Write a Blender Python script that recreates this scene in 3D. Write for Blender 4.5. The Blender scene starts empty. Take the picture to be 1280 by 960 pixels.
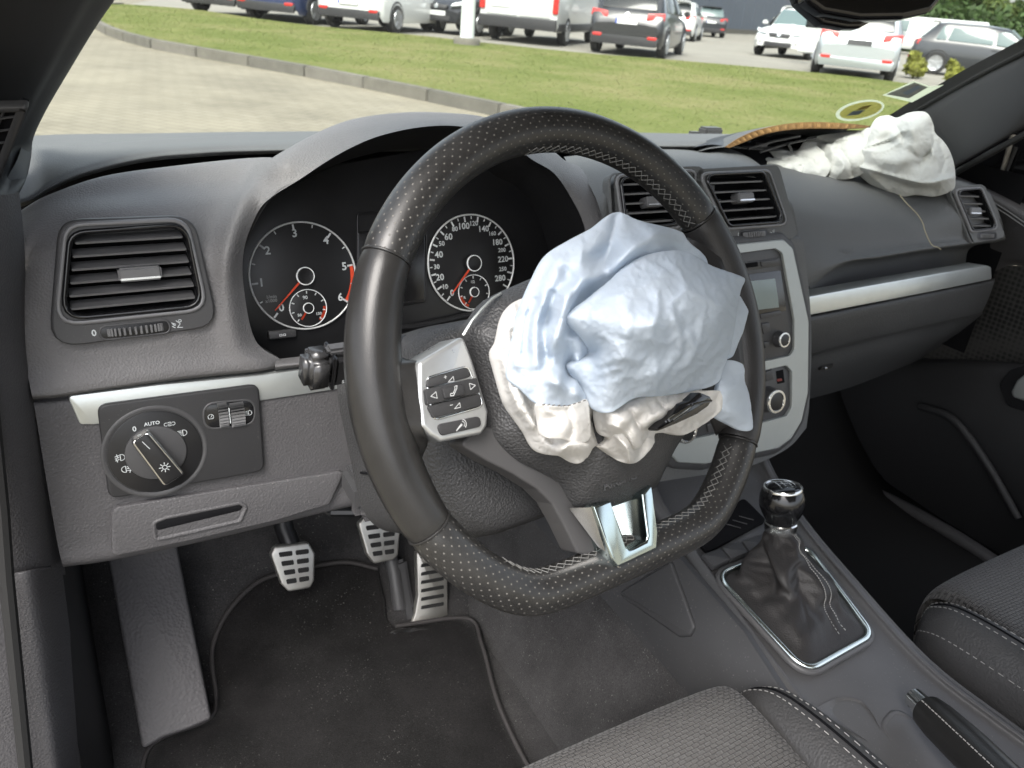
import bpy, bmesh, math, random
import numpy as np
from mathutils import Vector, noise
random.seed(4); rng = np.random.default_rng(4)
SC = bpy.context.scene; COL = SC.collection
# ------------------------------------------------------------------ camera, sky, sun, exposure
F_PX = 963.0; PIT = math.radians(26.5); ROL = math.radians(5.3); YAW = math.radians(31.4)
EYE = Vector((0, 0, 1.15))
_h = Vector((math.sin(YAW), math.cos(YAW), 0)); _z = Vector((0, 0, 1))
CF = _h*math.cos(PIT) - _z*math.sin(PIT)
CR = Vector((math.cos(YAW), -math.sin(YAW), 0)); CU = _h*math.sin(PIT) + _z*math.cos(PIT)
cam = bpy.data.cameras.new('camera'); cam_o = bpy.data.objects.new('camera', cam); COL.objects.link(cam_o)
cam.sensor_width = 36; cam.lens = F_PX/1280*36; cam.clip_start = .02; cam.clip_end = 2000
xr = CR*math.cos(ROL) + CU*math.sin(-ROL)*-1
# image right / up axes after roll
IR = CR*math.cos(ROL) + CU*math.sin(ROL); IU = CU*math.cos(ROL) - CR*math.sin(ROL)
from mathutils import Matrix
M = Matrix((IR, IU, -CF)).transposed().to_4x4(); M.translation = EYE
cam_o.matrix_world = M; SC.camera = cam_o
cam.dof.use_dof = True; cam.dof.focus_distance = .62; cam.dof.aperture_fstop = 14.0
GZ = .15                                                      # height of the outdoor ground
SUN_EL, SUN_AZ = math.radians(56), math.radians(-132)          # azimuth from car-forward, to the left
w = bpy.data.worlds.new('World'); SC.world = w; w.use_nodes = True
nt = w.node_tree; bg = nt.nodes['Background']
sky = nt.nodes.new('ShaderNodeTexSky'); sky.sky_type = 'NISHITA'; sky.sun_disc = False
sky.sun_elevation = SUN_EL; sky.sun_rotation = SUN_AZ; sky.air_density = 1.0; sky.dust_density = 4.0; sky.ozone_density = .6
hs = nt.nodes.new('ShaderNodeHueSaturation'); hs.inputs['Saturation'].default_value = .45
nt.links.new(sky.outputs[0], hs.inputs['Color']); nt.links.new(hs.outputs[0], bg.inputs['Color'])
bg.inputs['Strength'].default_value = .15
sl = bpy.data.lights.new('sun', 'SUN'); sl.energy = 1.15; sl.angle = math.radians(34); sl.color = (1, .97, .93)
so = bpy.data.objects.new('sun', sl); COL.objects.link(so)
sd = Vector((math.sin(SUN_AZ)*math.cos(SUN_EL), math.cos(SUN_AZ)*math.cos(SUN_EL), math.sin(SUN_EL)))
so.rotation_euler = (-sd).to_track_quat('-Z', 'Y').to_euler(); so.location = (0, 0, 8)
SC.view_settings.view_transform = 'Standard'; SC.view_settings.look = 'None'
SC.view_settings.exposure = 1.7; SC.view_settings.gamma = 1
SC.render.engine = 'CYCLES'; SC.cycles.max_bounces = 8; SC.cycles.transparent_max_bounces = 12
SC.cycles.use_denoising = True; SC.cycles.caustics_reflective = False; SC.cycles.caustics_refractive = False

# ------------------------------------------------------------------ measuring: photo direction -> place on a real plane
def ray(px, py):
    dx, dy = px-640, py-480
    return CF + IR*(dx/F_PX) - IU*(dy/F_PX)
def Y(px, py, y): d = ray(px, py); return EYE + d*((y-EYE.y)/d.y)
def Zp(px, py, z): d = ray(px, py); return EYE + d*((z-EYE.z)/d.z)
def Xp(px, py, x): d = ray(px, py); return EYE + d*((x-EYE.x)/d.x)
def proj(p):
    q = Vector(p)-EYE; ww = q.dot(CF); return 640+q.dot(IR)/ww*F_PX, 480-q.dot(IU)/ww*F_PX
class Plane:
    def __init__(s, o, U, V):
        s.o = Vector(o); s.U = Vector(U).normalized(); V = Vector(V); s.V = (V-s.U*V.dot(s.U)).normalized(); s.N = s.U.cross(s.V)
    def px(s, px, py, h=0):
        d = ray(px, py); t = ((s.o+s.N*h)-EYE).dot(s.N)/d.dot(s.N); return EYE+d*t
    def uv(s, px, py, h=0):
        p = s.px(px, py, h)-s.o; return (p.dot(s.U), p.dot(s.V))
    def w(s, u, v, h=0): return s.o+s.U*u+s.V*v+s.N*h
    def uvs(s, L, h=0): return [s.uv(a, b, h) for a, b in L]
def PYZ(y0, z0, y1, z1, x=0): return Plane((x, y0, z0), (1, 0, 0), (0, y1-y0, z1-z0))
# ------------------------------------------------------------------ objects
def thing(name, label, cat, base=(0, 0, 0), group=None, rotz=0, local=False):
    o = bpy.data.objects.new(name, None); COL.objects.link(o); o.empty_display_size = .05
    o.location = base; o.rotation_euler = (0, 0, rotz); o['label'] = label; o['category'] = cat
    if group: o['group'] = group
    LOCAL[o.name] = local
    return o
LOCAL = {}
def link(o, parent):
    COL.objects.link(o)
    if parent is not None:
        o.parent = parent
        if parent.type == 'EMPTY' and not LOCAL.get(parent.name, False): o.location = -Vector(parent.location)
    return o
def tag(o, label=None, cat=None, group=None, kind=None):
    for k, v in (('label', label), ('category', cat), ('group', group), ('kind', kind)):
        if v: o[k] = v
    return o
def mesh(name, V, F, m, parent=None, smooth=True, uv=None, auto=None):
    me = bpy.data.meshes.new(name); me.from_pydata([tuple(v) for v in V], [], F)
    if m is not None: me.materials.append(m)
    if uv is not None:
        ul = me.uv_layers.new(name='UVMap'); idx = np.empty(len(me.loops), np.int32); me.loops.foreach_get('vertex_index', idx)
        ul.data.foreach_set('uv', np.asarray(uv, np.float32)[idx].ravel())
    if smooth: me.polygons.foreach_set('use_smooth', [True]*len(me.polygons))
    me.update()
    if auto: me.set_sharp_from_angle(angle=math.radians(auto))
    return link(bpy.data.objects.new(name, me), parent)
class MB:                                                     # collects several shapes of ONE part
    def __init__(s): s.V = []; s.F = []
    def add(s, V, F):
        k = len(s.V); s.V += [Vector(v) for v in V]; s.F += [tuple(i+k for i in f) for f in F]; return s
    def box(s, c, sx, sy, sz, ax=None):
        X, Yv, Z = ax or (Vector((1, 0, 0)), Vector((0, 1, 0)), Vector((0, 0, 1))); c = Vector(c)
        V = [c+X*(i*sx/2)+Yv*(j*sy/2)+Z*(k*sz/2) for i in (-1, 1) for j in (-1, 1) for k in (-1, 1)]
        return s.add(V, [(0, 1, 3, 2), (4, 6, 7, 5), (0, 4, 5, 1), (2, 3, 7, 6), (0, 2, 6, 4), (1, 5, 7, 3)])
    def tube(s, P, r, n=8, closed=False): return s.add(*tube_geo(P, r, n, closed))
    def build(s, name, m, parent=None, smooth=True, auto=35, bev=0, seg=2):
        o = mesh(name, s.V, s.F, m, parent, smooth)
        if bev:
            bm = bmesh.new(); bm.from_mesh(o.data); bmesh.ops.remove_doubles(bm, verts=bm.verts, dist=1e-6); bmesh.ops.recalc_face_normals(bm, faces=bm.faces)
            bmesh.ops.bevel(bm, geom=bm.edges[:], offset=bev, segments=seg, affect='EDGES', clamp_overlap=True)
            for f in bm.faces: f.smooth = smooth
            bm.to_mesh(o.data); bm.free()
        if auto and smooth: o.data.set_sharp_from_angle(angle=math.radians(auto))
        return o
def tube_geo(P, r, n=8, closed=False):
    P = [Vector(p) for p in P]; m = len(P); rr = r if isinstance(r, (list, tuple)) else [r]*m
    T = []
    for i in range(m):
        a = P[i-1] if (i or closed) else P[0]; b = P[(i+1) % m] if (i < m-1 or closed) else P[-1]
        T.append((b-a).normalized())
    ref = Vector((0, 0, 1)) if abs(T[0].z) < .9 else Vector((1, 0, 0))
    A = (ref-T[0]*ref.dot(T[0])).normalized(); V = []; F = []
    for i in range(m):
        A = (A-T[i]*A.dot(T[i])).normalized(); B = T[i].cross(A)
        for k in range(n):
            a = 2*math.pi*k/n; V.append(P[i]+(A*math.cos(a)+B*math.sin(a))*rr[i])
    for i in range(m if closed else m-1):
        j = (i+1) % m
        for k in range(n): F.append((i*n+k, i*n+(k+1) % n, j*n+(k+1) % n, j*n+k))
    if not closed: F.append(tuple(range(n))[::-1]); F.append(tuple(range((m-1)*n, m*n)))
    return V, F
def tube(name, P, r, m, parent=None, n=8, closed=False): return mesh(name, *tube_geo(P, r, n, closed), m, parent, auto=60)
def crm(P, n, closed=False):                                  # Catmull-Rom through points (list of Vectors)
    P = np.array([tuple(p) for p in P], float); m = len(P); out = []
    for i in range(m if closed else m-1):
        p1, p2 = P[i], P[(i+1) % m]
        p0 = P[i-1] if (i or closed) else 2*p1-p2
        p3 = P[(i+2) % m] if (i < m-2 or closed) else 2*p2-p1
        for k in range(n):
            t = k/n; out.append(.5*((2*p1)+(-p0+p2)*t+(2*p0-5*p1+4*p2-p3)*t*t+(-p0+3*p1-3*p2+p3)*t**3))
    if not closed: out.append(P[-1])
    return np.array(out)
def patch(name, rows, m, parent=None, nu=6, nv=6, holes=(), thick=0, back=None, auto=None, skip=0, drop=None):
    R = [crm(r, nu) for r in rows]; k = len(R[0])
    G = np.stack([crm([r[j] for r in R], nv) for j in range(k)], 1)   # (nr, k, 3)
    nr = G.shape[0]; V = [Vector(v) for v in G.reshape(-1, 3)]
    F = [(i*k+j, i*k+j+1, (i+1)*k+j+1, (i+1)*k+j) for i in range(nr-1) for j in range(skip, k-1) if not (drop and drop(i, j))]
    if holes:
        def inside(q, L):
            x, y = q; c = False
            for i in range(len(L)):
                (x0, y0), (x1, y1) = L[i-1], L[i]
                if (y0 > y) != (y1 > y) and x < (x1-x0)*(y-y0)/(y1-y0)+x0: c = not c
            return c
        F = [f for f in F if not any(inside(proj((V[f[0]]+V[f[2]])/2), L) for L in holes)]
    # faces look toward the driver
    c0 = V[F[len(F)//2][0]]; f = F[len(F)//2]; nn = (V[f[1]]-V[f[0]]).cross(V[f[3]]-V[f[0]])
    if nn.dot(EYE-c0) < 0: F = [t[::-1] for t in F]
    o = mesh(name, V, F, m, parent, True, auto=auto)
    if thick:
        md = o.modifiers.new('solid', 'SOLIDIFY'); md.thickness = thick; md.offset = -1
    return o
def fillet(L, r, n=5):
    out = []; m = len(L); rr = r if isinstance(r, (list, tuple)) else [r]*m
    for i in range(m):
        p = Vector(L[i]); a = Vector(L[i-1])-p; b = Vector(L[(i+1) % m])-p; q = rr[i]
        ang = a.angle(b) if a.length > 1e-9 and b.length > 1e-9 else math.pi
        if q <= 0 or ang > math.pi-.02: out.append(tuple(p)); continue
        d = min(q/math.tan(ang/2), a.length*.48, b.length*.48); s = p+a.normalized()*d; e = p+b.normalized()*d
        for k in range(n+1):
            t = k/n; out.append(tuple(s*(1-t)**2+p*2*t*(1-t)+e*t*t))
    return out
def area2(L): return sum(L[i-1][0]*L[i][1]-L[i][0]*L[i-1][1] for i in range(len(L)))
def ccw(L): return L if area2(L) > 0 else L[::-1]
def offs(L, d):                                               # offset a CCW loop outward by d
    m = len(L); out = []
    for i in range(m):
        p = Vector(L[i]); a = (p-Vector(L[i-1])); b = (Vector(L[(i+1) % m])-p)
        if a.length < 1e-9: a = b
        if b.length < 1e-9: b = a
        a.normalize(); b.normalize(); na = Vector((a.y, -a.x)); nb = Vector((b.y, -b.x)); q = na+nb
        q = q/max(.35, q.length_squared/2) if q.length > 1e-6 else na
        out.append((p.x+q.x*d, p.y+q.y*d))
    return out
def sweep(P, L, prof, closed=True):                           # profile [(outward, height)] along loop L on plane P
    L = ccw(L); V = []; F = []; m = len(L)
    for d, h in prof: V += [P.w(u, v, h) for u, v in offs(L, d)]
    for i in range(len(prof)-1):
        for j in range(m):
            k = (j+1) % m; F.append((i*m+j, i*m+k, (i+1)*m+k, (i+1)*m+j))
    return V, F
def slab_geo(P, L, h0, h1, bev=.0015, seg=2, dome=0):
    L = ccw(L); pr = [(0, h0)]
    for k in range(seg+1):
        a = math.pi/2*k/seg; pr.append((-bev*(1-math.cos(a)), h1-bev*(1-math.sin(a))))
    V, F = sweep(P, L, pr); m = len(L); n = len(pr)-1
    top = list(range(n*m, (n+1)*m)); F.append(tuple(top)); return V, F
def slab(name, P, pts, h0, h1, m, parent=None, r=0, bev=.0015, seg=2, uvspace=False):
    L = pts if uvspace else P.uvs(pts, h1)
    L = ccw(L) if not isinstance(r, (list, tuple)) else L
    if r: L = fillet(L, r)
    V, F = slab_geo(P, L, h0, h1, bev, seg); return mesh(name, V, F, m, parent, auto=40)
def ell(c, rx, ry, n=32, rot=0):
    return [(c[0]+rx*math.cos(2*math.pi*k/n)*math.cos(rot)-ry*math.sin(2*math.pi*k/n)*math.sin(rot),
             c[1]+rx*math.cos(2*math.pi*k/n)*math.sin(rot)+ry*math.sin(2*math.pi*k/n)*math.cos(rot)) for k in range(n)]
def lathe_geo(c, ax, prof, n=28):
    c = Vector(c); ax = Vector(ax).normalized(); A = ax.orthogonal().normalized(); B = ax.cross(A); V = []; F = []
    for r, h in prof: V += [c+ax*h+(A*math.cos(2*math.pi*k/n)+B*math.sin(2*math.pi*k/n))*max(r, 1e-5) for k in range(n)]
    for i in range(len(prof)-1):
        for k in range(n): F.append((i*n+k, i*n+(k+1) % n, (i+1)*n+(k+1) % n, (i+1)*n+k))
    F.append(tuple(range((len(prof)-1)*n, len(prof)*n))); return V, F
def lathe(name, c, ax, prof, m, parent=None, n=28, auto=35): return mesh(name, *lathe_geo(c, ax, prof, n), m, parent, auto=auto)
def text_geo(P, s, u, v, size, h=.0004, rot=0, align='CENTER'):
    cu = bpy.data.curves.new('t', 'FONT'); cu.body = s; cu.size = size; cu.align_x = align; cu.align_y = 'CENTER'; cu.resolution_u = 2; cu.offset = size*.022
    ob = bpy.data.objects.new('t', cu); me = ob.to_mesh(); c, sn = math.cos(rot), math.sin(rot)
    V = [P.w(u+x.co.x*c-x.co.y*sn, v+x.co.x*sn+x.co.y*c, h) for x in me.vertices]; F = [tuple(p.vertices) for p in me.polygons]
    ob.to_mesh_clear(); bpy.data.objects.remove(ob); bpy.data.curves.remove(cu); return V, F
# ------------------------------------------------------------------ materials
def mat(name, col, rough=.5, metal=0, spec=.5, bump=None, var=None, coat=0, sheen=0, trans=0, alpha=1, dust=0, pile=0):
    m = bpy.data.materials.new(name); m.use_nodes = True; n = m.node_tree.nodes; l = m.node_tree.links; b = n['Principled BSDF']
    b.inputs['Base Color'].default_value = (*col, 1); b.inputs['Roughness'].default_value = rough; b.inputs['Metallic'].default_value = metal
    b.inputs['Specular IOR Level'].default_value = spec; b.inputs['Coat Weight'].default_value = coat; b.inputs['Coat Roughness'].default_value = .06
    b.inputs['Sheen Weight'].default_value = sheen; b.inputs['Transmission Weight'].default_value = trans
    tc = n.new('ShaderNodeTexCoord')
    if var:                                                   # (scale, amount): blotchy wear in colour and gloss
        t = n.new('ShaderNodeTexNoise'); t.inputs['Scale'].default_value = var[0]; t.inputs['Detail'].default_value = 6; t.inputs['Roughness'].default_value = .65
        l.new(tc.outputs['Object'], t.inputs['Vector'])
        mx = n.new('ShaderNodeMix'); mx.data_type = 'RGBA'; mx.blend_type = 'MULTIPLY'; mx.inputs[0].default_value = 1
        cr = n.new('ShaderNodeValToRGB'); cr.color_ramp.elements[0].position = .3; cr.color_ramp.elements[1].position = .7
        a = var[1]; cr.color_ramp.elements[0].color = (1-a, 1-a, 1-a, 1); cr.color_ramp.elements[1].color = (1+a, 1+a, 1+a, 1)
        l.new(t.outputs[0], cr.inputs[0]); mx.inputs[6].default_value = (*col, 1); l.new(cr.outputs[0], mx.inputs[7]); l.new(mx.outputs[2], b.inputs['Base Color'])
        mr = n.new('ShaderNodeMapRange'); mr.inputs[3].default_value = max(.02, rough-.09); mr.inputs[4].default_value = min(1, rough+.09)
        l.new(t.outputs[0], mr.inputs[0]); l.new(mr.outputs[0], b.inputs['Roughness'])
    if dust:                                                  # pale specks and lint lying on the surface
        src = b.inputs['Base Color'].links[0].from_socket if b.inputs['Base Color'].links else None
        t = n.new('ShaderNodeTexNoise'); t.inputs['Scale'].default_value = 420; t.inputs['Detail'].default_value = 2; l.new(tc.outputs['Object'], t.inputs['Vector'])
        t2 = n.new('ShaderNodeTexNoise'); t2.inputs['Scale'].default_value = 13; t2.inputs['Detail'].default_value = 5; l.new(tc.outputs['Object'], t2.inputs['Vector'])
        r1 = n.new('ShaderNodeMapRange'); r1.inputs[1].default_value = .66; r1.inputs[2].default_value = .74; r1.inputs[4].default_value = dust; l.new(t.outputs[0], r1.inputs[0])
        r2 = n.new('ShaderNodeMapRange'); r2.inputs[1].default_value = .42; r2.inputs[2].default_value = .66; r2.inputs[3].default_value = .15; r2.inputs[4].default_value = 1; l.new(t2.outputs[0], r2.inputs[0])
        mm = n.new('ShaderNodeMath'); mm.operation = 'MULTIPLY'; l.new(r1.outputs[0], mm.inputs[0]); l.new(r2.outputs[0], mm.inputs[1])
        mx = n.new('ShaderNodeMix'); mx.data_type = 'RGBA'; l.new(mm.outputs[0], mx.inputs[0]); mx.inputs[6].default_value = (*col, 1); mx.inputs[7].default_value = (.36, .35, .33, 1)
        if src: l.new(src, mx.inputs[6])
        l.new(mx.outputs[2], b.inputs['Base Color'])
    if pile:                                                  # fibre tips, light and dark
        src = b.inputs['Base Color'].links[0].from_socket
        t = n.new('ShaderNodeTexNoise'); t.inputs['Scale'].default_value = 600; t.inputs['Detail'].default_value = 3; t.inputs['Roughness'].default_value = .8; l.new(tc.outputs['Object'], t.inputs['Vector'])
        r1 = n.new('ShaderNodeMapRange'); r1.inputs[1].default_value = .3; r1.inputs[2].default_value = .7; r1.inputs[3].default_value = 1-pile; r1.inputs[4].default_value = 1+pile; l.new(t.outputs[0], r1.inputs[0])
        mx = n.new('ShaderNodeMix'); mx.data_type = 'RGBA'; mx.blend_type = 'MULTIPLY'; mx.inputs[0].default_value = 1; l.new(src, mx.inputs[6]); l.new(r1.outputs[0], mx.inputs[7]); l.new(mx.outputs[2], b.inputs['Base Color'])
    if bump:                                                  # (kind, scale, strength)
        kind, s, st = bump
        if kind == 'grain':
            t = n.new('ShaderNodeTexVoronoi'); t.feature = 'SMOOTH_F1'; t.inputs['Smoothness'].default_value = .35
            wn = n.new('ShaderNodeTexNoise'); wn.inputs['Scale'].default_value = s*.5; l.new(tc.outputs['Object'], wn.inputs['Vector'])
            va = n.new('ShaderNodeVectorMath'); va.operation = 'MULTIPLY_ADD'; va.inputs[1].default_value = (.5/s,)*3
            l.new(wn.outputs['Color'], va.inputs[0]); l.new(tc.outputs['Object'], va.inputs[2]); l.new(va.outputs[0], t.inputs['Vector'])
        elif kind == 'noise':
            t = n.new('ShaderNodeTexNoise'); t.inputs['Detail'].default_value = 5; l.new(tc.outputs['Object'], t.inputs['Vector'])
        t.inputs['Scale'].default_value = s
        bp = n.new('ShaderNodeBump'); bp.inputs['Strength'].default_value = st; bp.inputs['Distance'].default_value = .6/s
        l.new(t.outputs[0], bp.inputs['Height']); l.new(bp.outputs[0], b.inputs['Normal'])
    return m
def nd(m): return m.node_tree.nodes, m.node_tree.links, m.node_tree.nodes['Principled BSDF']
DASH = mat('dash_plastic', (.14, .137, .139), .54, spec=.38, bump=('grain', 560, .42), var=(6, .12), dust=.30)
PAD = mat('dash_pad', (.102, .105, .106), .60, spec=.32, bump=('grain', 560, .25), var=(4, .08), dust=.16)
LOW = mat('lower_plastic', (.072, .070, .073), .55, spec=.4, bump=('grain', 480, .34), var=(6, .12), dust=.28)
SMOOTH = mat('smooth_grey_plastic', (.052, .052, .054), .45, spec=.4, bump=('noise', 1800, .08), var=(9, .10), dust=.18)
BLACK = mat('black_plastic', (.012, .012, .013), .35, spec=.4, var=(14, .2))
GLOSSB = mat('gloss_black', (.008, .008, .009), .16, spec=.5, coat=.15)
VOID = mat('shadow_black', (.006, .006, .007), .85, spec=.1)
SILVER = mat('silver_trim', (.57, .60, .59), .36, metal=.75, var=(30, .05))
FRAME = mat('grey_silver_frame', (.355, .375, .368), .42, metal=.55, var=(12, .06))
CHROME = mat('chrome', (.82, .84, .84), .10, metal=1)
BRUSH = mat('satin_metal', (.66, .66, .65), .22, metal=1, var=(40, .08))
ALU = mat('pedal_aluminium', (.48, .47, .44), .40, metal=.8, bump=('noise', 900, .15), var=(40, .12))
SLAT = mat('vent_slat', (.13, .13, .132), .42, spec=.5, var=(25, .15))
PRINT = mat('white_print', (.50, .53, .54), .6)
PRINTD = mat('grey_print', (.22, .23, .23), .6)
RED = mat('red_print', (.60, .06, .02), .5)
CARPET = mat('carpet', (.036, .035, .0355), .98, spec=.05, bump=('noise', 900, .8), var=(9, .45), sheen=.25, dust=.5, pile=.5)
MATF = mat('mat_fleece', (.0115, .011, .011), .98, spec=.05, bump=('noise', 1100, .8), var=(10, .45), sheen=.1, dust=.25, pile=.5)
RUBBER = mat('dark_rubber', (.02, .02, .02), .7, spec=.2)
# ------------------------------------------------------------------ the dashboard
dash = thing('dashboard', 'dark grey grained dashboard running across the car under the windscreen', 'dashboard', (.67, .8, .62))
DF = PYZ(.672, .80, .695, .925)                               # face with the left vent
LP = PYZ(.676, .80, .655, .66)                                # lower panel with the light switch
LP = Plane((0, .655, .66), (1, 0, 0), (0, .021, .14))
CV = Plane((0, .655, .90), (1, 0, 0), (0, .035, .075))        # centre vents
ST = Plane((0, .585, .65), (1, 0, 0), (0, .07, .255))         # centre stack
CL = Plane((0, .745, .80), (1, 0, 0), (0, .045, .14))         # instruments

def Yr(*a): return [Y(*p) for p in a]
vent_hole_L = [(86, 300), (230, 288), (248, 372), (240, 382), (92, 396), (80, 380)]
UND = Vector((0, .09, -.034))
ft = Yr((25, 264, .80), (60, 244, .815), (130, 220, .828), (220, 207, .838), (312, 197.5, .825), (352, 200, .735), (375, 224, .713))
patch('face_panel', [
    [p+UND for p in ft[:-3]]+[ft[-3]+Vector((0, .07, -.028)), Y(384, 178, .76), Y(408, 202, .718)], ft,
    Yr((23, 275, .76), (60, 256, .775), (130, 243, .785), (220, 232, .79), (294, 229, .782), (322, 226, .74), (340, 246, .712)),
    Yr((22, 305, .712), (60, 288, .718), (130, 268, .722), (220, 262, .728), (276, 258, .735), (302, 254, .712), (322, 266, .712)),
    Yr((22, 350, .70), (60, 340, .695), (130, 335, .69), (220, 325, .69), (262, 312, .694), (286, 310, .682), (305, 312, .697)),
    Yr((25, 420, .685), (60, 410, .685), (130, 400, .685), (220, 390, .68), (262, 372, .684), (285, 368, .677), (305, 362, .692)),
    Yr((33, 460, .68), (70, 455, .678), (135, 447, .677), (220, 438, .675), (268, 432, .676), (297, 432, .672), (319, 425, .686)),
    Yr((39, 490, .669), (75, 487, .669), (135, 478, .669), (225, 466, .668), (290, 459, .669), (325, 456, .670), (350, 449, .684)),
    Yr((41, 498, .673), (76, 495, .673), (135, 486, .673), (225, 474, .673), (292, 467, .674), (328, 463, .674), (352, 458, .684)),
    Yr((42, 500, .70), (77, 497, .70), (135, 488, .70), (225, 476, .70), (293, 469, .70), (329, 465, .70), (353, 460, .70))], DASH, dash, 9, 9, holes=[vent_hole_L], drop=lambda i, j: i < 9 and j >= 36)
# strip below the instruments
patch('face_lower_strip', [
    Yr((346, 449, .69), (395, 443, .69), (425, 439, .69), (440, 437, .69)), Yr((344, 454, .674), (395, 450, .672), (425, 446, .672), (440, 444, .674)),
    Yr((344, 460, .670), (395, 454, .668), (425, 450, .668), (440, 448, .672)), Yr((344, 466, .69), (395, 459, .69), (425, 454, .69), (440, 452, .69))], DASH, dash, 6, 6)
# dash top pad to the glass
lipw = Yr((-40, 262, .83), (28, 249, .845), (62, 230, .86), (103, 213, .875), (172, 196, .895), (240, 189, .91), (345, 185, .93), (640, 181, .945), (860, 181, .945), (910, 182, .94), (1100, 197, .91), (1200, 224, .85))
patch('top_pad', [
    Yr((-40, 174, 1.10), (20, 171, 1.11), (62, 168.5, 1.13), (103, 167.5, 1.145), (172, 166.8, 1.165), (240, 165.8, 1.18), (345, 164.5, 1.195), (640, 163, 1.21), (860, 167, 1.20), (910, 167.5, 1.18), (1100, 172, 1.12), (1180, 178, 1.04)),
    Yr((-40, 210, .96), (20, 201, .98), (62, 190, 1.02), (103, 184, 1.04), (172, 178, 1.055), (240, 175, 1.06), (345, 173, 1.06), (640, 172, 1.06), (860, 173, 1.06), (910, 174, 1.05), (1100, 182, 1.0), (1190, 200, .94)),
    [p+Vector((0, .028, .0015)) for p in lipw], lipw, [p+Vector((0, -.002, -.004)) for p in lipw], [p+Vector((0, .012, -.009)) for p in lipw], [p+Vector((0, .05, -.012)) for p in lipw]],
    PAD, dash, 7, 6)
# instrument hood
hc = [((300, 226, .785), (322, 226, .74), (340, 246, .712))]
rows = [[], [], [], []]
for a, b, c in hc:
    rows[0].append(Y(*a)); rows[1].append((Y(*a)*.4+Y(*b)*.6)+Vector((0, -.001, .001))); rows[2].append(Y(*b)); rows[3].append(Y(*c))
for (ax, ay, b, c) in ((340, 198, (352, 200, .735), (375, 224, .713)), (388, 170, (384, 178, .76), (408, 202, .718)), (432, 151.5, (430, 160, .775), (440, 184, .724)),
                       (476, 143.5, (476, 151, .785), (474, 170, .728)), (520, 140.5, (520, 148, .79), (518, 160, .73)), (562, 142, (560, 149, .79), (560, 157, .732)),
                       (600, 146.5, (600, 153, .785), (598, 162, .732)), (642, 162, (640, 168, .775), (636, 178, .728)), (682, 184, (676, 190, .755), (666, 200, .722))):
    cst = Y(ax, ay, b[2]+.05)
    rows[0].append(cst+Vector((0, .10, -.035))); rows[1].append(cst); rows[2].append(Y(*b)); rows[3].append(Y(*c))
for a, b, c in (((725, 206, .82), (703, 210, .735), (692, 216, .716)), ((762, 222, .75), (724, 240, .71), (712, 244, .708)), ((770, 268, .70), (744, 276, .69), (730, 282, .694)), ((772, 340, .68), (752, 336, .675), (738, 336, .688))):
    rows[0].append(Y(*a)); rows[1].append((Y(*a)*.4+Y(*b)*.6)+Vector((0, -.003, .002))); rows[2].append(Y(*b)); rows[3].append(Y(*c))
lip = Yr((350, 449, .684), (319, 425, .686), (305, 362, .692), (305, 312, .697))+rows[3]
hood = patch('instrument_hood', rows, DASH, dash, 5, 6, skip=4)
lin = [[p for p in lip], [p+Vector((0, .03, -.007)) for p in lip], [Vector((p.x*1.0, .80, p.z-.035)) for p in lip]]
patch('hood_lining', lin, BLACK, dash, 5, 4)
# ---- trim strip, lower panel
patch('lower_panel', [
    [LP.px(*p, h) for p, h in (((40, 500), -.004), ((84, 495), -.004), ((200, 482), -.004), ((330, 466), -.004), ((440, 452), -.004), ((600, 432), -.004))],
    [LP.px(*p, h) for p, h in (((44, 515), .003), ((88, 512), .003), ((200, 500), .003), ((330, 486), .003), ((440, 473), .003), ((600, 452), .003))],
    [LP.px(*p, h) for p, h in (((58, 600), .004), ((105, 590), .004), ((210, 575), .004), ((332, 560), .004), ((440, 545), .003), ((600, 524), .003))],
    [LP.px(*p, h) for p, h in (((72, 680), .001), ((128, 670), .001), ((225, 650), .001), ((336, 622), .001), ((440, 597), .001), ((600, 570), .0))],
    [LP.px(*p, h) for p, h in (((79, 708), -.003), ((137, 700), -.003), ((240, 679), -.003), ((342, 655), -.003), ((440, 632), -.003), ((600, 600), -.003))],
    [LP.px(*p, h) for p, h in (((79, 700), -.04), ((137, 692), -.04), ((240, 670), -.04), ((342, 646), -.04), ((440, 622), -.04), ((600, 592), -.04))]], LOW, dash, 8, 7)
slab('trim_strip', LP, [(84, 495.5), (200, 481), (330, 468.6), (440, 453), (600, 431), (600, 460), (440, 484), (331, 500.5), (200, 520), (118, 531), (100, 531)], -.004, .0065, SILVER, dash, r=.004)
swp = slab('light_switch_panel', LP, [(121, 507), (324, 480.5), (331, 589), (136, 624.5)], .002, .0105, mat('switch_plastic', (.026, .026, .0275), .48, spec=.38, bump=('noise', 1800, .08), var=(9, .1), dust=.15), dash, r=.009, bev=.002, seg=3)
# rotary light switch
rc = LP.uv(195, 565, .0105); rr = 54/963*.735
V, F = sweep(LP, ell(rc, rr, rr, 48), [(.003, .0105), (.001, .0118), (-.001, .0105), (-.004, .0095)]); mesh('dish_rim', V, F, SMOOTH, swp)
disc = slab('switch_dish', LP, ell(rc, rr-.002, rr-.002, 48), .008, .0112, BLACK, swp, uvspace=True, bev=.001)
kn = slab('switch_ring', LP, ell(rc, rr*.62, rr*.62, 40), .011, .0135, SMOOTH, swp, uvspace=True, bev=.0012)
ang = LP.uv(174, 541, .012); bng = LP.uv(216, 594, .012); dv = (Vector(bng)-Vector(ang)); L_ = dv.length; dvn = dv.normalized(); pv = Vector((-dvn.y, dvn.x))
def bar(a0, a1, w0, w1): return [tuple(Vector(ang)+dvn*(L_*a0)-pv*w0), tuple(Vector(ang)+dvn*(L_*a1)-pv*w1), tuple(Vector(ang)+dvn*(L_*a1)+pv*w1), tuple(Vector(ang)+dvn*(L_*a0)+pv*w0)]
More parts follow.
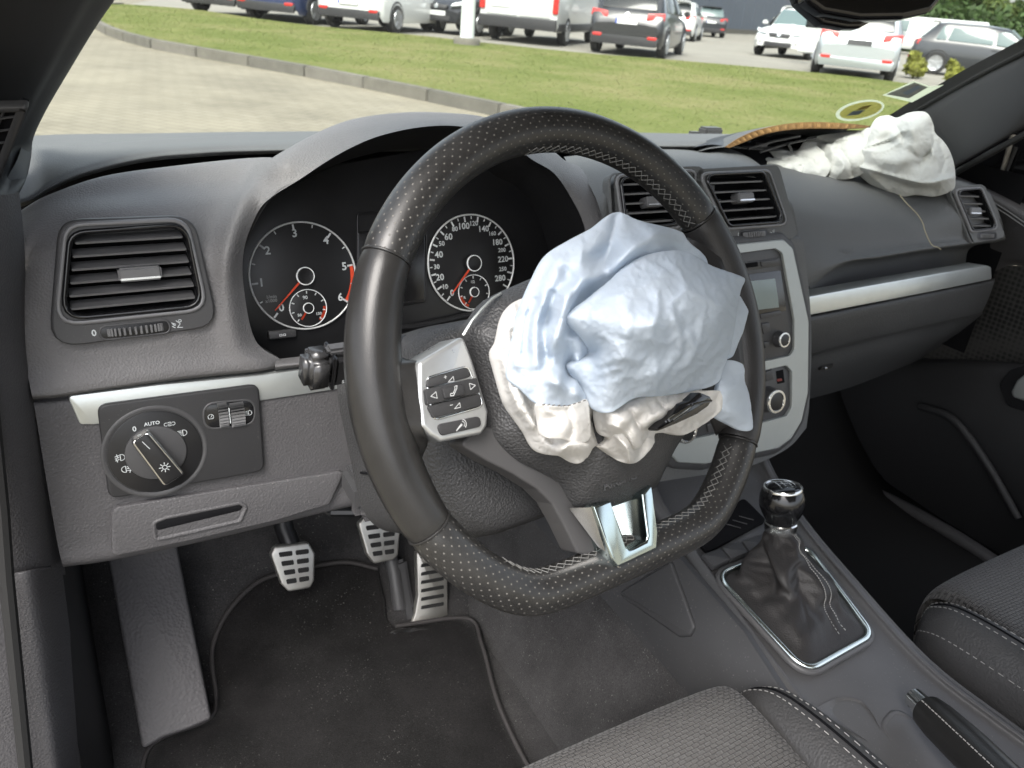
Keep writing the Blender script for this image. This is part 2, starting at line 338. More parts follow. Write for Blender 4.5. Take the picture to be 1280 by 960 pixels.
slab('switch_bar_trim', LP, bar(-.01, 1.01, .0088, .0104), .012, .024, BRUSH, swp, r=.004, uvspace=True, bev=.002, seg=3)
slab('switch_bar', LP, bar(.0, .98, .0066, .0084), .0238, .0256, BLACK, swp, r=.003, uvspace=True, bev=.0008)
def sym(geo, parent, name='symbol', m=PRINT): return mesh(name, *geo, m, parent, False)
for s, x, y, sz in (('0', 168, 536.5, .0066), ('AUTO', 190, 529.5, .0046)): sym(text_geo(LP, s, *LP.uv(x, y, .0114), sz, .0114), swp)
def icon(P, parts, c, s, h):                                  # parts: polylines in unit square, drawn as flat strokes
    m = MB()
    for pl in parts:
        for a, b in zip(pl, pl[1:]):
            A_ = Vector((c[0]+a[0]*s, c[1]+a[1]*s)); B_ = Vector((c[0]+b[0]*s, c[1]+b[1]*s)); d = (B_-A_)
            if d.length < 1e-6: continue
            n = Vector((-d.y, d.x)).normalized()*s*.042; d = d.normalized()*s*.03
            m.add([P.w(*(A_-n-d), h), P.w(*(B_-n+d), h), P.w(*(B_+n+d), h), P.w(*(A_+n-d), h)], [(0, 1, 2, 3)])
    return m.V, m.F
def arcp(cx, cy, r, a0, a1, n=8): return [(cx+r*math.cos(math.radians(a0+(a1-a0)*k/n)), cy+r*math.sin(math.radians(a0+(a1-a0)*k/n))) for k in range(n+1)]
LAMP = [arcp(.05, 0, .38, -90, 90)+[(-.05, .38), (-.05, -.38), (.05, -.38)]]+[[(-.2, y), (-.65, y)] for y in (.3, .1, -.1, -.3)]
FOG = [arcp(.05, 0, .38, -90, 90)+[(-.05, .38), (-.05, -.38), (.05, -.38)]]+[[(-.2, y), (-.6, y-.1)] for y in (.3, .05, -.2)]+[[(-.4, .45), (-.3, .1), (-.5, -.1), (-.4, -.5)]]
RFOG = [[(-x, y) for x, y in q] for q in FOG]
SIDE = [arcp(-.45, 0, .22, 60, 300), arcp(.45, 0, .22, -120, 120)]+[[(-.2, y), (-.02, y*1.3)] for y in (.2, 0, -.2)]+[[(.2, y), (.02, y*1.3)] for y in (.2, 0, -.2)]
BULB = [arcp(0, 0, .26, 0, 360, 12)]+[[(.38*math.cos(a), .38*math.sin(a)), (.6*math.cos(a), .6*math.sin(a))] for a in [k*math.pi/4 for k in range(8)]]
for ic, x, y, s in ((SIDE, 212, 530, .0068), (LAMP, 229, 541, .0072), (FOG, 151, 572, .0075), (RFOG, 157, 586.5, .0075)): sym(icon(LP, ic, LP.uv(x, y, .0114), s, .0115), swp)
sym(icon(LP, BULB, LP.uv(206, 584, .0257), .0075, .0259), swp); sym(icon(LP, [[(-.4, .5), (.3, -.6)]], LP.uv(183, 556, .0257), .007, .0259), swp, 'switch_mark')
# dimmer wheels
dc = LP.uvs([(254, 505), (318, 499), (319, 530), (256, 537)], .0105)
V, F = sweep(LP, fillet(ccw(dc), .011), [(.0012, .0105), (.0002, .0114), (-.001, .0105), (-.0016, .006)]); mesh('dimmer_rim', V, F, SMOOTH, swp)
slab('dimmer_plate', LP, offs(fillet(ccw(dc), .011), -.0008), .0095, .0108, GLOSSB, swp, uvspace=True, bev=.0003)
for x0, x1 in ((272.5, 285), (287.5, 306)):
    a = LP.uv(x0, 519, .011); b = LP.uv(x1, 517.5, .011); n = 13; MBw = MB(); wd = b[0]-a[0]; cx = (a[0]+b[0])/2
    for k in range(n):
        th = math.pi*(k+.5)/n; vv = a[1]-math.cos(th)*.0105; hh = .0085+math.sin(th)*.0062
        MBw.box(LP.w(cx, vv, hh), wd*.92, .0021, .004, (LP.U, (LP.V*math.sin(th)-LP.N*math.cos(th)).normalized()*1, (LP.N*math.sin(th)+LP.V*math.cos(th)*-1).normalized()))
    MBw.build('dimmer_wheel', SLAT, swp, smooth=False)
a = LP.uv(286.2, 518.2, .011); MB().box(LP.w(a[0], a[1], .0146), .0009, .015, .001, (LP.U, LP.V, LP.N)).build('dimmer_mark', PRINT, swp)
sym(icon(LP, [arcp(0, 0, .4, -40, 220), [(0, -.05), (.25, .3)], [(-.3, -.3), (.3, -.3)]], LP.uv(263.5, 521, .0108), .0062, .0111), swp); sym(icon(LP, LAMP, LP.uv(311, 516, .0108), .0062, .0111), swp)
# storage lid under the switch
lid = slab('storage_lid', LP, [(139, 640), (146, 634), (300, 609), (432, 588.5), (412, 631), (343, 652), (240, 676), (139.5, 697)], -.002, .0085, LOW, dash, r=.006, bev=.002, seg=3)
pl = ccw(fillet(ccw(LP.uvs([(192, 653), (207, 647), (300, 628.5), (308, 633), (300, 651), (194, 675)], .0085)), .004))
V, F = sweep(LP, pl, [(.0018, .0086), (.0008, .0104), (-.0008, .0098), (-.0022, .0088)]); mesh('handle_edge', V, F, LOW, lid)
hp = LP.uvs([(193, 655), (207, 648.5), (299, 630.5), (304, 633), (300, 638), (196, 663)], .0089)
slab('handle_shade', LP, hp, .0084, .0091, VOID, lid, r=.003, uvspace=True, bev=.0002)  # flat black strip painting the shadow under the handle's upper edge

# ------------------------------------------------------------------ air vents
BEZ = mat('bezel_grey', (.16, .16, .165), .32, spec=.5)
def vent(P, outer, inner, pod, slats, tab, tabsz, depth=.03, ns=6, rpod=.02, r=.014, pr_=.006, tilt=.0, wheel=None, prints=None, hw=.0046):
    PM = SMOOTH if pod and pod[0][0] < 100 else PAD
    v_ = slab('air_vent', P, pod, -.006, pr_, PM, dash, r=rpod, bev=.0025, seg=3) if pod else None
    if v_ is None: v_ = bpy.data.objects.new('air_vent', None); link(v_, dash)
    if v_.type == 'EMPTY': LOCAL[v_.name] = True; v_.location = -Vector(dash.location)
    Lo = ccw(fillet(ccw(P.uvs(outer, pr_)), r)); Li = ccw(fillet(ccw(P.uvs(inner, pr_)), r*.75))
    # cut the pod face inside the bezel: the pod top is rebuilt as a frame
    if v_.type == 'MESH':
        bm = bmesh.new(); bm.from_mesh(v_.data); bm.faces.ensure_lookup_table()
        big = max(bm.faces, key=lambda f: f.calc_area()); bmesh.ops.delete(bm, geom=[big], context='FACES'); bm.to_mesh(v_.data); bm.free()
        Lp = ccw(fillet(ccw(P.uvs(pod)), rpod)); Lp = offs(Lp, -.0025)
        vv = [Vector((a, b, 0)) for a, b in Lp]; ww = [Vector((a, b, 0)) for a, b in offs(Li, .001)]
        from mathutils.geometry import tessellate_polygon
        tri = tessellate_polygon([vv, ww]); al = vv+ww
        mesh('vent_face', [P.w(q.x, q.y, pr_) for q in al], [tuple(t) if (al[t[1]]-al[t[0]]).cross(al[t[2]]-al[t[0]]).z > 0 else tuple(t)[::-1] for t in tri], PM, v_, smooth=False)
    wdt = .0035
    V, F = sweep(P, Lo, [(.0008, pr_-.002), (.0006, pr_+.0012), (-.0004, pr_+.0024), (-.0016, pr_+.0028), (-.0028, pr_+.0022)]); mesh('bezel', V, F, BEZ, v_)
    V, F = sweep(P, Li, [(.0034, pr_+.0012), (.0026, pr_+.0032), (.0012, pr_+.0036), (.0002, pr_+.0026), (-.0006, pr_+.0004), (-.0010, pr_-.005)]); mesh('gloss_ring', V, F, GLOSSB, v_)
    V, F = sweep(P, Li, [(-.0008, pr_), (-.0012, pr_-depth)]); n = len(Li); F.append(tuple(range(n, 2*n))); mesh('vent_duct', V, F, VOID, v_)
    # slats
    us = [q[0] for q in Li]; vs = [q[1] for q in Li]; v0, v1 = min(vs), max(vs)
    def span(v):
        xs = []
        for i in range(len(Li)):
            (a, b), (c, d) = Li[i-1], Li[i]
            if (b > v) != (d > v): xs.append(a+(c-a)*(v-b)/(d-b))
        return (min(xs)+.0014, max(xs)-.0014) if len(xs) >= 2 else None
    for k in range(ns):
        vv = v0+(v1-v0)*(k+.72)/(ns+.35); s = span(vv)
        if not s: continue
        Yd = (P.N*math.cos(tilt)-P.V*math.sin(tilt)).normalized(); Zd = (P.V*math.cos(tilt)+P.N*math.sin(tilt)).normalized()
        MB().box(P.w((s[0]+s[1])/2, vv, pr_-.0095), s[1]-s[0], .0165, .0019, (P.U, Yd, Zd)).build('slat', SLAT, v_, bev=.0006, seg=2)
    tc_ = P.uv(*tab, pr_); t = MB().box(P.w(tc_[0], tc_[1], pr_-.004), tabsz, .016, .0115, (P.U, P.N, P.V)).build('thumb_tab', SLAT, v_, bev=.0016, seg=3)
    MB().box(P.w(tc_[0], tc_[1]-.0034, pr_+.0040), tabsz*.94, .0024, hw*.38, (P.U, P.N, P.V)).build('tab_chrome', BRUSH, v_, bev=.0006)
    if wheel:
        (a, b) = wheel; a = P.uv(*a, pr_); b = P.uv(*b, pr_); cx, cy = (a[0]+b[0])/2, (a[1]+b[1])/2; wl = b[0]-a[0]; rw = math.atan2(b[1]-a[1], wl)
        ol = [(a[0]-.006, cy-.0056), (b[0]+.006, cy-.0056), (b[0]+.006, cy+.0056), (a[0]-.006, cy+.0056)]
        V, F = sweep(P, fillet(ol, .0054), [(.0012, pr_+.0001), (.0002, pr_+.0011), (-.0008, pr_+.0002)]); mesh('wheel_recess', V, F, SMOOTH, v_)
        slab('wheel_slot', P, offs(fillet(ccw(ol), .0054), -.0006), pr_-.0005, pr_+.0003, BLACK, v_, uvspace=True, bev=.0001)
        W = MB(); n = 15
        for k in range(n):
            th = math.pi*(k+.5)/n; W.box(P.w(cx-math.cos(th)*wl/2, cy, pr_-.001+.0042*math.sin(th)), wl/n*.72, .0068, .003, (P.U, P.V, P.N))
        W.build('thumb_wheel', SLAT, v_, bev=.0005, seg=1)
    if prints:
        (zx, zy), (ix, iy) = prints
        q = P.uv(zx, zy, pr_); sym(text_geo(P, '0', *q, .0075, pr_+.0003), v_); q = P.uv(ix, iy, pr_)
        sym(icon(P, [[(-.1, .5), (.3, .1), (-.05, -.3), (.5, -.35)], [(-.6, .3), (-.2, .1)], [(-.6, -.1), (-.3, -.3)], [(-.5, .1), (-.25, -.05)], arcp(.3, .45, .15, 0, 360)], q, .0075, pr_+.0004), v_)
    return v_
DV = Plane((0, .690, .925), (1, 0, 0), (0, .026, .125))
vent(DV, [(80, 279), (234, 272), (261, 388), (67, 409)], [(90, 293), (230, 283), (250, 380), (81, 396)],
     [(73, 275), (243, 269), (274, 408), (60, 437)],
     6, (175, 342), .033, ns=6, rpod=.020, r=.017, wheel=((135, 413.5), (203, 411)), prints=((117.5, 416.5), (222, 406)), tilt=.28)
vent(CV, [(871, 216), (961, 212), (985, 282), (906, 288)], [(881, 220.5), (953, 217), (977, 276), (911, 281)],
     [(862, 211), (970, 205), (996, 300), (878, 310)], 6, (931, 247), .026, ns=5, rpod=.014, r=.011, pr_=.006,
     wheel=((929, 294), (956, 292.5)), prints=((923.5, 294), (966, 292)), tilt=.25)
vent(CV, [(768, 219), (874, 211), (848, 286), (778, 293)], [(776, 225), (865, 217), (842, 279), (784, 286)],
     [(760, 216), (882, 205), (856, 306), (766, 314)], 6, (818, 252), .026, ns=5, rpod=.014, r=.011, pr_=.006, tilt=.25)
RV = Plane((1.27, .710, .905), (1, -.28, 0), (0, .022, .06))
vent(RV, [(1190, 236), (1227, 234), (1249, 287), (1213, 291)], [(1196, 239.5), (1224, 237.5), (1244, 284), (1216, 287)],
     [(1184, 233), (1230, 230), (1258, 298), (1214, 305)], 6, (1218, 264), .022, ns=5, rpod=.010, r=.010, pr_=.003,
     wheel=((1226, 296), (1242, 294)), tilt=.35, hw=.003)
# ------------------------------------------------------------------ centre and passenger side of the dash
holeA = [(886, 223), (952, 221), (965, 230), (976, 272), (966, 278), (914, 281), (905, 270)]
holeB = [(775, 228), (858, 221), (846, 274), (786, 284)]
holeST = [(800, 318), (985, 306), (998, 400), (996, 500), (980, 560), (850, 560)]
patch('centre_face', [
    Yr((705, 196, .90), (760, 190, .93), (834, 186.5, .94), (881, 188.5, .94), (906, 184.5, .92), (937, 197, .88), (966, 219, .82)),
    Yr((712, 207, .79), (765, 200, .82), (834, 197, .83), (881, 198, .82), (915, 198, .82), (947, 209, .79), (970, 228, .76)),
    Yr((733, 226, .73), (775, 213, .725), (840, 211, .715), (881, 211, .712), (925, 210, .712), (956, 218, .715), (977, 238, .715)),
    [CV.px(750, 262, .003), CV.px(770, 238, -.001), CV.px(840, 232, -.003), CV.px(881, 232, -.003), CV.px(930, 230, -.003), CV.px(966, 236, -.003), CV.px(990, 255, -.001)],
    [CV.px(755, 300, .003), CV.px(772, 300, -.001), CV.px(840, 298, -.003), CV.px(885, 300, -.003), CV.px(935, 298, -.003), CV.px(978, 291, -.003), CV.px(998, 292, -.001)],
    [ST.px(745, 345, .0), ST.px(775, 340, .0), ST.px(840, 330, .002), ST.px(890, 320, .003), ST.px(940, 312, .003), ST.px(984, 306, .003), ST.px(1006, 312, .002)],
    [ST.px(745, 420, -.01), ST.px(775, 430, .0), ST.px(840, 430, .002), ST.px(890, 430, .002), ST.px(940, 425, .002), ST.px(990, 415, .002), ST.px(1014, 408, .0)],
    [ST.px(755, 540, -.02), ST.px(790, 545, -.01), ST.px(840, 545, .002), ST.px(890, 540, .002), ST.px(940, 530, .002), ST.px(985, 512, .002), ST.px(1012, 498, .0)],
    [ST.px(770, 600, -.03), ST.px(800, 605, -.02), ST.px(850, 598, -.006), ST.px(890, 592, -.006), ST.px(940, 582, -.006), ST.px(985, 560, -.008), ST.px(1008, 535, -.01)]], PAD, dash, 8, 7, holes=[holeA, holeB, holeST])
patch('passenger_panel', [
    Yr((958, 205, .88), (1020, 204, .95), (1080, 206, .95), (1150, 212, .92), (1205, 222, .86), (1235, 232, .82)),
    Yr((966, 219, .80), (1020, 226, .82), (1080, 231, .82), (1145, 233, .80), (1195, 232, .755), (1238, 242, .735)),
    Yr((976, 250, .72), (1030, 268, .735), (1085, 273, .74), (1145, 273, .735), (1200, 268, .714), (1247, 262, .712)),
    Yr((992, 290, .69), (1040, 304, .71), (1095, 306, .715), (1150, 302, .712), (1212, 294, .703), (1256, 288, .705)),
    Yr((1002, 330, .672), (1050, 322, .695), (1100, 316, .70), (1155, 308, .70), (1216, 300, .698), (1257, 298, .698)),
    Yr((1010, 355, .675), (1054, 329, .69), (1100, 322, .695), (1156, 313, .70), (1218, 305, .70), (1256, 302, .71)),
    Yr((1012, 360, .70), (1056, 333, .74), (1102, 326, .75), (1158, 317, .755), (1219, 309, .755), (1254, 306, .76)),
    Yr((1012, 375, .71), (1058, 364, .745), (1104, 357, .75), (1160, 347, .75), (1219, 338, .75), (1252, 332, .755))], PAD, dash, 8, 8)
TR = Plane((0, .672, .80), (1, 0, 0), (0, .008, .05))
slab('passenger_trim_strip', TR, [(1010.5, 371), (1090, 356.5), (1170, 342.5), (1234, 332), (1239, 334), (1240, 349), (1170, 363.5), (1090, 379), (1010, 394.5)], -.03, .002, SILVER, dash, r=.003)
gb = patch('glovebox_lid', [
    Yr((1009, 394, .69), (1080, 380, .69), (1160, 364, .69), (1243, 348, .69)),
    Yr((1009, 398, .671), (1080, 384, .671), (1160, 368, .672), (1243, 352, .676)),
    Yr((1012, 420, .670), (1080, 405, .670), (1160, 388, .672), (1236, 372, .678)),
    Yr((1014, 441, .676), (1080, 423, .676), (1160, 405, .68), (1228, 390, .685)),
    Yr((1012, 447, .686), (1080, 429, .686), (1160, 410, .69), (1226, 394, .695)),
    Yr((1010, 470, .70), (1080, 452, .70), (1150, 432, .71), (1200, 415, .72)),
    Yr((1006, 500, .76), (1060, 485, .76), (1110, 466, .78), (1160, 446, .80))], mat('lower_plastic_shaded', (.045, .046, .047), .5, spec=.4, bump=('grain', 480, .34), var=(6, .12), dust=.2), dash, 6, 6)  # darker copy of the lower plastic, fall-off into shade put into its colour
lt = Y(1032, 458, .692); MB().box(lt, .03, .006, .009).build('latch', BLACK, gb, bev=.002); MB().box(lt+Vector((-.004, -.004, -.001)), .006, .003, .005).build('latch_key', BRUSH, gb, bev=.001)
# AIRBAG word pressed into the panel
pw = Plane(Y(1057, 315, .703), (1, 0, 0), (0, .04, .075)); mesh('embossed_word', *text_geo(pw, 'AIRBAG', 0, 0, .010, .0012), PAD, dash, False)
# centre stack
stf = bpy.data.objects.new('centre_stack', None); link(stf, dash); LOCAL[stf.name] = True
outer = [(806, 316), (978, 299), (990, 310), (1010, 402), (1009, 490), (1001, 526), (988, 548), (972, 560), (880, 580), (846, 578), (828, 558), (815, 500)]
Lo = ccw(fillet(ccw(ST.uvs(outer, .006)), .012))
inn1 = [(818, 330), (968, 310), (977, 316), (992, 400), (992, 436), (986, 445), (900, 463), (822, 474)]
inn2 = [(826, 490), (900, 474), (982, 456), (989, 464), (989, 508), (982, 520), (930, 534), (882, 545), (850, 552), (832, 544)]
from mathutils.geometry import tessellate_polygon
l1 = ccw(fillet(ccw(ST.uvs(inn1, .006)), .008)); l2 = ccw(fillet(ccw(ST.uvs(inn2, .006)), .008))
def plate_with_holes(name, P, o, hs, h, m, parent):
    lo = [[Vector((a, b, 0)) for a, b in L] for L in [o]+hs]; al = sum(lo, []); tri = tessellate_polygon(lo)
    return mesh(name, [P.w(q.x, q.y, h) for q in al], [tuple(t) if (al[t[1]]-al[t[0]]).cross(al[t[2]]-al[t[0]]).z > 0 else tuple(t)[::-1] for t in tri], m, parent, smooth=False)
plate_with_holes('stack_frame', ST, offs(Lo, -.0015), [l1, l2], .008, FRAME, stf)
V, F = sweep(ST, Lo, [(.0, -.004), (0, .0066), (-.0004, .0075), (-.0015, .008)]); mesh('frame_edge', V, F, FRAME, stf)
V, F = sweep(ST, Lo, [(.010, -.010), (.009, .002), (.006, .0052), (.0005, .0056)]); mesh('frame_surround', V, F, SMOOTH, stf)
for L in (l1, l2):
    V, F = sweep(ST, L, [(0, .008), (-.0006, .0074), (-.0008, .002)]); mesh('frame_inner_edge', V, F, FRAME, stf)
slab('radio_face', ST, l1, -.004, .0045, SMOOTH, stf, uvspace=True, bev=.0008); slab('climate_face', ST, l2, -.004, .004, SMOOTH, stf, uvspace=True, bev=.0008)
def sb(name, pts, h0, h1, m, r=.0015, bev=.0008, par=stf): return slab(name, ST, pts, h0, h1, m, par, r=r, bev=bev)
sb('disc_slot_trim', [(905, 331), (975, 322), (978, 332), (908, 342)], .0045, .0055, SMOOTH)
sb('disc_slot', [(912, 332), (947, 327), (948, 333), (913, 338)], .005, .0058, VOID, .0005, .0001)
sb('eject_button', [(951, 327), (972, 324), (974, 330), (953, 334)], .0055, .0072, SMOOTH)
sb('screen_bezel', [(905, 347), (976, 338), (983, 383), (983, 388), (965, 392), (908, 402)], .0043, .0052, GLOSSB, .002, .0003)
SCR = mat('grey_screen', (.20, .25, .25), .25, spec=.5)
sb('radio_screen', [(915, 354), (969, 348), (974, 384), (920, 391)], .005, .0056, SCR, .001, .0001)
sb('screen_button', [(950, 393), (976, 388), (977, 394), (952, 399)], .0045, .0066, SMOOTH); sb('screen_button', [(915, 400), (946, 394), (947, 400), (917, 406)], .0045, .0066, SMOOTH)
sb('preset_button', [(952, 405), (962, 403), (964, 416), (955, 418)], .0045, .0068, SMOOTH); sb('preset_button', [(955, 428), (962, 426.5), (963, 434), (957, 435.5)], .0045, .0068, SMOOTH); sb('preset_button', [(930, 409), (948, 406), (950, 419), (932, 422)], .0045, .0068, SMOOTH)
def knob(px, py, rpx, h, parent=stf, name='rotary_knob', base=.0045):
    c = ST.px(px, py, base+h); rad = rpx/963*(c-EYE).dot(CF); c = c-ST.N*h; k = lathe(name, c, ST.N, [(rad*1.12, 0), (rad*1.06, h*.3), (rad*1.0, h*.85)], SMOOTH, parent, 32)
    lathe('knob_ring', c, ST.N, [(rad*1.03, h*.82), (rad*1.04, h*.95), (rad*.98, h*1.05), (rad*.80, h*1.06), (rad*.76, h*1.0)], BRUSH, parent, 32)
    lathe('knob_cap', c, ST.N, [(rad*.78, h*.9), (rad*.76, h*1.0), (rad*.5, h*1.05), (.0001, h*1.06)], BLACK, parent, 32); return k
knob(981, 425, 9.5, .010); knob(971, 502, 15, .016); knob(860, 540, 15, .012)
sb('climate_button', [(957, 465), (966, 462), (968, 474), (958, 477)], .004, .0068, SMOOTH); sb('climate_slot', [(970, 464), (979, 462), (981, 478), (972, 480)], .0038, .0044, VOID, .0005, .0001)
sb('climate_mark', [(971, 474), (977, 473), (978, 476), (972, 477)], .0042, .0047, mat('dark_red_print', (.16, .02, .015), .5), .0003, .0001)
sb('climate_button', [(884, 530), (900, 527), (902, 538), (886, 541)], .004, .0068, SMOOTH)

GPRINT = mat('gauge_print', (.80, .82, .83), .6); GPRINTD = PRINTD
# ------------------------------------------------------------------ instruments
clu = slab('instrument_cluster', CL, [(290, 470), (300, 262), (420, 205), (600, 175), (690, 205), (740, 285), (735, 400), (520, 440)], -.006, -.002, BLACK, dash, r=.02)
LCDM = mat('dark_display', (.010, .010, .011), .2)
GFACE = mat('gauge_face', (.010, .010, .011), .4)
def gauge(c, er, e2, ticks, nums, zero, span, ndl, sub, subtxt, subred, redzone=None, note=None):
    (cx, cy) = CL.uv(*c); R = (er[0]-c[0])/963*(CL.px(*c)-EYE).dot(CF)/1.0; R = abs(CL.uv(*er)[0]-cx)
    dial = slab('gauge_dial', CL, ell((cx, cy), R, R, 64), -.002, .0005, GFACE, clu, uvspace=True, bev=.0003)
    V, F = sweep(CL, ell((cx, cy), R, R, 72), [(.0011, 0), (.0008, .0016), (-.0006, .0016), (-.0009, .0004)]); mesh('gauge_ring', V, F, mat('ring_grey', (.62, .63, .63), .4, metal=.3), clu)
    W = MB(); a0, a1 = zero, zero-span
    def pol(a, r): return (cx+math.cos(math.radians(a))*r, cy+math.sin(math.radians(a))*r)
    def tick(W, cx, cy, a, r0, r1, wd, h):
        c_, s_ = math.cos(math.radians(a)), math.sin(math.radians(a)); p = Vector((-s_, c_))*wd/2
        A_ = Vector((cx+c_*r0, cy+s_*r0)); B_ = Vector((cx+c_*r1, cy+s_*r1)); W.add([CL.w(*(A_-p), h), CL.w(*(B_-p), h), CL.w(*(B_+p), h), CL.w(*(A_+p), h)], [(3, 2, 1, 0), (0, 1, 2, 3)])
    for k in range(ticks+1):
        big = k % (2 if ticks < 15 else 4 if ticks == 24 else 2) == 0; tick(W, cx, cy, a0-span*k/ticks, R*(.86 if big else .91), R*.97, R*(.036 if big else .022), .0009)
    tag(W.build('tick_marks', GPRINT, clu, smooth=False), kind='stuff')
    for s, f, rs, sz in nums:
        q = pol(a0-span*f, R*rs); sym(text_geo(CL, s, q[0], q[1], R*sz*1.22, .0009), clu, 'numeral')
    if note:
        for s, x, y, sz in note: q = CL.uv(x, y); sym(text_geo(CL, s, q[0], q[1], sz, .0009), clu, 'unit_print', GPRINTD)
    if redzone:
        W = MB(); n = 10
        for k in range(n):
            b0 = a0-span*(redzone[0]+(redzone[1]-redzone[0])*k/n); b1 = a0-span*(redzone[0]+(redzone[1]-redzone[0])*(k+.99)/n)
            W.add([CL.w(*pol(b0, R*.90), .0008), CL.w(*pol(b1, R*.90), .0008), CL.w(*pol(b1, R*.97), .0008), CL.w(*pol(b0, R*.97), .0008)], [(0, 1, 2, 3)])
        W.build('red_zone', RED, clu, smooth=False)
    # needle
    q = CL.uv(*ndl); d = Vector((q[0]-cx, q[1]-cy)); L_ = d.length; d.normalize(); p = Vector((-d.y, d.x)); W = MB()
    A_ = Vector((cx, cy))+d*R*.17; B_ = Vector((cx, cy))+d*L_
    W.add([CL.w(*(A_-p*.0011), .004), CL.w(*(A_+p*.0011), .004), CL.w(*(B_+p*.0005), .0032), CL.w(*(B_-p*.0005), .0032), CL.w(*(A_-p*.0008), .0052), CL.w(*(A_+p*.0008), .0052), CL.w(*(B_+p*.0003), .004), CL.w(*(B_-p*.0003), .004)],
          [(4, 5, 6, 7), (0, 1, 5, 4), (1, 2, 6, 5), (2, 3, 7, 6), (3, 0, 4, 7)]); W.build('needle', RED, clu, smooth=False)
    lathe('needle_hub', CL.w(cx, cy, .0006), CL.N, [(R*.165, 0), (R*.165, .006), (R*.14, .0068), (R*.12, .0064), (.0001, .0068)], BLACK, clu, 28)
    V, F = sweep(CL, ell((cx, cy), R*.165, R*.165, 32), [(.0004, .0055), (.0002, .0072), (-.0007, .0072), (-.0008, .006)]); mesh('hub_ring', V, F, GPRINT, clu)
    # small dial
    (sx, sy) = CL.uv(*sub[0]); r = abs(CL.uv(*sub[1])[0]-sx)
    slab('small_dial', CL, ell((sx, sy), r, r, 40), .0006, .0012, GFACE, clu, uvspace=True, bev=.0002)
    V, F = sweep(CL, ell((sx, sy), r, r, 48), [(.0003, .0010), (.0002, .0020), (-.0005, .0020), (-.0006, .0012)]); mesh('small_dial_ring', V, F, GPRINT, clu)
    W = MB()
    for k in range(9): tick(W, sx, sy, 225-270*k/8, r*.78, r*.93, r*.06, .0016)
    tag(W.build('small_tick_marks', GPRINT, clu, smooth=False), kind='stuff')
    for s, x, y, sz in subtxt: q = CL.uv(x, y); sym(text_geo(CL, s, q[0], q[1], sz, .0016), clu, 'numeral')
    W = MB()
    for k in range(5):
        a = subred[0]+(subred[1]-subred[0])*k/4; tick(W, sx, sy, a, r*.80, r*.95, r*.2, .0015)
    tick(W, sx, sy, 232, r*.30, r*.72, r*.10, .003); W.build('small_dial_needle', RED, clu, smooth=False)
    V, F = sweep(CL, ell((sx, sy), r*.28, r*.28, 24), [(.0003, .001), (.0002, .0035), (-.0005, .0035), (-.0006, .001)]); mesh('small_hub_ring', V, F, GPRINT, clu)
    lathe('small_hub', CL.w(sx, sy, .001), CL.N, [(r*.27, 0), (r*.27, .0022), (.0001, .0022)], BLACK, clu, 20)
gauge((380, 345), (444, 341), None, 12, [('0', 0, .74, .17), ('1', 1/6, .80, .17), ('2', 2/6, .80, .17), ('3', .5, .80, .17), ('4', 4/6, .80, .17), ('5', 5/6, .80, .17), ('6', 1, .80, .17)], 228, 264, (343, 388),
      ((385, 385), (408, 384)), [('90', 381, 372, .0052), ('130', 398, 392, .0042), ('50', 374, 394, .0042)], (-45, -5), redzone=(.83, 1.0), note=[('1/min', 339, 371, .0048), ('x1000', 339, 376, .0048)])
sp = [('0', 0, .78, .15), ('10', 1/28*1.6, .80, .11), ('20', 3.3/28, .80, .15), ('30', 5.0/28, .82, .11), ('40', 6.9/28, .78, .15), ('50', 8.7/28, .80, .11), ('60', 10.3/28, .76, .15), ('80', 12.0/28, .80, .11), ('100', 13.6/28, .78, .15), ('120', 15.4/28, .82, .11),
      ('140', 17.3/28, .76, .14), ('160', 19.1/28, .78, .10), ('180', 20.8/28, .74, .14), ('200', 22.4/28, .76, .10), ('220', 24.0/28, .74, .14), ('250', 25.7/28, .74, .10), ('280', 27.4/28, .74, .14)]
gauge((590, 329), (641.5, 322), None, 28, sp, 228, 264, (563.5, 367.5), ((592, 365), (611, 363)), [('1/2', 590, 352.5, .0045), ('R', 580, 372, .0045)], (195, 235), note=[('km/h', 556, 358, .0042)])
# displays and trip button
slab('info_display', CL, [(447, 290), (532, 280), (532, 378), (447, 392)], -.002, .0004, LCDM, clu, r=.003)
V, F = sweep(CL, fillet(ccw(CL.uvs([(447, 268), (534, 258), (532, 374), (447, 388)])), .003), [(.001, -.001), (.0005, .001), (-.0005, .0004)]); mesh('display_rim', V, F, BLACK, clu)
bp_ = slab('trip_button', CL, [(335, 414), (370, 411), (371, 421), (337, 425)], -.002, .006, SMOOTH, clu, r=.002)
mesh('button_mark', *icon(CL, [[(-.6, -.1), (-.2, -.1), (-.2, .2), (-.6, .2), (-.6, -.1)], [(0, -.1), (.4, -.1), (.4, .2), (0, .2), (0, -.1)]], CL.uv(354, 419, .006), .006, .0063), GPRINT, clu, False)
MB().tube([CL.px(x, y, .002) for x, y in ((486, 411), (520, 408), (560, 400), (600, 390), (640, 378))], .0035).build('cluster_lower_edge', BLACK, clu)
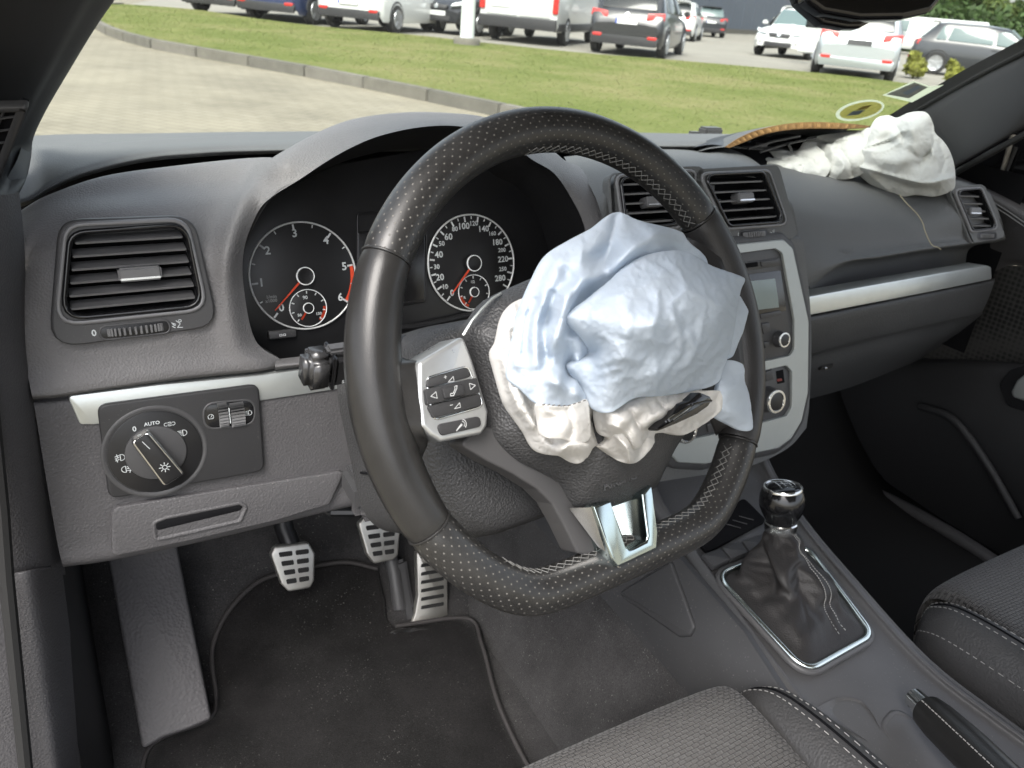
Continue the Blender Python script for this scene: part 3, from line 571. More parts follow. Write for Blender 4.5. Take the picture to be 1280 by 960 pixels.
# ------------------------------------------------------------------ steering wheel
LEATH = mat('smooth_leather', (.019, .0185, .018), .30, spec=.34, bump=('grain', 900, .06), var=(22, .25))
LEATHM = mat('matt_leather', (.022, .021, .021), .42, spec=.45, bump=('grain', 700, .12), var=(22, .2))
BOSS = mat('boss_grain', (.040, .040, .041), .5, spec=.42, bump=('grain', 560, .6), var=(10, .12))
STITCH = mat('grey_thread', (.13, .13, .125), .8)
WTHREAD = mat('pale_thread', (.33, .325, .31), .8)
PERF = mat('perforated_leather', (.019, .0185, .018), .36, spec=.45, var=(22, .25))
n, l, b = nd(PERF)
uvn = n.new('ShaderNodeUVMap'); uvn.uv_map = 'UVMap'
def vm(op, a, bb=None):
    q = n.new('ShaderNodeVectorMath'); q.operation = op; l.new(a, q.inputs[0])
    if bb is not None: q.inputs[1].default_value = bb
    return q.outputs['Value'] if op == 'LENGTH' else q.outputs[0]
def dots(off): return vm('LENGTH', vm('SUBTRACT', vm('FRACTION', vm('ADD', uvn.outputs[0], off)), (.5, .5, 0)))
mn = n.new('ShaderNodeMath'); mn.operation = 'MINIMUM'; l.new(dots((0, 0, 0)), mn.inputs[0]); l.new(dots((.5, .5, 0)), mn.inputs[1])
rp = n.new('ShaderNodeMapRange'); rp.inputs[1].default_value = .06; rp.inputs[2].default_value = .10; rp.inputs[3].default_value = 1; rp.inputs[4].default_value = 0; l.new(mn.outputs[0], rp.inputs[0])
mx = n.new('ShaderNodeMix'); mx.data_type = 'RGBA'; src = b.inputs['Base Color'].links[0].from_socket
l.new(rp.outputs[0], mx.inputs[0]); l.new(src, mx.inputs[6]); mx.inputs[7].default_value = (.135, .13, .12, 1); l.new(mx.outputs[2], b.inputs['Base Color'])
mr2 = n.new('ShaderNodeMix'); mr2.data_type = 'FLOAT'; l.new(rp.outputs[0], mr2.inputs[0]); src = b.inputs['Roughness'].links[0].from_socket; l.new(src, mr2.inputs[2]); mr2.inputs[3].default_value = .9; l.new(mr2.outputs[0], b.inputs['Roughness'])
ml = n.new('ShaderNodeMath'); ml.operation = 'MULTIPLY_ADD'; l.new(rp.outputs[0], ml.inputs[0]); ml.inputs[1].default_value = -.5; ml.inputs[2].default_value = .5; l.new(ml.outputs[0], b.inputs['Specular IOR Level'])

wc = EYE+(Vector((.3369, .4403, .9003))-EYE)*.927; t_ = math.radians(27.57); ya = math.radians(5.85)
ex = Vector((math.cos(ya), math.sin(ya), 0)); nf = Vector((-math.sin(ya)*math.cos(t_), math.cos(ya)*math.cos(t_), -math.sin(t_)))
WP = Plane(wc, ex, ex.cross(nf))
RW, RA, RN = .1690, .0158, .0158
sw = thing('steering_wheel', 'black leather flat-bottomed steering wheel with perforated grips and silver spokes', 'steering wheel', wc)
flat = -min(WP.uv(670, 767)[1], WP.uv(875, 692)[1])
FB = .148                                                     # distance of the flat bottom from the hub
def rim_c(a):
    """centre line radius at angle a (0 = right, 90 = top)"""
    s = -math.sin(a)
    if s <= .2: return RW
    f = FB/s; k = 22.0
    return -math.log(math.exp(-k*RW*10)+math.exp(-k*f*10))/(k*10)
def rim_pt(a): r = rim_c(a); return Vector((math.cos(a)*r, math.sin(a)*r))
def ang_px(x, y): u, v = WP.uv(x, y); return math.atan2(v, u)
def rim_sec(name, a0, a1, m, perf=False, swell=lambda a: 0, closed_ends=True):
    n_ = max(8, int(abs(a1-a0)/math.radians(1.2))); ns = 28; V = []; F = []; UV = []; s = 0; prev = None
    for i in range(n_+1):
        a = a0+(a1-a0)*i/n_; p = rim_pt(a); d = (rim_pt(a+.002)-rim_pt(a-.002)).normalized(); er = Vector((d.y, -d.x))
        if prev is not None: s += (p-prev).length
        prev = p; e = min(i, n_-i); sh = 1-.045*max(0, 1-e/1.5)
        for k in range(ns+1):
            ph = 2*math.pi*k/ns; c, sn = math.cos(ph), math.sin(ph)
            q = p+er*(c*RA*sh); hh = sn*RN*sh
            if swell(a): hh *= 1+.10*swell(a); q += er*(-swell(a)*.004*(1 if c < 0 else 0)*abs(c))
            V.append(WP.w(q.x, q.y, hh)); UV.append((s/.0080, ph*.0157/.0066))
    m_ = ns+1
    for i in range(n_):
        for k in range(ns): F.append((i*m_+k, (i+1)*m_+k, (i+1)*m_+k+1, i*m_+k+1))
    return mesh(name, V, F, m, sw, uv=UV)
aL0 = ang_px(488, 326); aL1 = ang_px(540, 655); aR1 = ang_px(874, 271); aR0 = ang_px(928, 555)
aL0 %= 2*math.pi; aL1 %= 2*math.pi; aR0 %= 2*math.pi; aR1 %= 2*math.pi
g = .006
rim_sec('rim_grip', aR1+g, aL0-g, PERF)
rim_sec('rim_grip', aL1+g, aR0-g, PERF)
rim_sec('rim_thumb_section', aL0+g, aL1-g, LEATH, swell=lambda a: max(0, math.sin((a-aL0)/(aL1-aL0)*math.pi)))
rim_sec('rim_thumb_section', aR0+g-2*math.pi, aR1-g, LEATHM, swell=lambda a: .6)
for a in (aL0, aL1, aR0, aR1):                                # seams between leather pieces
    p = rim_pt(a); d = (rim_pt(a+.002)-rim_pt(a-.002)).normalized(); er = Vector((d.y, -d.x))
    tube('rim_seam', [WP.w(p.x+er.x*math.cos(f)*RA*.975, p.y+er.y*math.cos(f)*RA*.975, math.sin(f)*RN*.975) for f in [2*math.pi*k/24 for k in range(24)]], .0009, LEATH, sw, 6, True)
W = MB()
def zig(W, a0, a1, step=.0072, rad=.00036, f0=2.62, f1=3.05):
    L = 0; a = a0; k = 0; pts = [[], []]
    while a < a1:
        p = rim_pt(a); d = (rim_pt(a+.002)-rim_pt(a-.002)).normalized(); er = Vector((d.y, -d.x))
        for z in range(2):
            f = (f0, f1)[(k+z) % 2]; q = p+er*(math.cos(f)*RA*1.02); pts[z].append(WP.w(q.x, q.y, math.sin(f)*RN*1.02))
        a += step/rim_c(a); k += 1
    for z in pts:
        for i in range(len(z)-1):
            mid = (z[i]+z[i+1])/2; c = WP.w(0, 0, 0); W.tube([z[i], z[i+1]], rad, 5)
zig(W, aR1+.02, aR1+1.15); zig(W, aL1+.35, aR0-.02)
st_ = W.build('cross_stitching', STITCH, sw); st_['kind'] = 'stuff'
# spoke and thumb rest on the left
def WR(*L): return [WP.px(*p) for p in L]
patch('side_spoke', [WR((476, 372, .010), (490, 372, .002), (497, 382, -.016)), WR((474, 415, .014), (485, 418, .006), (489, 432, -.010)), WR((474, 440, .0155), (490, 446, .0085), (506, 448, .002)), WR((474, 456, .016), (494, 462, .013), (526, 455, .010)),
    WR((474, 490, .016), (497, 492, .0125), (526, 492, .014)), WR((478, 530, .016), (500, 528, .0125), (530, 540, .013)), WR((487, 572, .0145), (508, 564, .008), (535, 553, .004)), WR((500, 606, .012), (514, 600, .004), (526, 580, -.006)), WR((512, 632, .008), (521, 632, -.002), (527, 622, -.015))], LEATH, sw, 8, 6, thick=.004)
patch('side_spoke', [WR((884, 285, .008), (862, 295, -.002), (850, 305, -.012)), WR((906, 335, .013), (876, 335, .007), (852, 345, 0)), WR((922, 400, .015), (888, 400, .009), (860, 400, .004)), WR((930, 450, .015), (892, 450, .009), (860, 450, 0)), WR((928, 490, .013), (905, 500, .006), (880, 505, 0)), WR((920, 530, .010), (906, 535, 0), (895, 545, -.01))], LEATHM, sw, 6, 6, thick=.004)
# airbag cover dome
def dome(name, P, out, c, hf, m, parent, n=4, nr=12, skirt=-.02):
    L = crm([(a, b, 0) for a, b in P.uvs(out)], n, True)[:, :2]; cc = np.array(P.uv(*c)); V = []; F = []; k = len(L)
    for j in range(nr+1):
        s = 1-(j/nr)
        if j == nr: s = .02
        for q in L: x = cc+(q-cc)*s; V.append(P.w(x[0], x[1], hf(s)))
    V = [P.w(q[0], q[1], skirt) for q in L]+V
    for j in range(nr+1):
        for i in range(k): F.append((j*k+i, j*k+(i+1) % k, (j+1)*k+(i+1) % k, (j+1)*k+i))
    F.append(tuple(range((nr+1)*k, (nr+2)*k)))
    if area2([tuple(q) for q in L]) < 0: F = [f[::-1] for f in F]
    return mesh(name, V, F, m, parent, auto=55)
dome('airbag_cover', WP, [(584, 416), (596, 396), (614, 374), (656, 353), (720, 330), (790, 330), (840, 360), (866, 420), (872, 470), (862, 520), (838, 560), (824, 588), (813, 608), (790, 621), (757, 633), (735, 637), (713, 632), (695, 604), (668, 588), (640, 573), (615, 546), (610, 515), (598, 462)], (720, 480), lambda s: .006+.034*(1-s**3.2), BOSS, sw, skirt=-.012)
ew = Plane(WP.px(772, 602, .022), WP.U, WP.V+WP.N*-.35); mesh('embossed_word', *text_geo(ew, 'AIRBAG', 0, 0, .009, .0028), BOSS, sw, False)
MB().tube(WR((579, 419, .012), (590, 401, .0135), (603, 386, .0125), (616, 373, .010), (626, 367, .007)), .0010, 6).build('cover_trim', SILVER, sw)
# silver button panel
bpn = slab('button_panel', WP, [(523, 453), (580, 419), (592, 450), (611.5, 514), (610, 532), (603, 543), (552, 553), (539, 545), (527, 533), (523, 498)], -.012, .0150, mat('satin_silver', (.46, .47, .47), .30, metal=.75, var=(40, .05)), sw, r=.004, bev=.0030, seg=4)
def wb(name, pts, h0, h1, m, r=.002, bev=.0008): return slab(name, WP, pts, h0, h1, m, bpn, r=r, bev=bev)
V, F = sweep(WP, fillet(ccw(WP.uvs([(533.5, 473), (584, 458.5), (604, 507), (542, 524.5)], .015)), .004), [(.0012, .0148), (.0008, .0158), (0, .0158), (-.0004, .015)]); mesh('cluster_rim', V, F, CHROME, bpn)
BTN = mat('button_plastic', (.024, .024, .025), .5, spec=.35, var=(40, .15))
wb('volume_button', [(535, 473.5), (583.5, 459.5), (590, 471), (533, 485.5)], .0148, .0172, BTN); wb('volume_button', [(534, 507.5), (600.5, 491.5), (603, 507), (542, 523)], .0148, .0172, BTN)
wb('track_button', [(531.5, 486.5), (596.5, 472), (600.5, 491), (534, 506.5)], .0148, .0184, BTN, .0012)
wb('phone_button', [(553, 485.5), (579.5, 480), (582, 493.5), (556, 498.5)], .018, .0206, BTN, .0012)
wb('voice_button', [(546, 531), (600, 520), (603, 533), (552, 545)], .0148, .0166, BTN, .003)
ru = math.atan2(WP.uv(596, 472)[1]-WP.uv(531, 486)[1], WP.uv(596, 472)[0]-WP.uv(531, 486)[0])
W = MB(); TRI = [(-.5, 0), (.35, .42), (.35, -.42), (-.5, 0)]; HORN = [(-.5, -.35), (.5, -.35), (.5, .3), (-.5, -.35)]
W.add(*icon(WP, [TRI], WP.uv(542.5, 494.5, .0184), .0048, .0187)); W.add(*icon(WP, [[(-x, y) for x, y in TRI]], WP.uv(590, 482.5, .0184), .0048, .0187))
W.add(*icon(WP, [HORN], WP.uv(563, 474, .0172), .0044, .0175)); W.add(*icon(WP, [[(-.3, .1), (.1, .1)], [(-.1, -.1), (-.1, .3)]], WP.uv(557.5, 472, .0172), .0045, .0175))
W.add(*icon(WP, [HORN], WP.uv(571, 507, .0172), .0044, .0175)); W.add(*icon(WP, [[(-.3, .1), (.1, .1)]], WP.uv(565, 507, .0172), .0045, .0175))
W.add(*icon(WP, [[(-.55, -.4), (-.2, -.45), (.35, .2), (.45, .5)], [(-.5, -.15), (-.2, -.2), (.15, .2), (.15, .5)], [(.15, .5), (.45, .5)], [(-.55, -.4), (-.5, -.15)]], WP.uv(567.5, 489, .0206), .0058, .0209))
W.add(*icon(WP, [[(-.6, -.35), (.15, .1)], [(-.6, -.3), (.1, .2)], arcp(.15, .15, .3, -50, 70), arcp(.15, .15, .5, -50, 70)], WP.uv(576, 532.5, .0166), .0062, .0169)); W.build('button_print', mat('button_print_grey', (.42, .43, .43), .6), bpn, smooth=False)
# lower spoke
slab('spoke_back', WP, [(575, 556), (600, 530), (650, 545), (690, 575), (725, 600), (735, 640), (745, 690), (760, 700), (722, 692), (704, 655), (690, 630), (672, 612), (640, 592), (610, 577)], -.016, .003, mat('spoke_grey', (.050, .049, .050), .5, spec=.4), sw, r=.004, bev=.0016, seg=3)
usp = slab('spoke_bracket', WP, [(742, 633), (764, 627), (772, 652), (783, 684), (787, 688), (808, 677), (810, 670), (803, 618), (815, 607), (823, 665), (822, 686), (772, 709), (764, 697)], -.006, .0195, mat('teal_reflect_chrome', (.50, .58, .58), .16, metal=1, var=(30, .08)), sw, bev=.0016, seg=3)  # teal tint in the metal stands for what the front face reflects
W = MB(); a = [WP.px(711, 635, .006), WP.px(745, 634, .0185), WP.px(774, 710, .0185), WP.px(764, 705, .010)]; W.add(a, [(0, 1, 2, 3)]); W.build('bracket_flank', BRUSH, sw)
W = MB(); W.add([WP.px(762, 628, -.004), WP.px(804, 616, -.004), WP.px(811, 672, -.002), WP.px(786, 690, -.002)], [(0, 3, 2, 1)]); W.build('bracket_recess', BRUSH, sw)
W = MB(); W.add([WP.px(783, 628, .0), WP.px(804, 617, .018), WP.px(809, 668, .018), WP.px(800, 668, .0)], [(0, 3, 2, 1)]); W.build('bracket_inner_side', BRUSH, sw)
# flap of the burst cover with its badge
slab('cover_flap', WP, [(820, 536), (840, 518), (850, 505), (862, 501), (875, 490), (888, 495), (891, 500), (886, 508), (872, 518), (846, 530), (823, 539)], .066, .074, GLOSSB, sw, r=.003)
W = MB(); W.tube(WR((836, 525, .0756), (850, 516, .0762), (862, 508, .0762)), .0012, 6); W.tube(WR((841, 526, .0756), (856, 516, .0762), (864, 508, .0762)), .0010, 6); W.tube(WR((866, 506, .0756), (880, 502, .0762), (889, 501, .0756)), .0009, 6); W.build('flap_badge', CHROME, sw)
slab('cover_inner_edge', WP, [(820, 560), (828, 534), (833, 545), (822, 585), (816, 606), (814, 598)], .006, .010, mat('pale_plastic', (.38, .36, .38), .6), sw)

# ------------------------------------------------------------------ steering column and stalk
colm = thing('steering_column', 'black grained steering column shroud behind the steering wheel', 'steering column', wc-WP.N*.1)
def rrect(wd, ht, r, n=6): return fillet([(-wd, -ht), (wd, -ht), (wd, ht), (-wd, ht)], r, n)
secs = []
for h, wd, ht, dv in ((-.046, .090, .062, -.034), (-.050, .104, .074, -.034), (-.060, .112, .081, -.034), (-.10, .117, .085, -.036), (-.2, .118, .086, -.040)):
    secs.append([WP.w(u, v+dv, h) for u, v in rrect(wd, ht, .048, 10)])
V = sum(secs, []); k = len(secs[0]); F = [(i*k+j, (i+1)*k+j, (i+1)*k+(j+1) % k, i*k+(j+1) % k) for i in range(len(secs)-1) for j in range(k)]+[tuple(range(k))]
mesh('shroud', V, F, BOSS, colm, auto=50)
W = MB(); m0 = [WP.w(-.1135, -.06, -.062), WP.w(-.1175, -.06, -.10), WP.w(-.1185, -.06, -.18)]; W.tube(m0, .0012, 6); W.build('shroud_seam', VOID, colm)
W = MB(); W.box(Y(466, 605, .60), .05, .05, .03); W.build('column_bracket', SMOOTH, colm, bev=.006)
p = Y(490, 620, .60); W = MB(); W.box(p+Vector((-.015, 0, .0)), .05, .03, .04); W.build('adjust_lever', LOW, colm, bev=.010, seg=3)
stk = thing('indicator_stalk', 'black indicator stalk with silver tipped cruise switch beside the steering wheel', 'stalk', Y(430, 455, .50))
c0 = Y(389, 461, .5); XX = Vector((1, .06, -.02)).normalized(); ZZ = (Vector((0, -.25, 1))-XX*Vector((0, -.25, 1)).dot(XX)).normalized(); YY = ZZ.cross(XX); ax3 = (XX, YY, ZZ)
body = MB().box(c0+XX*.095, .165, .020, .0285, ax3).build('stalk_body', BLACK, stk, bev=.004, seg=3)
MB().box(c0+XX*.004, .022, .023, .031, ax3).build('stalk_tip', mat('dark_grey_gloss', (.028, .028, .029), .25, spec=.6), stk, bev=.0055, seg=4, auto=None)
MB().box(c0+XX*.0135, .003, .022, .030, ax3).build('stalk_collar', GLOSSB, stk, bev=.001)
MB().box(c0+XX*.018+ZZ*.015, .016, .010, .006, ax3).build('cruise_switch', SMOOTH, stk, bev=.002)
sp_ = Plane(c0-YY*.0098, XX, ZZ); W = MB(); W.add(*icon(sp_, [arcp(0, 0, .4, -60, 240), [(0, 0), (.3, .3)]], (.0235, .002), .0055, .0003)); W.add(*text_geo(sp_, 'SET', .0235, -.0085, .0042, .0003)); W.add(*text_geo(sp_, 'RES', .0235, .0105, .0042, .0003)); W.add(*icon(sp_, LAMP, (.037, .008), .006, .0003)); W.add(*icon(sp_, LAMP, (.037, -.001), .006, .0003)); W.build('stalk_print', PRINT, stk, smooth=False)

# ------------------------------------------------------------------ crumpled cloth sheets
def cloth_mat(name, col, tl=.18):
    m = mat(name, col, .95, spec=.04); n, l, b = nd(m)
    tc = n.new('ShaderNodeTexCoord'); nz = n.new('ShaderNodeTexNoise'); nz.inputs['Scale'].default_value = 55; nz.inputs['Detail'].default_value = 3; l.new(tc.outputs['Object'], nz.inputs['Vector'])
    wv = n.new('ShaderNodeTexVoronoi'); wv.inputs['Scale'].default_value = 900; l.new(tc.outputs['Object'], wv.inputs['Vector'])
    b1 = n.new('ShaderNodeBump'); b1.inputs['Strength'].default_value = .03; b1.inputs['Distance'].default_value = .004; l.new(nz.outputs[0], b1.inputs['Height'])
    b2 = n.new('ShaderNodeBump'); b2.inputs['Strength'].default_value = .16; b2.inputs['Distance'].default_value = .0006; l.new(wv.outputs[0], b2.inputs['Height']); l.new(b1.outputs[0], b2.inputs['Normal']); l.new(b2.outputs[0], b.inputs['Normal'])
    t = n.new('ShaderNodeBsdfTranslucent'); t.inputs[0].default_value = (*col, 1); ms = n.new('ShaderNodeMixShader'); ms.inputs[0].default_value = tl
    out = n['Material Output']; l.new(b.outputs[0], ms.inputs[1]); l.new(t.outputs[0], ms.inputs[2]); l.new(ms.outputs[0], out.inputs[0]); return m
BLUE = cloth_mat('pale_blue_nylon', (.56, .63, .71), .3); CREAM = cloth_mat('white_nylon', (.71, .695, .665), .28); WHITE = cloth_mat('white_bag_nylon', (.54, .55, .525), .12)
from mathutils.geometry import delaunay_2d_cdt
def crumple(p, amp, f, seed):
    q = Vector((p[0]*f+seed*7.3, p[1]*f-seed*3.1, seed*1.7)); w_ = Vector((noise.noise(q*.8+Vector((5, 0, 0))), noise.noise(q*.8+Vector((0, 9, 0))), 0))*.8
    q2 = q+w_; a = 1-abs(noise.noise(q2))*2.4; b2 = 1-abs(noise.noise(q2*2.1+Vector((3, 3, 3))))*2.4; c2 = 1-abs(noise.noise(q2*4.6+Vector((8, 3, 3))))*2.4
    return amp*(a*.6+b2*.4+c2*.16-.5)
def relax(X, T, grow, its=220, bend=.10, pin=None, pinw=.25, seed=1, low=None, N=None):
    """settles a cloth whose weave is a little larger than the shape it lies on, so that it buckles into creases"""
    X = X.copy(); X0 = X.copy(); E = {}
    for t in T:
        for i in range(3):
            a, b2, o = t[i], t[(i+1) % 3], t[(i+2) % 3]; E.setdefault((min(a, b2), max(a, b2)), []).append(o)
    ed = np.array(list(E.keys())); bd = np.array([v for v in E.values() if len(v) == 2])
    I = np.r_[ed[:, 0], bd[:, 0]]; J = np.r_[ed[:, 1], bd[:, 1]]; L = np.linalg.norm(X[I]-X[J], axis=1); r = np.random.default_rng(seed)
    g = np.r_[np.full(len(ed), 1+grow), np.full(len(bd), 1+grow*.92)]; L = L*g; W_ = np.r_[np.ones(len(ed)), np.full(len(bd), bend)]; n_ = len(X)
    cnt = np.bincount(np.r_[I, J], np.r_[W_, W_], n_)+1e-9; vel = np.zeros_like(X)
    for it in range(its):
        D = X[J]-X[I]; d = np.linalg.norm(D, axis=1)+1e-9; c = (D*((d-L)/d*.5*W_)[:, None])
        mv = np.stack([np.bincount(I, c[:, k], n_)-np.bincount(J, c[:, k], n_) for k in range(3)], 1)/cnt[:, None]*1.6
        vel = vel*.80+mv; X = X+vel
        if pin is not None: X[pin] += (X0[pin]-X[pin])*pinw
        X += (X0-X)*.004
        if low is not None:
            q = ((X-X0)*N).sum(1); under = np.minimum(q+low, 0); X -= N*under[:, None]
    return X
def sheet(name, P, out, pts, m, parent, c=None, amp=.0015, f=14, seed=1, smooth=6, roll=.010, back=None, n=5, spl=True, folds=(), sp=3.6, grow=.009, its=240, bend=.8, hs=1.0, hb=None, **kw):
    O = crm([(a, b, h) for a, b, h in out], 12, True) if spl else np.concatenate([np.linspace(np.array(out[i], float), np.array(out[(i+1) % len(out)], float), 12, endpoint=False) for i in range(len(out))])
    seg = np.linalg.norm((np.roll(O, -1, 0)-O)[:, :2], axis=1); cum = np.r_[0, np.cumsum(seg)]; k = max(20, int(cum[-1]/sp)); tq = np.linspace(0, cum[-1], k, endpoint=False); OO = np.vstack([O, O[:1]]); O = np.stack([np.interp(tq, cum, OO[:, i]) for i in range(3)], 1)
    mean = np.mean([h for a, b, h in pts]) if pts else O[:, 2].mean()
    cpts = [(a, b, h) for a, b, h in out]+[(a, b, mean+(h-mean)*hs) for a, b, h in pts]; hh = np.array([h for a, b, h in cpts])
    vs, es, fs, ov, oe, of = delaunay_2d_cdt([Vector((a, b)) for a, b, h in cpts], [], [], 0, 1e-5)
    vh = [np.mean([hh[i] for i in o]) for o in ov]; vx = np.array([tuple(v) for v in vs])
    (x0, y0), (x1, y1) = O[:, :2].min(0), O[:, :2].max(0); gr = []
    for j, y in enumerate(np.arange(y0, y1, sp*.866)):
        for x in np.arange(x0+(j % 2)*sp/2, x1, sp): gr.append((x, y))
    gr = np.array(gr)+np.random.default_rng(seed).uniform(-.22, .22, (len(gr), 2))*sp; ins = np.zeros(len(gr), bool); dm = np.full(len(gr), 1e9)
    for i in range(k):
        a, b2 = O[i-1, :2], O[i, :2]; ab = b2-a
        cnd = ((a[1] > gr[:, 1]) != (b2[1] > gr[:, 1])); ins ^= cnd & (gr[:, 0] < ab[0]*(gr[:, 1]-a[1])/(ab[1] if ab[1] else 1e-9)+a[0])
        tt = np.clip(((gr-a)@ab)/(ab@ab+1e-9), 0, 1); dm = np.minimum(dm, np.linalg.norm(gr-(a+ab*tt[:, None]), axis=1))
    gr = gr[ins & (dm > sp*.62)]; G = np.vstack([O[:, :2], gr]); H = np.full(len(G), np.nan)
    for f_ in fs:
        a, b2, d = (vx[i] for i in f_); T = np.array([b2-a, d-a]).T
        if abs(np.linalg.det(T)) < 1e-6: continue
        r = (G-a)@np.linalg.inv(T).T; inn = (r[:, 0] >= -1e-4) & (r[:, 1] >= -1e-4) & (r.sum(1) <= 1.0001)
        H[inn] = (vh[f_[0]]+(vh[f_[1]]-vh[f_[0]])*r[:, 0]+(vh[f_[2]]-vh[f_[0]])*r[:, 1])[inn]
    H[:k] = O[:, 2]; H[np.isnan(H)] = O[:, 2].mean()
    v2, e2_, tri, ov2, _, _ = delaunay_2d_cdt([Vector(g) for g in G], [(i, (i+1) % k) for i in range(k)], [], 1, 1e-5)
    v2a = np.array([tuple(v) for v in v2]); G = v2a; H2 = np.array([H[o[0]] if o else 0 for o in ov2]); isb = np.array([bool(o) and min(o) < k for o in ov2]); H = H2
    tri = [tuple(t) for t in tri if len(t) == 3]
    adj = np.array([(t[i], t[(i+1) % 3]) for t in tri for i in range(3)]); deg = np.bincount(adj[:, 0], minlength=len(G))+np.bincount(adj[:, 1], minlength=len(G))+1e-9
    for it in range(smooth*2):
        av = (np.bincount(adj[:, 0], H[adj[:, 1]], len(G))+np.bincount(adj[:, 1], H[adj[:, 0]], len(G)))/deg; H = np.where(isb, H, H*.4+av*.6)
    fd = np.zeros(len(G))
    for pl_, A_, w_, kd in folds:
        pp = np.array(crm([(a, b2, 0) for a, b2 in pl_], 4))[:, :2] if len(pl_) > 2 else np.array(pl_, float); best = np.full(len(G), 1e9); sg = np.zeros(len(G))
        for i in range(len(pp)-1):
            ab = pp[i+1]-pp[i]; tt = np.clip(((G-pp[i])@ab)/((ab**2).sum()+1e-9), 0, 1); dd = np.linalg.norm(G-(pp[i]+ab*tt[:, None]), axis=1); cr_ = ab[0]*(G[:, 1]-pp[i][1])-ab[1]*(G[:, 0]-pp[i][0]); mm = dd < best; best[mm] = dd[mm]; sg[mm] = np.sign(cr_[mm])
        fd += A_*np.exp(-best/w_) if kd == 'r' else A_*np.exp(-(best/w_)**2) if kd == 'g' else A_*np.where(sg > 0, np.exp(-best/w_), np.exp(-best/3.5))
    X = np.array([tuple(P.px(G[i, 0], G[i, 1], H[i]+fd[i]+(0 if isb[i] else crumple((G[i, 0]/100, G[i, 1]/100), amp, f/10, seed)))) for i in range(len(G))])
    Nn = np.tile(np.array(tuple(P.N)), (len(X), 1))
    X = relax(X, tri, grow, its, bend, pin=isb, pinw=.35, seed=seed, low=.006, N=Nn)
    V = [Vector(x) for x in X]; F = [tuple(t) for t in tri]
    # rolled-under hem along the outline
    loop = [None]*k
    for i, o in enumerate(ov2):
        for q in o:
            if q < k: loop[q] = i
    loop = [q for q in loop if q is not None]; kk = len(loop); cen = sum((V[i] for i in loop), Vector())/kk; prev = loop
    for s2, dh in ((1.0, -.35), (.985, -.8), (.955, -1.0))+(((.8, 0), (.45, 0), (.03, 0)) if back is not None else ()):
        new = []
        for i in loop:
            p = cen+(V[i]-cen)*s2
            if dh: p = p+P.N*(dh*roll)
            else: hgt = (p-P.o).dot(P.N); p = p+P.N*((back-hgt)*{.8: .75, .45: 1, .03: 1.05}[s2])
            new.append(len(V)); V.append(p)
        for i in range(kk): F.append((prev[i], prev[(i+1) % kk], new[(i+1) % kk], new[i]))
        prev = new
    o = mesh(name, V, F, m, parent); bm = bmesh.new(); bm.from_mesh(o.data); bmesh.ops.recalc_face_normals(bm, faces=bm.faces); bm.to_mesh(o.data); bm.free(); o.data.polygons.foreach_set('use_smooth', [True]*len(o.data.polygons))
    md = o.modifiers.new('soft', 'SUBSURF'); md.levels = 1; md.render_levels = 1; return o
# ------------------------------------------------------------------ driver airbag
ab = thing('driver_airbag', 'crumpled deflated pale blue and white airbag hanging from the steering wheel hub', 'airbag', WP.px(760, 430, .04))
sheet('airbag_lining', WP, [(656, 372, .030), (640, 382, .034), (631, 398, .034), (625, 425, .032), (618, 440, .030), (623, 462, .030), (633, 497, .032), (640, 512, .03), (660, 540, .032), (676, 565, .034), (705, 571, .04), (723, 580, .046), (735, 572, .05), (748, 557, .046), (775, 573, .044), (790, 580, .044), (803, 574, .046), (818, 556, .046), (822, 540, .046), (850, 520, .045), (880, 480, .04), (850, 420, .03), (780, 380, .03), (700, 360, .03)],
      [(640, 430, .045), (645, 480, .05), (665, 525, .052), (690, 555, .054), (720, 555, .062), (745, 540, .04), (765, 550, .055), (785, 560, .06), (800, 545, .058), (740, 520, .05), (780, 500, .06), (660, 400, .04), (730, 450, .045)], CREAM, ab, (735, 470), sp=2.5, amp=.0012, f=22, seed=3, roll=.012, grow=.02, folds=[([(650, 470), (668, 520), (690, 552)], -.010, 4, 'r'), ([(742, 520), (748, 545), (746, 560)], -.013, 4, 'r'), ([(703, 562), (716, 553), (735, 557)], .006, 4, 's'), ([(770, 545), (784, 560), (788, 576)], .008, 4, 'r'), ([(640, 415), (646, 450), (643, 482)], -.008, 4, 'r'), ([(628, 450), (636, 480), (648, 512)], .005, 4, 'r'), ([(640, 450), (645, 490), (665, 530)], .006, 10, 'g'), ([(655, 470), (668, 510), (690, 545)], -.007, 8, 'g'), ([(700, 565), (716, 560), (735, 560)], .008, 9, 'g'), ([(745, 525), (752, 545)], -.012, 8, 'g'), ([(770, 520), (780, 545), (788, 572)], .010, 9, 'g'), ([(800, 520), (800, 545), (798, 570)], -.007, 8, 'g'), ([(640, 400), (634, 430)], .005, 8, 'g')])
sheet('airbag_side_fold', WP, [(926, 369, .050), (937, 388, .046), (930, 415, .045), (917, 446, .042), (905, 452, .04), (895, 430, .045), (905, 390, .05)], [(920, 395, .054), (912, 425, .048)], BLUE, ab, (914, 412), nr=16, amp=.0004, roll=.006, spl=False)
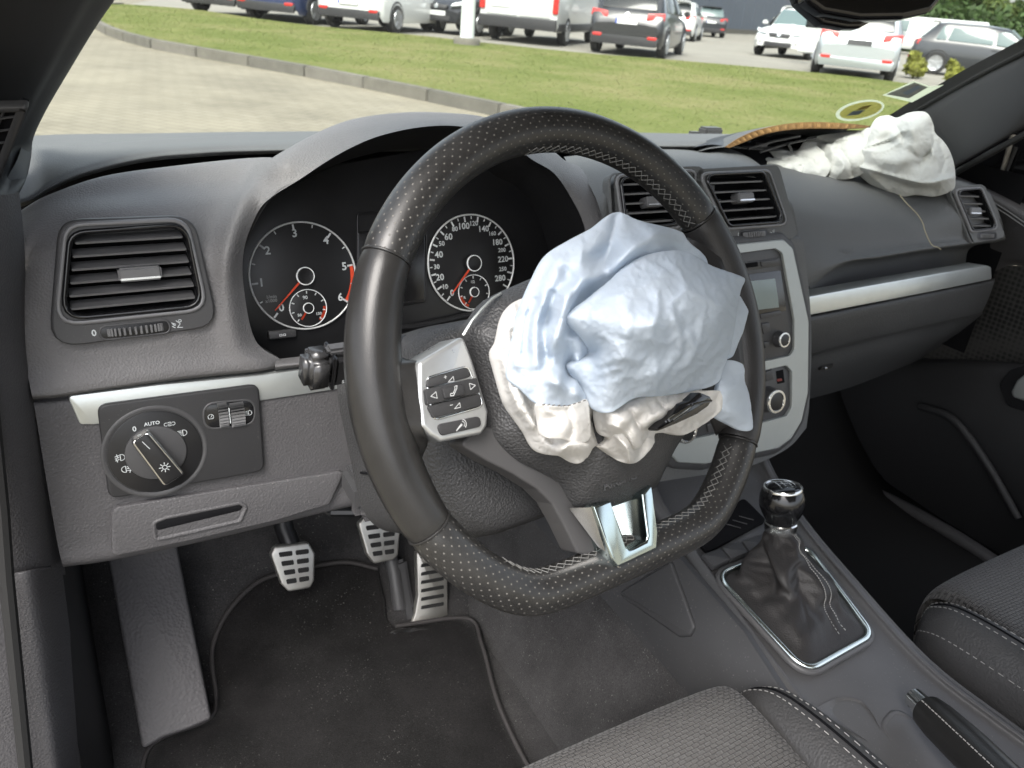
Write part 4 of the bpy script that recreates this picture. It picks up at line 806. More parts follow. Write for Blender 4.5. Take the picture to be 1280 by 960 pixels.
sheet('airbag_upper', WP, [(648, 398, .045), (655, 378, .05), (668, 348, .05), (685, 318, .05), (712, 300, .05), (742, 284, .055), (771, 264.5, .06), (800, 275, .055), (850, 288, .052), (862, 302, .048), (885, 325, .045), (880, 360, .04), (850, 380, .05), (800, 410, .055), (760, 440, .055), (735, 455, .05), (722, 472, .056), (734, 500, .066), (705, 508, .068), (674, 505, .066), (655, 488, .055), (637, 473, .05), (640, 440, .048), (646, 415, .045)],
      [(800, 288, .054), (772, 300, .064), (760, 325, .050), (752, 338, .056), (770, 345, .07), (822, 292, .082), (806, 285, .072), (790, 303, .096), (765, 336, .104), (742, 350, .090), (820, 308, .078), (845, 305, .052), (725, 320, .072), (745, 305, .070), (700, 330, .064), (726, 352, .074), (690, 350, .062), (700, 378, .080), (690, 402, .058), (716, 378, .092), (706, 412, .088), (730, 372, .062), (688, 422, .080), (668, 400, .058), (677, 385, .07), (660, 430, .062), (680, 442, .072), (700, 445, .056), (694, 458, .052), (712, 440, .08), (665, 462, .066), (700, 477, .086), (720, 490, .074), (680, 487, .074), (690, 472, .066), (660, 478, .058)],
      BLUE, ab, (730, 395), amp=.0008, grow=.011, bend=.6, f=20, seed=11, roll=.008, n=4, nr=56, smooth=7, folds=[
    ([(718, 304), (700, 325), (683, 347), (682, 380)], .0022, 8, 's'), ([(727, 301), (727, 325), (725, 359)], .0026, 10, 's'), ([(690, 474), (694, 425), (707, 382), (727, 348)], .011, 9, 'g'), ([(713, 472), (712, 430), (721, 396), (736, 370)], -.012, 8, 'g'),
    ([(671, 455), (668, 412), (680, 376), (700, 330)], .008, 9, 'g'), ([(683, 446), (681, 405), (692, 368)], -.009, 7, 'g'), ([(656, 440), (660, 398), (669, 376)], -.007, 6, 'g'), ([(646, 455), (650, 420), (658, 385)], .006, 7, 'g'), ([(700, 480), (704, 450), (712, 425)], .008, 7, 'g'), ([(771, 266), (764, 300), (757, 330)], -.008, 9, 'r'),
    ([(722, 492), (718, 470), (722, 452)], .008, 7, 'g'), ([(660, 486), (672, 470), (690, 466)], .005, 7, 's'), ([(706, 368), (742, 346), (778, 322), (816, 293)], .008, 9, 'g'), ([(700, 330), (712, 345), (716, 362)], -.004, 7, 'g')])
sheet('airbag_pocket', WP, [(674, 504, .068), (690, 507, .072), (712, 507, .072), (734, 499, .068), (738, 520, .066), (739, 545, .062), (728, 554, .064), (705, 549, .068), (682, 546, .062), (676, 525, .062)], [(690, 525, .064), (715, 522, .076), (725, 540, .07), (700, 540, .072)], CREAM, ab, (707, 526), sp=2.5, nr=18, amp=.0004, f=30, seed=5, folds=[([(685, 515), (700, 522), (690, 531)], .003, 3, 's'), ([(710, 512), (716, 535), (712, 548)], -.004, 4, 'r')], roll=.006)
sheet('airbag_lower_lobe', WP, [(748, 512, .06), (765, 514, .07), (800, 498, .07), (850, 488, .06), (882, 488, .055), (903, 490, .05), (903, 512, .046), (880, 531, .044), (855, 544, .042), (832, 541, .044), (812, 545, .05), (800, 560, .056), (780, 560, .056), (765, 548, .055), (752, 540, .05)], [(770, 535, .075), (790, 520, .086), (800, 540, .07), (820, 515, .078), (812, 530, .062), (850, 505, .062), (870, 515, .056), (835, 530, .056), (775, 550, .064)], CREAM, ab, (815, 520), sp=2.5, nr=28, amp=.0012, f=30, seed=8, roll=.008, grow=.02, folds=[([(762, 530), (782, 540), (792, 556)], .008, 4, 'r'), ([(790, 515), (800, 535), (812, 540)], -.009, 4, 'r'), ([(825, 503), (838, 520), (832, 535)], -.006, 4, 'r'), ([(765, 520), (790, 535), (800, 556)], .008, 9, 'g'), ([(775, 552), (790, 530), (815, 512)], -.006, 8, 'g'), ([(810, 530), (830, 515), (860, 500)], .006, 9, 'g')])
sheet('airbag_front', WP, [(717, 394, .088), (745, 369, .090), (772, 347, .088), (800, 322, .082), (835, 313, .075), (862, 315, .07), (890, 331, .065), (928, 345, .060), (933, 350, .058), (926, 369, .064), (917, 425, .064), (906, 462, .06), (897, 480, .058), (868, 489, .064), (830, 495, .074), (795, 498, .084), (765, 516, .08), (748, 510, .075), (735, 486, .07), (717, 458, .072), (732, 448, .07), (746, 438, .07), (737, 420, .088)],
      [(735, 408, .106), (752, 428, .108), (735, 385, .104), (770, 365, .122), (790, 380, .128), (755, 395, .116), (812, 372, .116), (785, 347, .102), (800, 358, .118), (820, 345, .110), (826, 357, .120), (845, 345, .112), (850, 358, .100), (862, 360, .116), (835, 385, .114), (822, 395, .138), (845, 392, .128), (850, 372, .122), (870, 348, .094), (880, 368, .110), (900, 362, .088), (900, 388, .100), (915, 376, .082), (848, 412, .112), (838, 408, .132), (830, 432, .128), (862, 425, .118), (858, 400, .122), (882, 440, .092), (890, 412, .100), (800, 418, .138), (770, 402, .126), (782, 425, .126), (765, 440, .124), (790, 452, .128), (802, 440, .118), (772, 474, .108), (822, 462, .118), (852, 458, .098), (842, 478, .08), (815, 484, .098), (800, 478, .094), (757, 482, .096), (750, 462, .084), (880, 465, .07)],
      BLUE, ab, (815, 412), amp=.0011, f=26, seed=2, roll=.012, n=4, nr=64, smooth=14, grow=.0115, bend=.55, folds=[
    ([(760, 372), (795, 362), (830, 342)], .0022, 3, 's'), ([(858, 361), (880, 374), (905, 380)], .0018, 3, 's'), ([(822, 366), (822, 392), (815, 408)], .0022, 3, 's'), ([(780, 470), (800, 474), (815, 466)], .002, 3, 's'), ([(845, 400), (852, 425), (848, 448)], .002, 4, 's'), ([(880, 400), (872, 432), (862, 452)], .0016, 4, 's'), ([(745, 470), (768, 462), (790, 466)], .002, 3, 's'), ([(790, 395), (786, 420), (792, 440)], .0016, 4, 's'),
    ([(716, 394), (745, 369), (785, 336), (830, 312)], .004, 10, 'r'), ([(760, 420), (800, 400), (850, 385), (905, 372)], .005, 26, 'g'), ([(905, 395), (860, 450), (810, 488)], .006, 20, 'g'), ([(740, 470), (790, 460), (840, 440)], -.005, 20, 'g'),
    ([(858, 361), (875, 357), (893, 353)], 0.0022, 9, 'r'), ([(858, 361), (850, 341), (841, 322)], 0.0026, 10, 'r'), ([(858, 361), (848, 372), (840, 382), (845, 400), (852, 426)], 0.0023, 9, 's'), ([(858, 361), (868, 368), (884, 373)], 0.0017, 8, 'r'),
    ([(848, 384), (860, 402), (876, 430)], -0.0022, 9, 'r'), ([(770, 357), (796, 361), (812, 352), (827, 341)], 0.0019, 11, 's'), ([(796, 362), (805, 372), (800, 385)], -0.0017, 9, 'r'), ([(822, 365), (824, 385), (818, 404)], 0.0026, 11, 'r'), ([(815, 423), (836, 430), (846, 416), (842, 400)], 0.0019, 8, 's'),
    ([(907, 354), (898, 380), (890, 404)], 0.0017, 14, 'r'), ([(820, 430), (822, 460), (820, 496)], 0.0023, 10, 's'), ([(833, 458), (845, 441), (850, 432)], 0.0017, 7, 'r'), ([(910, 430), (880, 455), (850, 478), (822, 497)], 0.0038, 18, 's'), ([(770, 476), (785, 470), (797, 472), (803, 462)], 0.0015, 7, 's'),
    ([(717, 395), (733, 425), (748, 440), (760, 475)], 0.0035, 9, 'r'), ([(735, 400), (765, 420), (790, 425)], -0.0021, 9, 'r'), ([(752, 455), (775, 448), (800, 452)], 0.0028, 7, 'r'), ([(785, 385), (778, 402), (782, 420)], 0.0025, 8, 's'), ([(862, 420), (868, 440), (860, 455)], 0.0028, 7, 'r')])
sheet('airbag_tab', WP, [(906, 452, .046), (922, 451.5, .046), (931, 458, .044), (932, 476, .042), (938, 496, .038), (942, 530, .034), (940, 538, .034), (928, 538.5, .034), (912, 531, .036), (892, 519, .04), (894, 505, .046), (900, 478, .05)], [(915, 470, .046), (905, 490, .058), (920, 500, .046), (915, 515, .052), (930, 520, .042), (925, 485, .05)], BLUE, ab, (914, 497), nr=18, amp=.0004, f=20, seed=6, roll=.005)
# hem stitches
W = MB()
for i in range(9):
    a = WP.px(678+i*6.4, 507.5-abs(i-4)*.4+(0 if i < 6 else -(i-5)*1.6), .0745); W.tube([a, a+WP.U*.0018], .0004, 5)
o = W.build('hem_stitching', STITCH, ab); o['kind'] = 'stuff'
# ------------------------------------------------------------------ passenger airbag, its lid and the loose thread
pa = thing('passenger_airbag', 'burst white airbag lying crumpled on the passenger side of the dashboard', 'airbag', Y(1080, 210, .82))
vd = ray(1110, 200).normalized(); BP = Plane(Y(1130, 210, .80), IR, IU); BP = Plane(BP.o, BP.U-vd*BP.U.dot(vd), IU-vd*IU.dot(vd))
if BP.N.dot(vd) > 0: BP.N = -BP.N
sheet('airbag_tail', BP, [(940, 196, .085), (958, 190, .07), (976, 188, .06), (996, 188, .05), (1008, 176, .03), (1030, 190, .04), (1040, 205, .06), (1030, 223, .075), (1012, 223, .088), (995, 223, .10), (976, 217, .11), (958, 207, .105)], [(975, 198, .085), (963, 198, .09), (985, 208, .105), (1000, 200, .080), (1003, 210, .10), (985, 200, .080), (1015, 212, .09), (1012, 200, .065), (990, 215, .11)], WHITE, pa, (998, 203), sp=2.1, nr=30, amp=.0009, f=34, grow=.02, bend=.5, smooth=6, seed=4, folds=[([(965, 196), (985, 200), (1002, 208)], -0.0159, 4, 'r'), ([(975, 213), (985, 205), (1000, 205), (1006, 216)], 0.0145, 4, 'r'), ([(985, 190), (1005, 195), (1018, 205)], -0.0130, 4, 'r'), ([(950, 200), (975, 196), (1000, 190)], .006, 6, 's'), ([(962, 207), (985, 203), (1010, 206)], .007, 6, 's'), ([(980, 218), (992, 208), (1004, 220)], .006, 5, 'g')], roll=.01, back=-.05)
sheet('airbag_fold', BP, [(1006, 174, .0), (1025, 169, .0), (1050, 165.5, .0), (1075, 163, .0), (1088, 160, 0), (1098, 175, .01), (1086, 195, .03), (1084, 212, .04), (1068, 222, .048), (1046, 225, .06), (1030, 221, .064), (1018, 208, .05), (1010, 190, .02)], [(1030, 180, .014), (1045, 175, .022), (1038, 190, .055), (1028, 196, .046), (1036, 203, .05), (1048, 190, .044), (1055, 200, .070), (1060, 212, .072), (1048, 213, .066), (1070, 180, .024), (1062, 176, .03), (1070, 195, .05), (1075, 205, .052)], WHITE, pa, (1052, 195), sp=2.1, nr=34, amp=.0009, f=30, grow=.02, bend=.5, smooth=6, seed=9, folds=[([(1025, 175), (1050, 178), (1075, 170)], -0.0159, 5, 'r'), ([(1048, 186), (1062, 205), (1066, 219)], -0.0159, 5, 'r'), ([(1022, 190), (1030, 205), (1032, 219)], -0.0130, 5, 'r'), ([(1008, 175), (1035, 182), (1040, 192), (1036, 212)], .008, 6, 's'), ([(1040, 186), (1055, 205), (1050, 218)], .010, 6, 's'), ([(1045, 176), (1070, 172), (1090, 165)], .006, 6, 's')], roll=.01, back=-.06)
sheet('airbag_lobe', BP, [(1068, 203, .02), (1078, 183, .012), (1085, 165, .0), (1095, 148, -.01), (1110, 144, -.01), (1121, 147, -.008), (1135, 141, -.01), (1150, 139, -.01), (1160, 142, -.008), (1167, 156, 0), (1169, 166, .0), (1179, 176, 0), (1187, 188, .0), (1193, 206, .002), (1194.5, 225, .004), (1192, 237, .006), (1180, 243, .008), (1165, 246, .01), (1145, 244, .012), (1126, 246, .014), (1110, 240, .014), (1092, 233, .016), (1078, 223, .02), (1070, 213, .02)],
      [(1100, 180, .016), (1112, 177, .020), (1122, 171, .036), (1085, 187, .036), (1095, 170, .034), (1110, 158, .036), (1104, 189, .046), (1120, 160, .022), (1140, 158, .060), (1155, 152, .044), (1150, 182, .064), (1130, 192, .066), (1110, 197, .056), (1090, 200, .046), (1163, 175, .040), (1168, 190, .050), (1156, 193, .046), (1177, 205, .040), (1150, 210, .062), (1120, 211, .064), (1150, 226, .066), (1120, 219, .060), (1090, 209, .046), (1180, 222, .046), (1184, 230, .024), (1120, 227, .036), (1150, 235, .032), (1098, 214, .050), (1100, 223, .026), (1170, 238, .020)],
      WHITE, pa, (1132, 195), sp=2.1, grow=.018, bend=.5, nr=50, amp=.0009, f=26, smooth=10, seed=12, roll=.012, back=-.10, n=4, folds=[([(1082, 186), (1097, 181), (1113, 176)], -0.0203, 4, 'r'), ([(1112, 150), (1122, 160), (1130, 172)], -0.0130, 6, 'r'), ([(1164, 158), (1167, 178), (1158, 196), (1148, 206)], -0.0145, 5, 'r'), ([(1138, 190), (1150, 197), (1160, 192)], -0.0087, 4, 'r'), ([(1090, 199), (1120, 202), (1145, 194)], .008, 10, 'g'), ([(1100, 219), (1135, 232), (1166, 237)], -.010, 6, 'g'), ([(1175, 180), (1181, 200), (1177, 216)], -0.0087, 5, 'r'), ([(1135, 143), (1140, 160), (1136, 178)], .006, 8, 'g'), ([(1070, 206), (1095, 214), (1130, 224), (1160, 229), (1192, 221)], 0.0200, 9, 's'), ([(1078, 186), (1095, 180), (1112, 174), (1128, 163)], 0.0175, 6, 's'), ([(1083, 188), (1105, 188), (1125, 178)], 0.0128, 6, 'r'), ([(1164, 168), (1165, 185), (1166, 195)], 0.0100, 6, 's'), ([(1078, 210), (1092, 222), (1110, 238)], 0.0100, 6, 's')])
ld = thing('airbag_lid', 'lifted passenger airbag lid with a torn orange brown foam edge', 'airbag lid', Y(1000, 175, .92))
FOAM = mat('torn_foam', (.22, .125, .04), .85, bump=('noise', 300, .6), var=(90, .35))
n, l, b = nd(FOAM)
up = [(906, 183.5, .865), (925, 171.5, .875), (950, 161.5, .88), (985, 154.5, .885), (1020, 152.5, .885), (1060, 154.5, .88), (1088, 157.5, .87)]
lo = [(912, 184.5, .86), (930, 177.5, .868), (955, 168, .873), (985, 162.5, .877), (1020, 160.5, .878), (1056, 161, .873), (1084, 159.5, .865)]
U_ = crm([Y(*p) for p in up], 10); L_ = crm([Y(*p) for p in lo], 10); W = MB(); nn_ = len(U_)
rows_ = [[Vector(U_[i])+(Vector(L_[i])-Vector(U_[i]))*(j/4)+Vector((0, -.0022*(((i*7) % 3)/2)*(0 < j < 4), 0)) for i in range(nn_)] for j in range(5)]
W.add(sum(rows_, []), [(j*nn_+i, (j+1)*nn_+i, (j+1)*nn_+i+1, j*nn_+i+1) for j in range(4) for i in range(nn_-1)]); W.build('torn_edge', FOAM, ld, auto=20)
W = MB()
for i in range(0, nn_-1):                                     # ribs of torn weave across the edge
    for q in (0, .5):
        a = Vector(U_[i]).lerp(Vector(U_[i+1]), q); b2 = Vector(L_[i]).lerp(Vector(L_[i+1]), q); W.tube([a+Vector((0, -.001, 0)), b2+Vector((0, -.001, 0))], .0007, 5)
o = W.build('torn_rib', mat('torn_rib_brown', (.12, .065, .02), .9), ld); o['kind'] = 'stuff'
top = [[Vector(U_[i]) for i in range(0, nn_, 3)], [Vector(U_[i])+Vector((0, .05, -.016)) for i in range(0, nn_, 3)], [Vector(U_[i])+Vector((0, .11, -.05)) for i in range(0, nn_, 3)]]
patch('lid_top', top, PAD, ld, 2, 4)
bot = [[Vector(L_[i]) for i in range(0, nn_, 3)], [Vector(L_[i])+Vector((0, .04, -.003)) for i in range(0, nn_, 3)], [Vector(L_[i])+Vector((0, .10, -.022)) for i in range(0, nn_, 3)]]
patch('lid_underside', bot, BLACK, ld, 2, 4)
W = MB()
for (x0, y0, x1, y1, yy) in ((935, 186, 1000, 170, .90), (950, 190, 1020, 172, .905), (985, 180, 990, 190, .90)): W.tube([Y(x0, y0, yy), Y((x0+x1)/2, (y0+y1)/2-1.5, yy), Y(x1, y1, yy)], .0022, 6)
W.box(Y(952, 181, .91), .016, .01, .006); W.build('lid_ribs', SMOOTH, ld)
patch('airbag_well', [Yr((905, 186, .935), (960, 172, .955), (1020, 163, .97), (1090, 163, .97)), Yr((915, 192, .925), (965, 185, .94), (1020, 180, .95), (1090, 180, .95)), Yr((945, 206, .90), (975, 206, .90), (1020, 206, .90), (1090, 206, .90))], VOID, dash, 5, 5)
tt = [Y(*p) for p in ((1124, 243, .728), (1129, 249, .722), (1136, 257, .716), (1146, 267, .711), (1153, 278, .707), (1156, 288, .703), (1161, 300, .697), (1166, 307, .694), (1172, 309, .6935), (1176, 312, .693))]
tag(tube('loose_thread', crm(tt, 6), .0007, mat('tan_thread', (.42, .38, .26), .9), None, 5), 'loose tan thread dangling below the white passenger airbag', 'thread')
# ------------------------------------------------------------------ pillars, windscreen, mirror
HEAD = mat('pillar_cloth', (.028, .028, .029), .8, spec=.2, bump=('noise', 700, .25), var=(5, .08))
HEADL = mat('pillar_plastic', (.023, .023, .024), .6, spec=.3, bump=('noise', 900, .12), var=(5, .08))
pl_ = thing('car_body_shell', 'dark grey car body shell with both sloping windscreen pillars framing the view', 'car body', (.67, .85, 1.0))
edge = [(165, -30, .62), (143, 0, .66), (117, 38, .73), (86, 89, .84), (58, 137, .93), (42, 172, 1.00), (39, 196, .95), (34, 220, .85), (24, 241, .80), (14, 264, .765), (4, 292, .72), (-6, 320, .70)]
r0 = [Y(*p) for p in edge]; r1 = [p+Vector((-.012, -.045-.02*i/9, .004)) for i, p in enumerate(r0)]; r2 = [p+Vector((-.05, -.10, .01)) for p in r0]; r3 = [p+Vector((-.28, -.16, .01)) for p in r0]
patch('pillar_trim', [[p+Vector((-.006, .03, .01)) for p in r0], r0, r1, r2, r3], HEADL, pl_, 5, 5)
gp = Plane(Y(10, 170, .72), (r2[4]-r2[6]).cross(Vector((0, 0, 1))) if False else (1, -.55, .05), (.05, .35, -.30) if False else (-.02, -.3, .32))
gp.N = gp.U.cross(gp.V); 
if gp.N.dot(ray(10, 170)) > 0: gp = Plane(gp.o, -gp.U, gp.V)
gl = fillet(ccw(gp.uvs([(-60, 133), (34, 131), (33, 138), (-4, 232), (-60, 260)])), .004)
V, F = sweep(gp, gl, [(.0005, -.004), (.0005, .002), (-.001, .003), (-.004, .003), (-.0055, .001), (-.0055, -.006)]); gr_ = mesh('speaker_grille', V, F, SMOOTH, pl_)
slab('grille_back', gp, offs(gl, -.004), -.008, -.004, VOID, gr_, uvspace=True, bev=.0003)
for k in range(6):
    y = 146+k*16; W = MB(); W.tube([gp.px(-50, y+9, -.001), gp.px(27-k*6.2, y-1.5, -.001)], .0010, 5); W.build('grille_bar', SMOOTH, gr_)
W = MB(); W.tube([gp.px(6, 136, -.002), gp.px(-12, 180, -.002)], .0010, 5); W.build('grille_bar', SMOOTH, gr_)
pr2 = pl_
e2 = [(1420, -10, .62), (1340, 34, .69), (1281, 66, .76), (1220, 97, .84), (1160, 131, .94), (1115, 158, 1.04), (1080, 176, 1.10)]
e3 = [(1500, 60, .58), (1400, 112, .63), (1282, 160, .71), (1235, 186, .75), (1196, 208, .80), (1170, 226, .88), (1150, 240, .95)]
q0 = [Y(*p) for p in e2]; q4 = [Y(*p) for p in e3]
q1 = [a.lerp(b2, .10)+Vector((-.012, -.018, 0)) for a, b2 in zip(q0, q4)]; q2 = [a.lerp(b2, .5)+Vector((-.02, -.03, 0)) for a, b2 in zip(q0, q4)]; q3 = [a.lerp(b2, .9)+Vector((-.012, -.012, 0)) for a, b2 in zip(q0, q4)]
patch('pillar_trim', [[p+Vector((0, .03, .006)) for p in q0], q0, q1, q2, q3, q4, [p+Vector((.03, .02, -.005)) for p in q4]], HEADL, pr2, 5, 4)
W = MB(); W.tube([p+Vector((-.002, -.002, .002)) for p in q0], .0045, 8); W.build('glass_seal', RUBBER, pr2)
W = MB(); W.tube([p+Vector((-.004, -.010, -.004)) for p in q4], .0055, 8); W.build('door_seal', RUBBER, pr2)
ROOF = mat('shade_roof', (.16, .155, .15), .95, spec=.1)
rf = [[Vector((x, y, z+.03*(1-((x-.67)/.58)**2))) for x in (.11, .25, .67, 1.1, 1.25)] for y, z in ((.665, 1.245), (.60, 1.268), (.30, 1.305), (-.2, 1.32), (-.8, 1.30), (-1.3, 1.22))]
patch('shade_roof', rf, ROOF, pl_, 4, 4, thick=.03)  # unseen roof, added and sized to shade the cabin
# windscreen
GL = bpy.data.materials.new('windscreen_glass'); GL.use_nodes = True; n, l = GL.node_tree.nodes, GL.node_tree.links; n.remove(n['Principled BSDF'])
tr = n.new('ShaderNodeBsdfTransparent'); tr.inputs[0].default_value = (.93, .97, .93, 1); go = n.new('ShaderNodeBsdfGlossy'); go.inputs['Roughness'].default_value = .03; df = n.new('ShaderNodeBsdfDiffuse'); df.inputs[0].default_value = (.75, .75, .7, 1)
fr = n.new('ShaderNodeFresnel'); fr.inputs[0].default_value = 1.4; m1 = n.new('ShaderNodeMixShader'); m2 = n.new('ShaderNodeMixShader')
tc = n.new('ShaderNodeTexCoord'); dn = n.new('ShaderNodeTexNoise'); dn.inputs['Scale'].default_value = 3; dn.inputs['Detail'].default_value = 8; l.new(tc.outputs['Object'], dn.inputs['Vector'])
dm = n.new('ShaderNodeMapRange'); dm.inputs[3].default_value = .015; dm.inputs[4].default_value = .05; l.new(dn.outputs[0], dm.inputs[0])  # patchy pale diffuse mixed in as the haze that washes out the view
l.new(tr.outputs[0], m1.inputs[1]); l.new(df.outputs[0], m1.inputs[2]); l.new(dm.outputs[0], m1.inputs[0]); l.new(m1.outputs[0], m2.inputs[1]); l.new(go.outputs[0], m2.inputs[2])
fm = n.new('ShaderNodeMath'); fm.operation = 'MULTIPLY'; fm.inputs[1].default_value = .35; l.new(fr.outputs[0], fm.inputs[0]); l.new(fm.outputs[0], m2.inputs[0]); l.new(m2.outputs[0], n['Material Output'].inputs[0])
ws = thing('windscreen', 'clear slightly dusty raked windscreen with two stickers in its lower corner', 'windscreen', (.67, 1.1, 1.0))
G0 = [Vector((x, 1.24-.16*((x-.67)/.72)**2, .925+0*x)) for x in (-.08, .2, .45, .67, .9, 1.14, 1.43)]
G1 = [Vector((.67+(p.x-.67)*.95, p.y-.30, p.z+.185)) for p in G0]; G2 = [Vector((.67+(p.x-.67)*.86, p.y-.62, p.z+.36)) for p in G0]
gm = patch('windscreen_glass', [G0, G1, G2], GL, ws, 6, 8)
def on_glass(px, py):
    d = ray(px, py); best = None
    me = gm.data
    for f in me.polygons:
        c = [me.vertices[i].co for i in f.vertices]; nn = f.normal; dn_ = d.dot(nn)
        if abs(dn_) < 1e-6: continue
        t = (c[0]-EYE).dot(nn)/dn_; q = EYE+d*t
        if (q-f.center).length < .06 and t > 0 and (best is None or (q-f.center).length < best[0]): best = ((q-f.center).length, q, nn.copy(), t)
    return best
def glass_poly(name, pts, m, lift, parent=ws):
    c = on_glass(sum(p[0] for p in pts)/len(pts), sum(p[1] for p in pts)/len(pts)); nn = c[2] if c[2].dot(EYE-c[1]) > 0 else -c[2]
    V = []
    for x, y in pts: d = ray(x, y); V.append(EYE+d*((c[1]+nn*lift-EYE).dot(nn)/d.dot(nn)))
    return mesh(name, V, [tuple(range(len(V)))], m, parent, False)
YST = cloth_mat('yellow_sticker', (.62, .55, .20), .6); PST = cloth_mat('pale_sticker', (.55, .60, .45), .6); GST = mat('grey_sticker', (.30, .31, .28), .6, var=(60, .25)); BST = mat('blue_grey_print', (.22, .27, .32), .6)
def pell(cx, cy, a, b2, rot, n=36): return ell((cx, cy), a, b2, n, math.radians(rot))
s1 = glass_poly('round_sticker', pell(1075, 138, 31, 12, -12), PST, .002); glass_poly('sticker_print', pell(1076, 138, 27, 9.5, -12), YST, .0028, s1); glass_poly('sticker_print', [(1058, 145), (1066, 139), (1082, 137), (1074, 143)], BST, .0036, s1); glass_poly('sticker_print', [(1070, 138), (1078, 133), (1090, 131), (1084, 136)], mat('ochre_print', (.40, .30, .06), .6), .0034, s1)
s2 = glass_poly('square_sticker', [(1103, 119), (1142, 101), (1163, 108), (1180, 106), (1140, 128)], PST, .002); glass_poly('sticker_print', [(1108, 118), (1143, 103), (1160, 109), (1136, 123)], GST, .0028, s2); glass_poly('sticker_print', [(1128, 116), (1146, 107), (1152, 109), (1134, 119)], BST, .0036, s2)
# interior mirror
mi = thing('rear_view_mirror', 'black rear view mirror hanging at the top of the windscreen', 'mirror', Y(1080, 5, .56))
mp = Plane(Y(1080, 10, .56), (.93, -.36, .02), (.10, .2, 1))
MIR = mat('mirror_glass', (.55, .58, .60), .03, metal=1)
slab('mirror_housing', mp, [(1006, -60), (1010, 2), (1030, 16), (1075, 24), (1130, 23), (1165, 15), (1182, -6), (1186, -60)], -.012, .006, GLOSSB, mi, r=.008, bev=.006, seg=4)
slab('mirror_glass', mp, [(1014, -56), (1018, -18), (1034, -10), (1076, -5), (1128, -6), (1160, -12), (1174, -20), (1178, -56)], .0062, .0068, MIR, mi, r=.006, bev=.0004)
slab('mirror_mount', mp, [(985, -40), (1000, 4), (1018, 20), (1030, 30), (1058, 35), (1076, 35), (1088, 28), (1100, 18), (1100, -40)], -.03, -.014, GLOSSB, mi, r=.006, bev=.004, seg=3)
W = MB()
for x in (1028, 1037, 1048, 1056, 1070): W.tube([mp.px(x, 16, -.0125), mp.px(x+2, 24, -.0125)], .0006, 5)
W.build('mount_grille', SMOOTH, mi)
# wiper seen over the edge of the dash
wp_ = thing('wiper_arm', 'dark wiper arm cap resting outside below the windscreen', 'wiper', Y(884, 164, 1.36)); W = MB(); W.box(Y(888, 164.5, 1.36), .052, .03, .020); W.box(Y(868, 166.5, 1.36), .03, .02, .008); W.build('arm_cap', SMOOTH, wp_, bev=.004)
# ------------------------------------------------------------------ driver's door opening, footwell
pst = thing('door_post', 'grey plastic door post and sill trim left of the dashboard', 'door post', (-.07, .66, .5))
patch('post_trim', [Yr((-90, py, .60), (-20, py+4, .615), (8+dx, py+6, .632), (30+dx, py+3, .66), (46+dx, py, .70)) for py, dx in ((240, -22), (300, -16), (430, -8), (560, 14), (640, 25), (718, 36))], LOW, pst, 6, 6)
patch('sill_trim', [Yr((-70, 716, .605), (10, 722, .620), (44, 717, .628), (76, 709.5, .69)), Yr((-70, 730, .60), (12, 727, .614), (46, 722, .622), (78, 715, .69)), Yr((-66, 850, .59), (28, 850, .60), (64, 845, .61), (94, 840, .69)), Yr((-60, 1000, .57), (48, 1000, .58), (84, 1000, .59), (114, 1000, .69))], LOW, pst, 6, 6)
W = MB(); W.tube(Yr((-28, 300, .62), (-20, 430, .615), (2, 640, .605), (8, 722, .598), (18, 820, .588), (36, 1000, .565)), .0055, 8); W.build('door_seal', RUBBER, pst)
def floor_z(y): return .30 if y < .78 else .30+(y-.78)*.95
def onf(px, py, lift=0):
    d = ray(px, py); t = .2
    while t < 3:
        p = EYE+d*t
        if p.z <= floor_z(p.y)+lift: return p
        t += .002
    return EYE+d*3
fl = []
for y in (-.6, -.2, .1, .3, .5, .65, .76, .80, .9, 1.0, 1.12): fl.append([Vector((x, y, floor_z(y)-(.004 if abs(y-.78) < .03 else 0))) for x in (-.09, 0, .12, .25, .38, .5, .67, .9, 1.15, 1.42)])
tag(patch('floor_carpet', fl, CARPET, None, 5, 4), kind='structure')
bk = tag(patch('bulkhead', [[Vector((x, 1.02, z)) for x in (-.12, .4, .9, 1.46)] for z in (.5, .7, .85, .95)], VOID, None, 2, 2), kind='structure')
kp = thing('kick_panel', 'black kick panel in the footwell beside the footrest', 'footwell panel', (-.05, .8, .4))
patch('panel_skin', [[Vector((-.056-(.02 if y < .7 else 0), y, z)) for y in (.66, .72, .85, 1.02)] for z in (.66, .55, .42, .29)], mat('kick_plastic', (.018, .018, .019), .6, spec=.3), kp, 4, 4)
fr_ = thing('footrest', 'grey ribbed plastic footrest left of the clutch pedal', 'footrest', onf(220, 900))
FRP = Plane(Y(200, 800, .80), (1, -.10, 0), (0, .14, .14))
FRM = mat('footrest_plastic', (.080, .077, .080), .55, spec=.35, var=(12, .12), bump=('grain', 260, .35))
slab('rest_pad', FRP, [(128, 660), (215, 655), (264, 898), (235, 911), (205, 921), (178, 937)], -.03, .006, FRM, fr_, r=.005, bev=.004, seg=3)
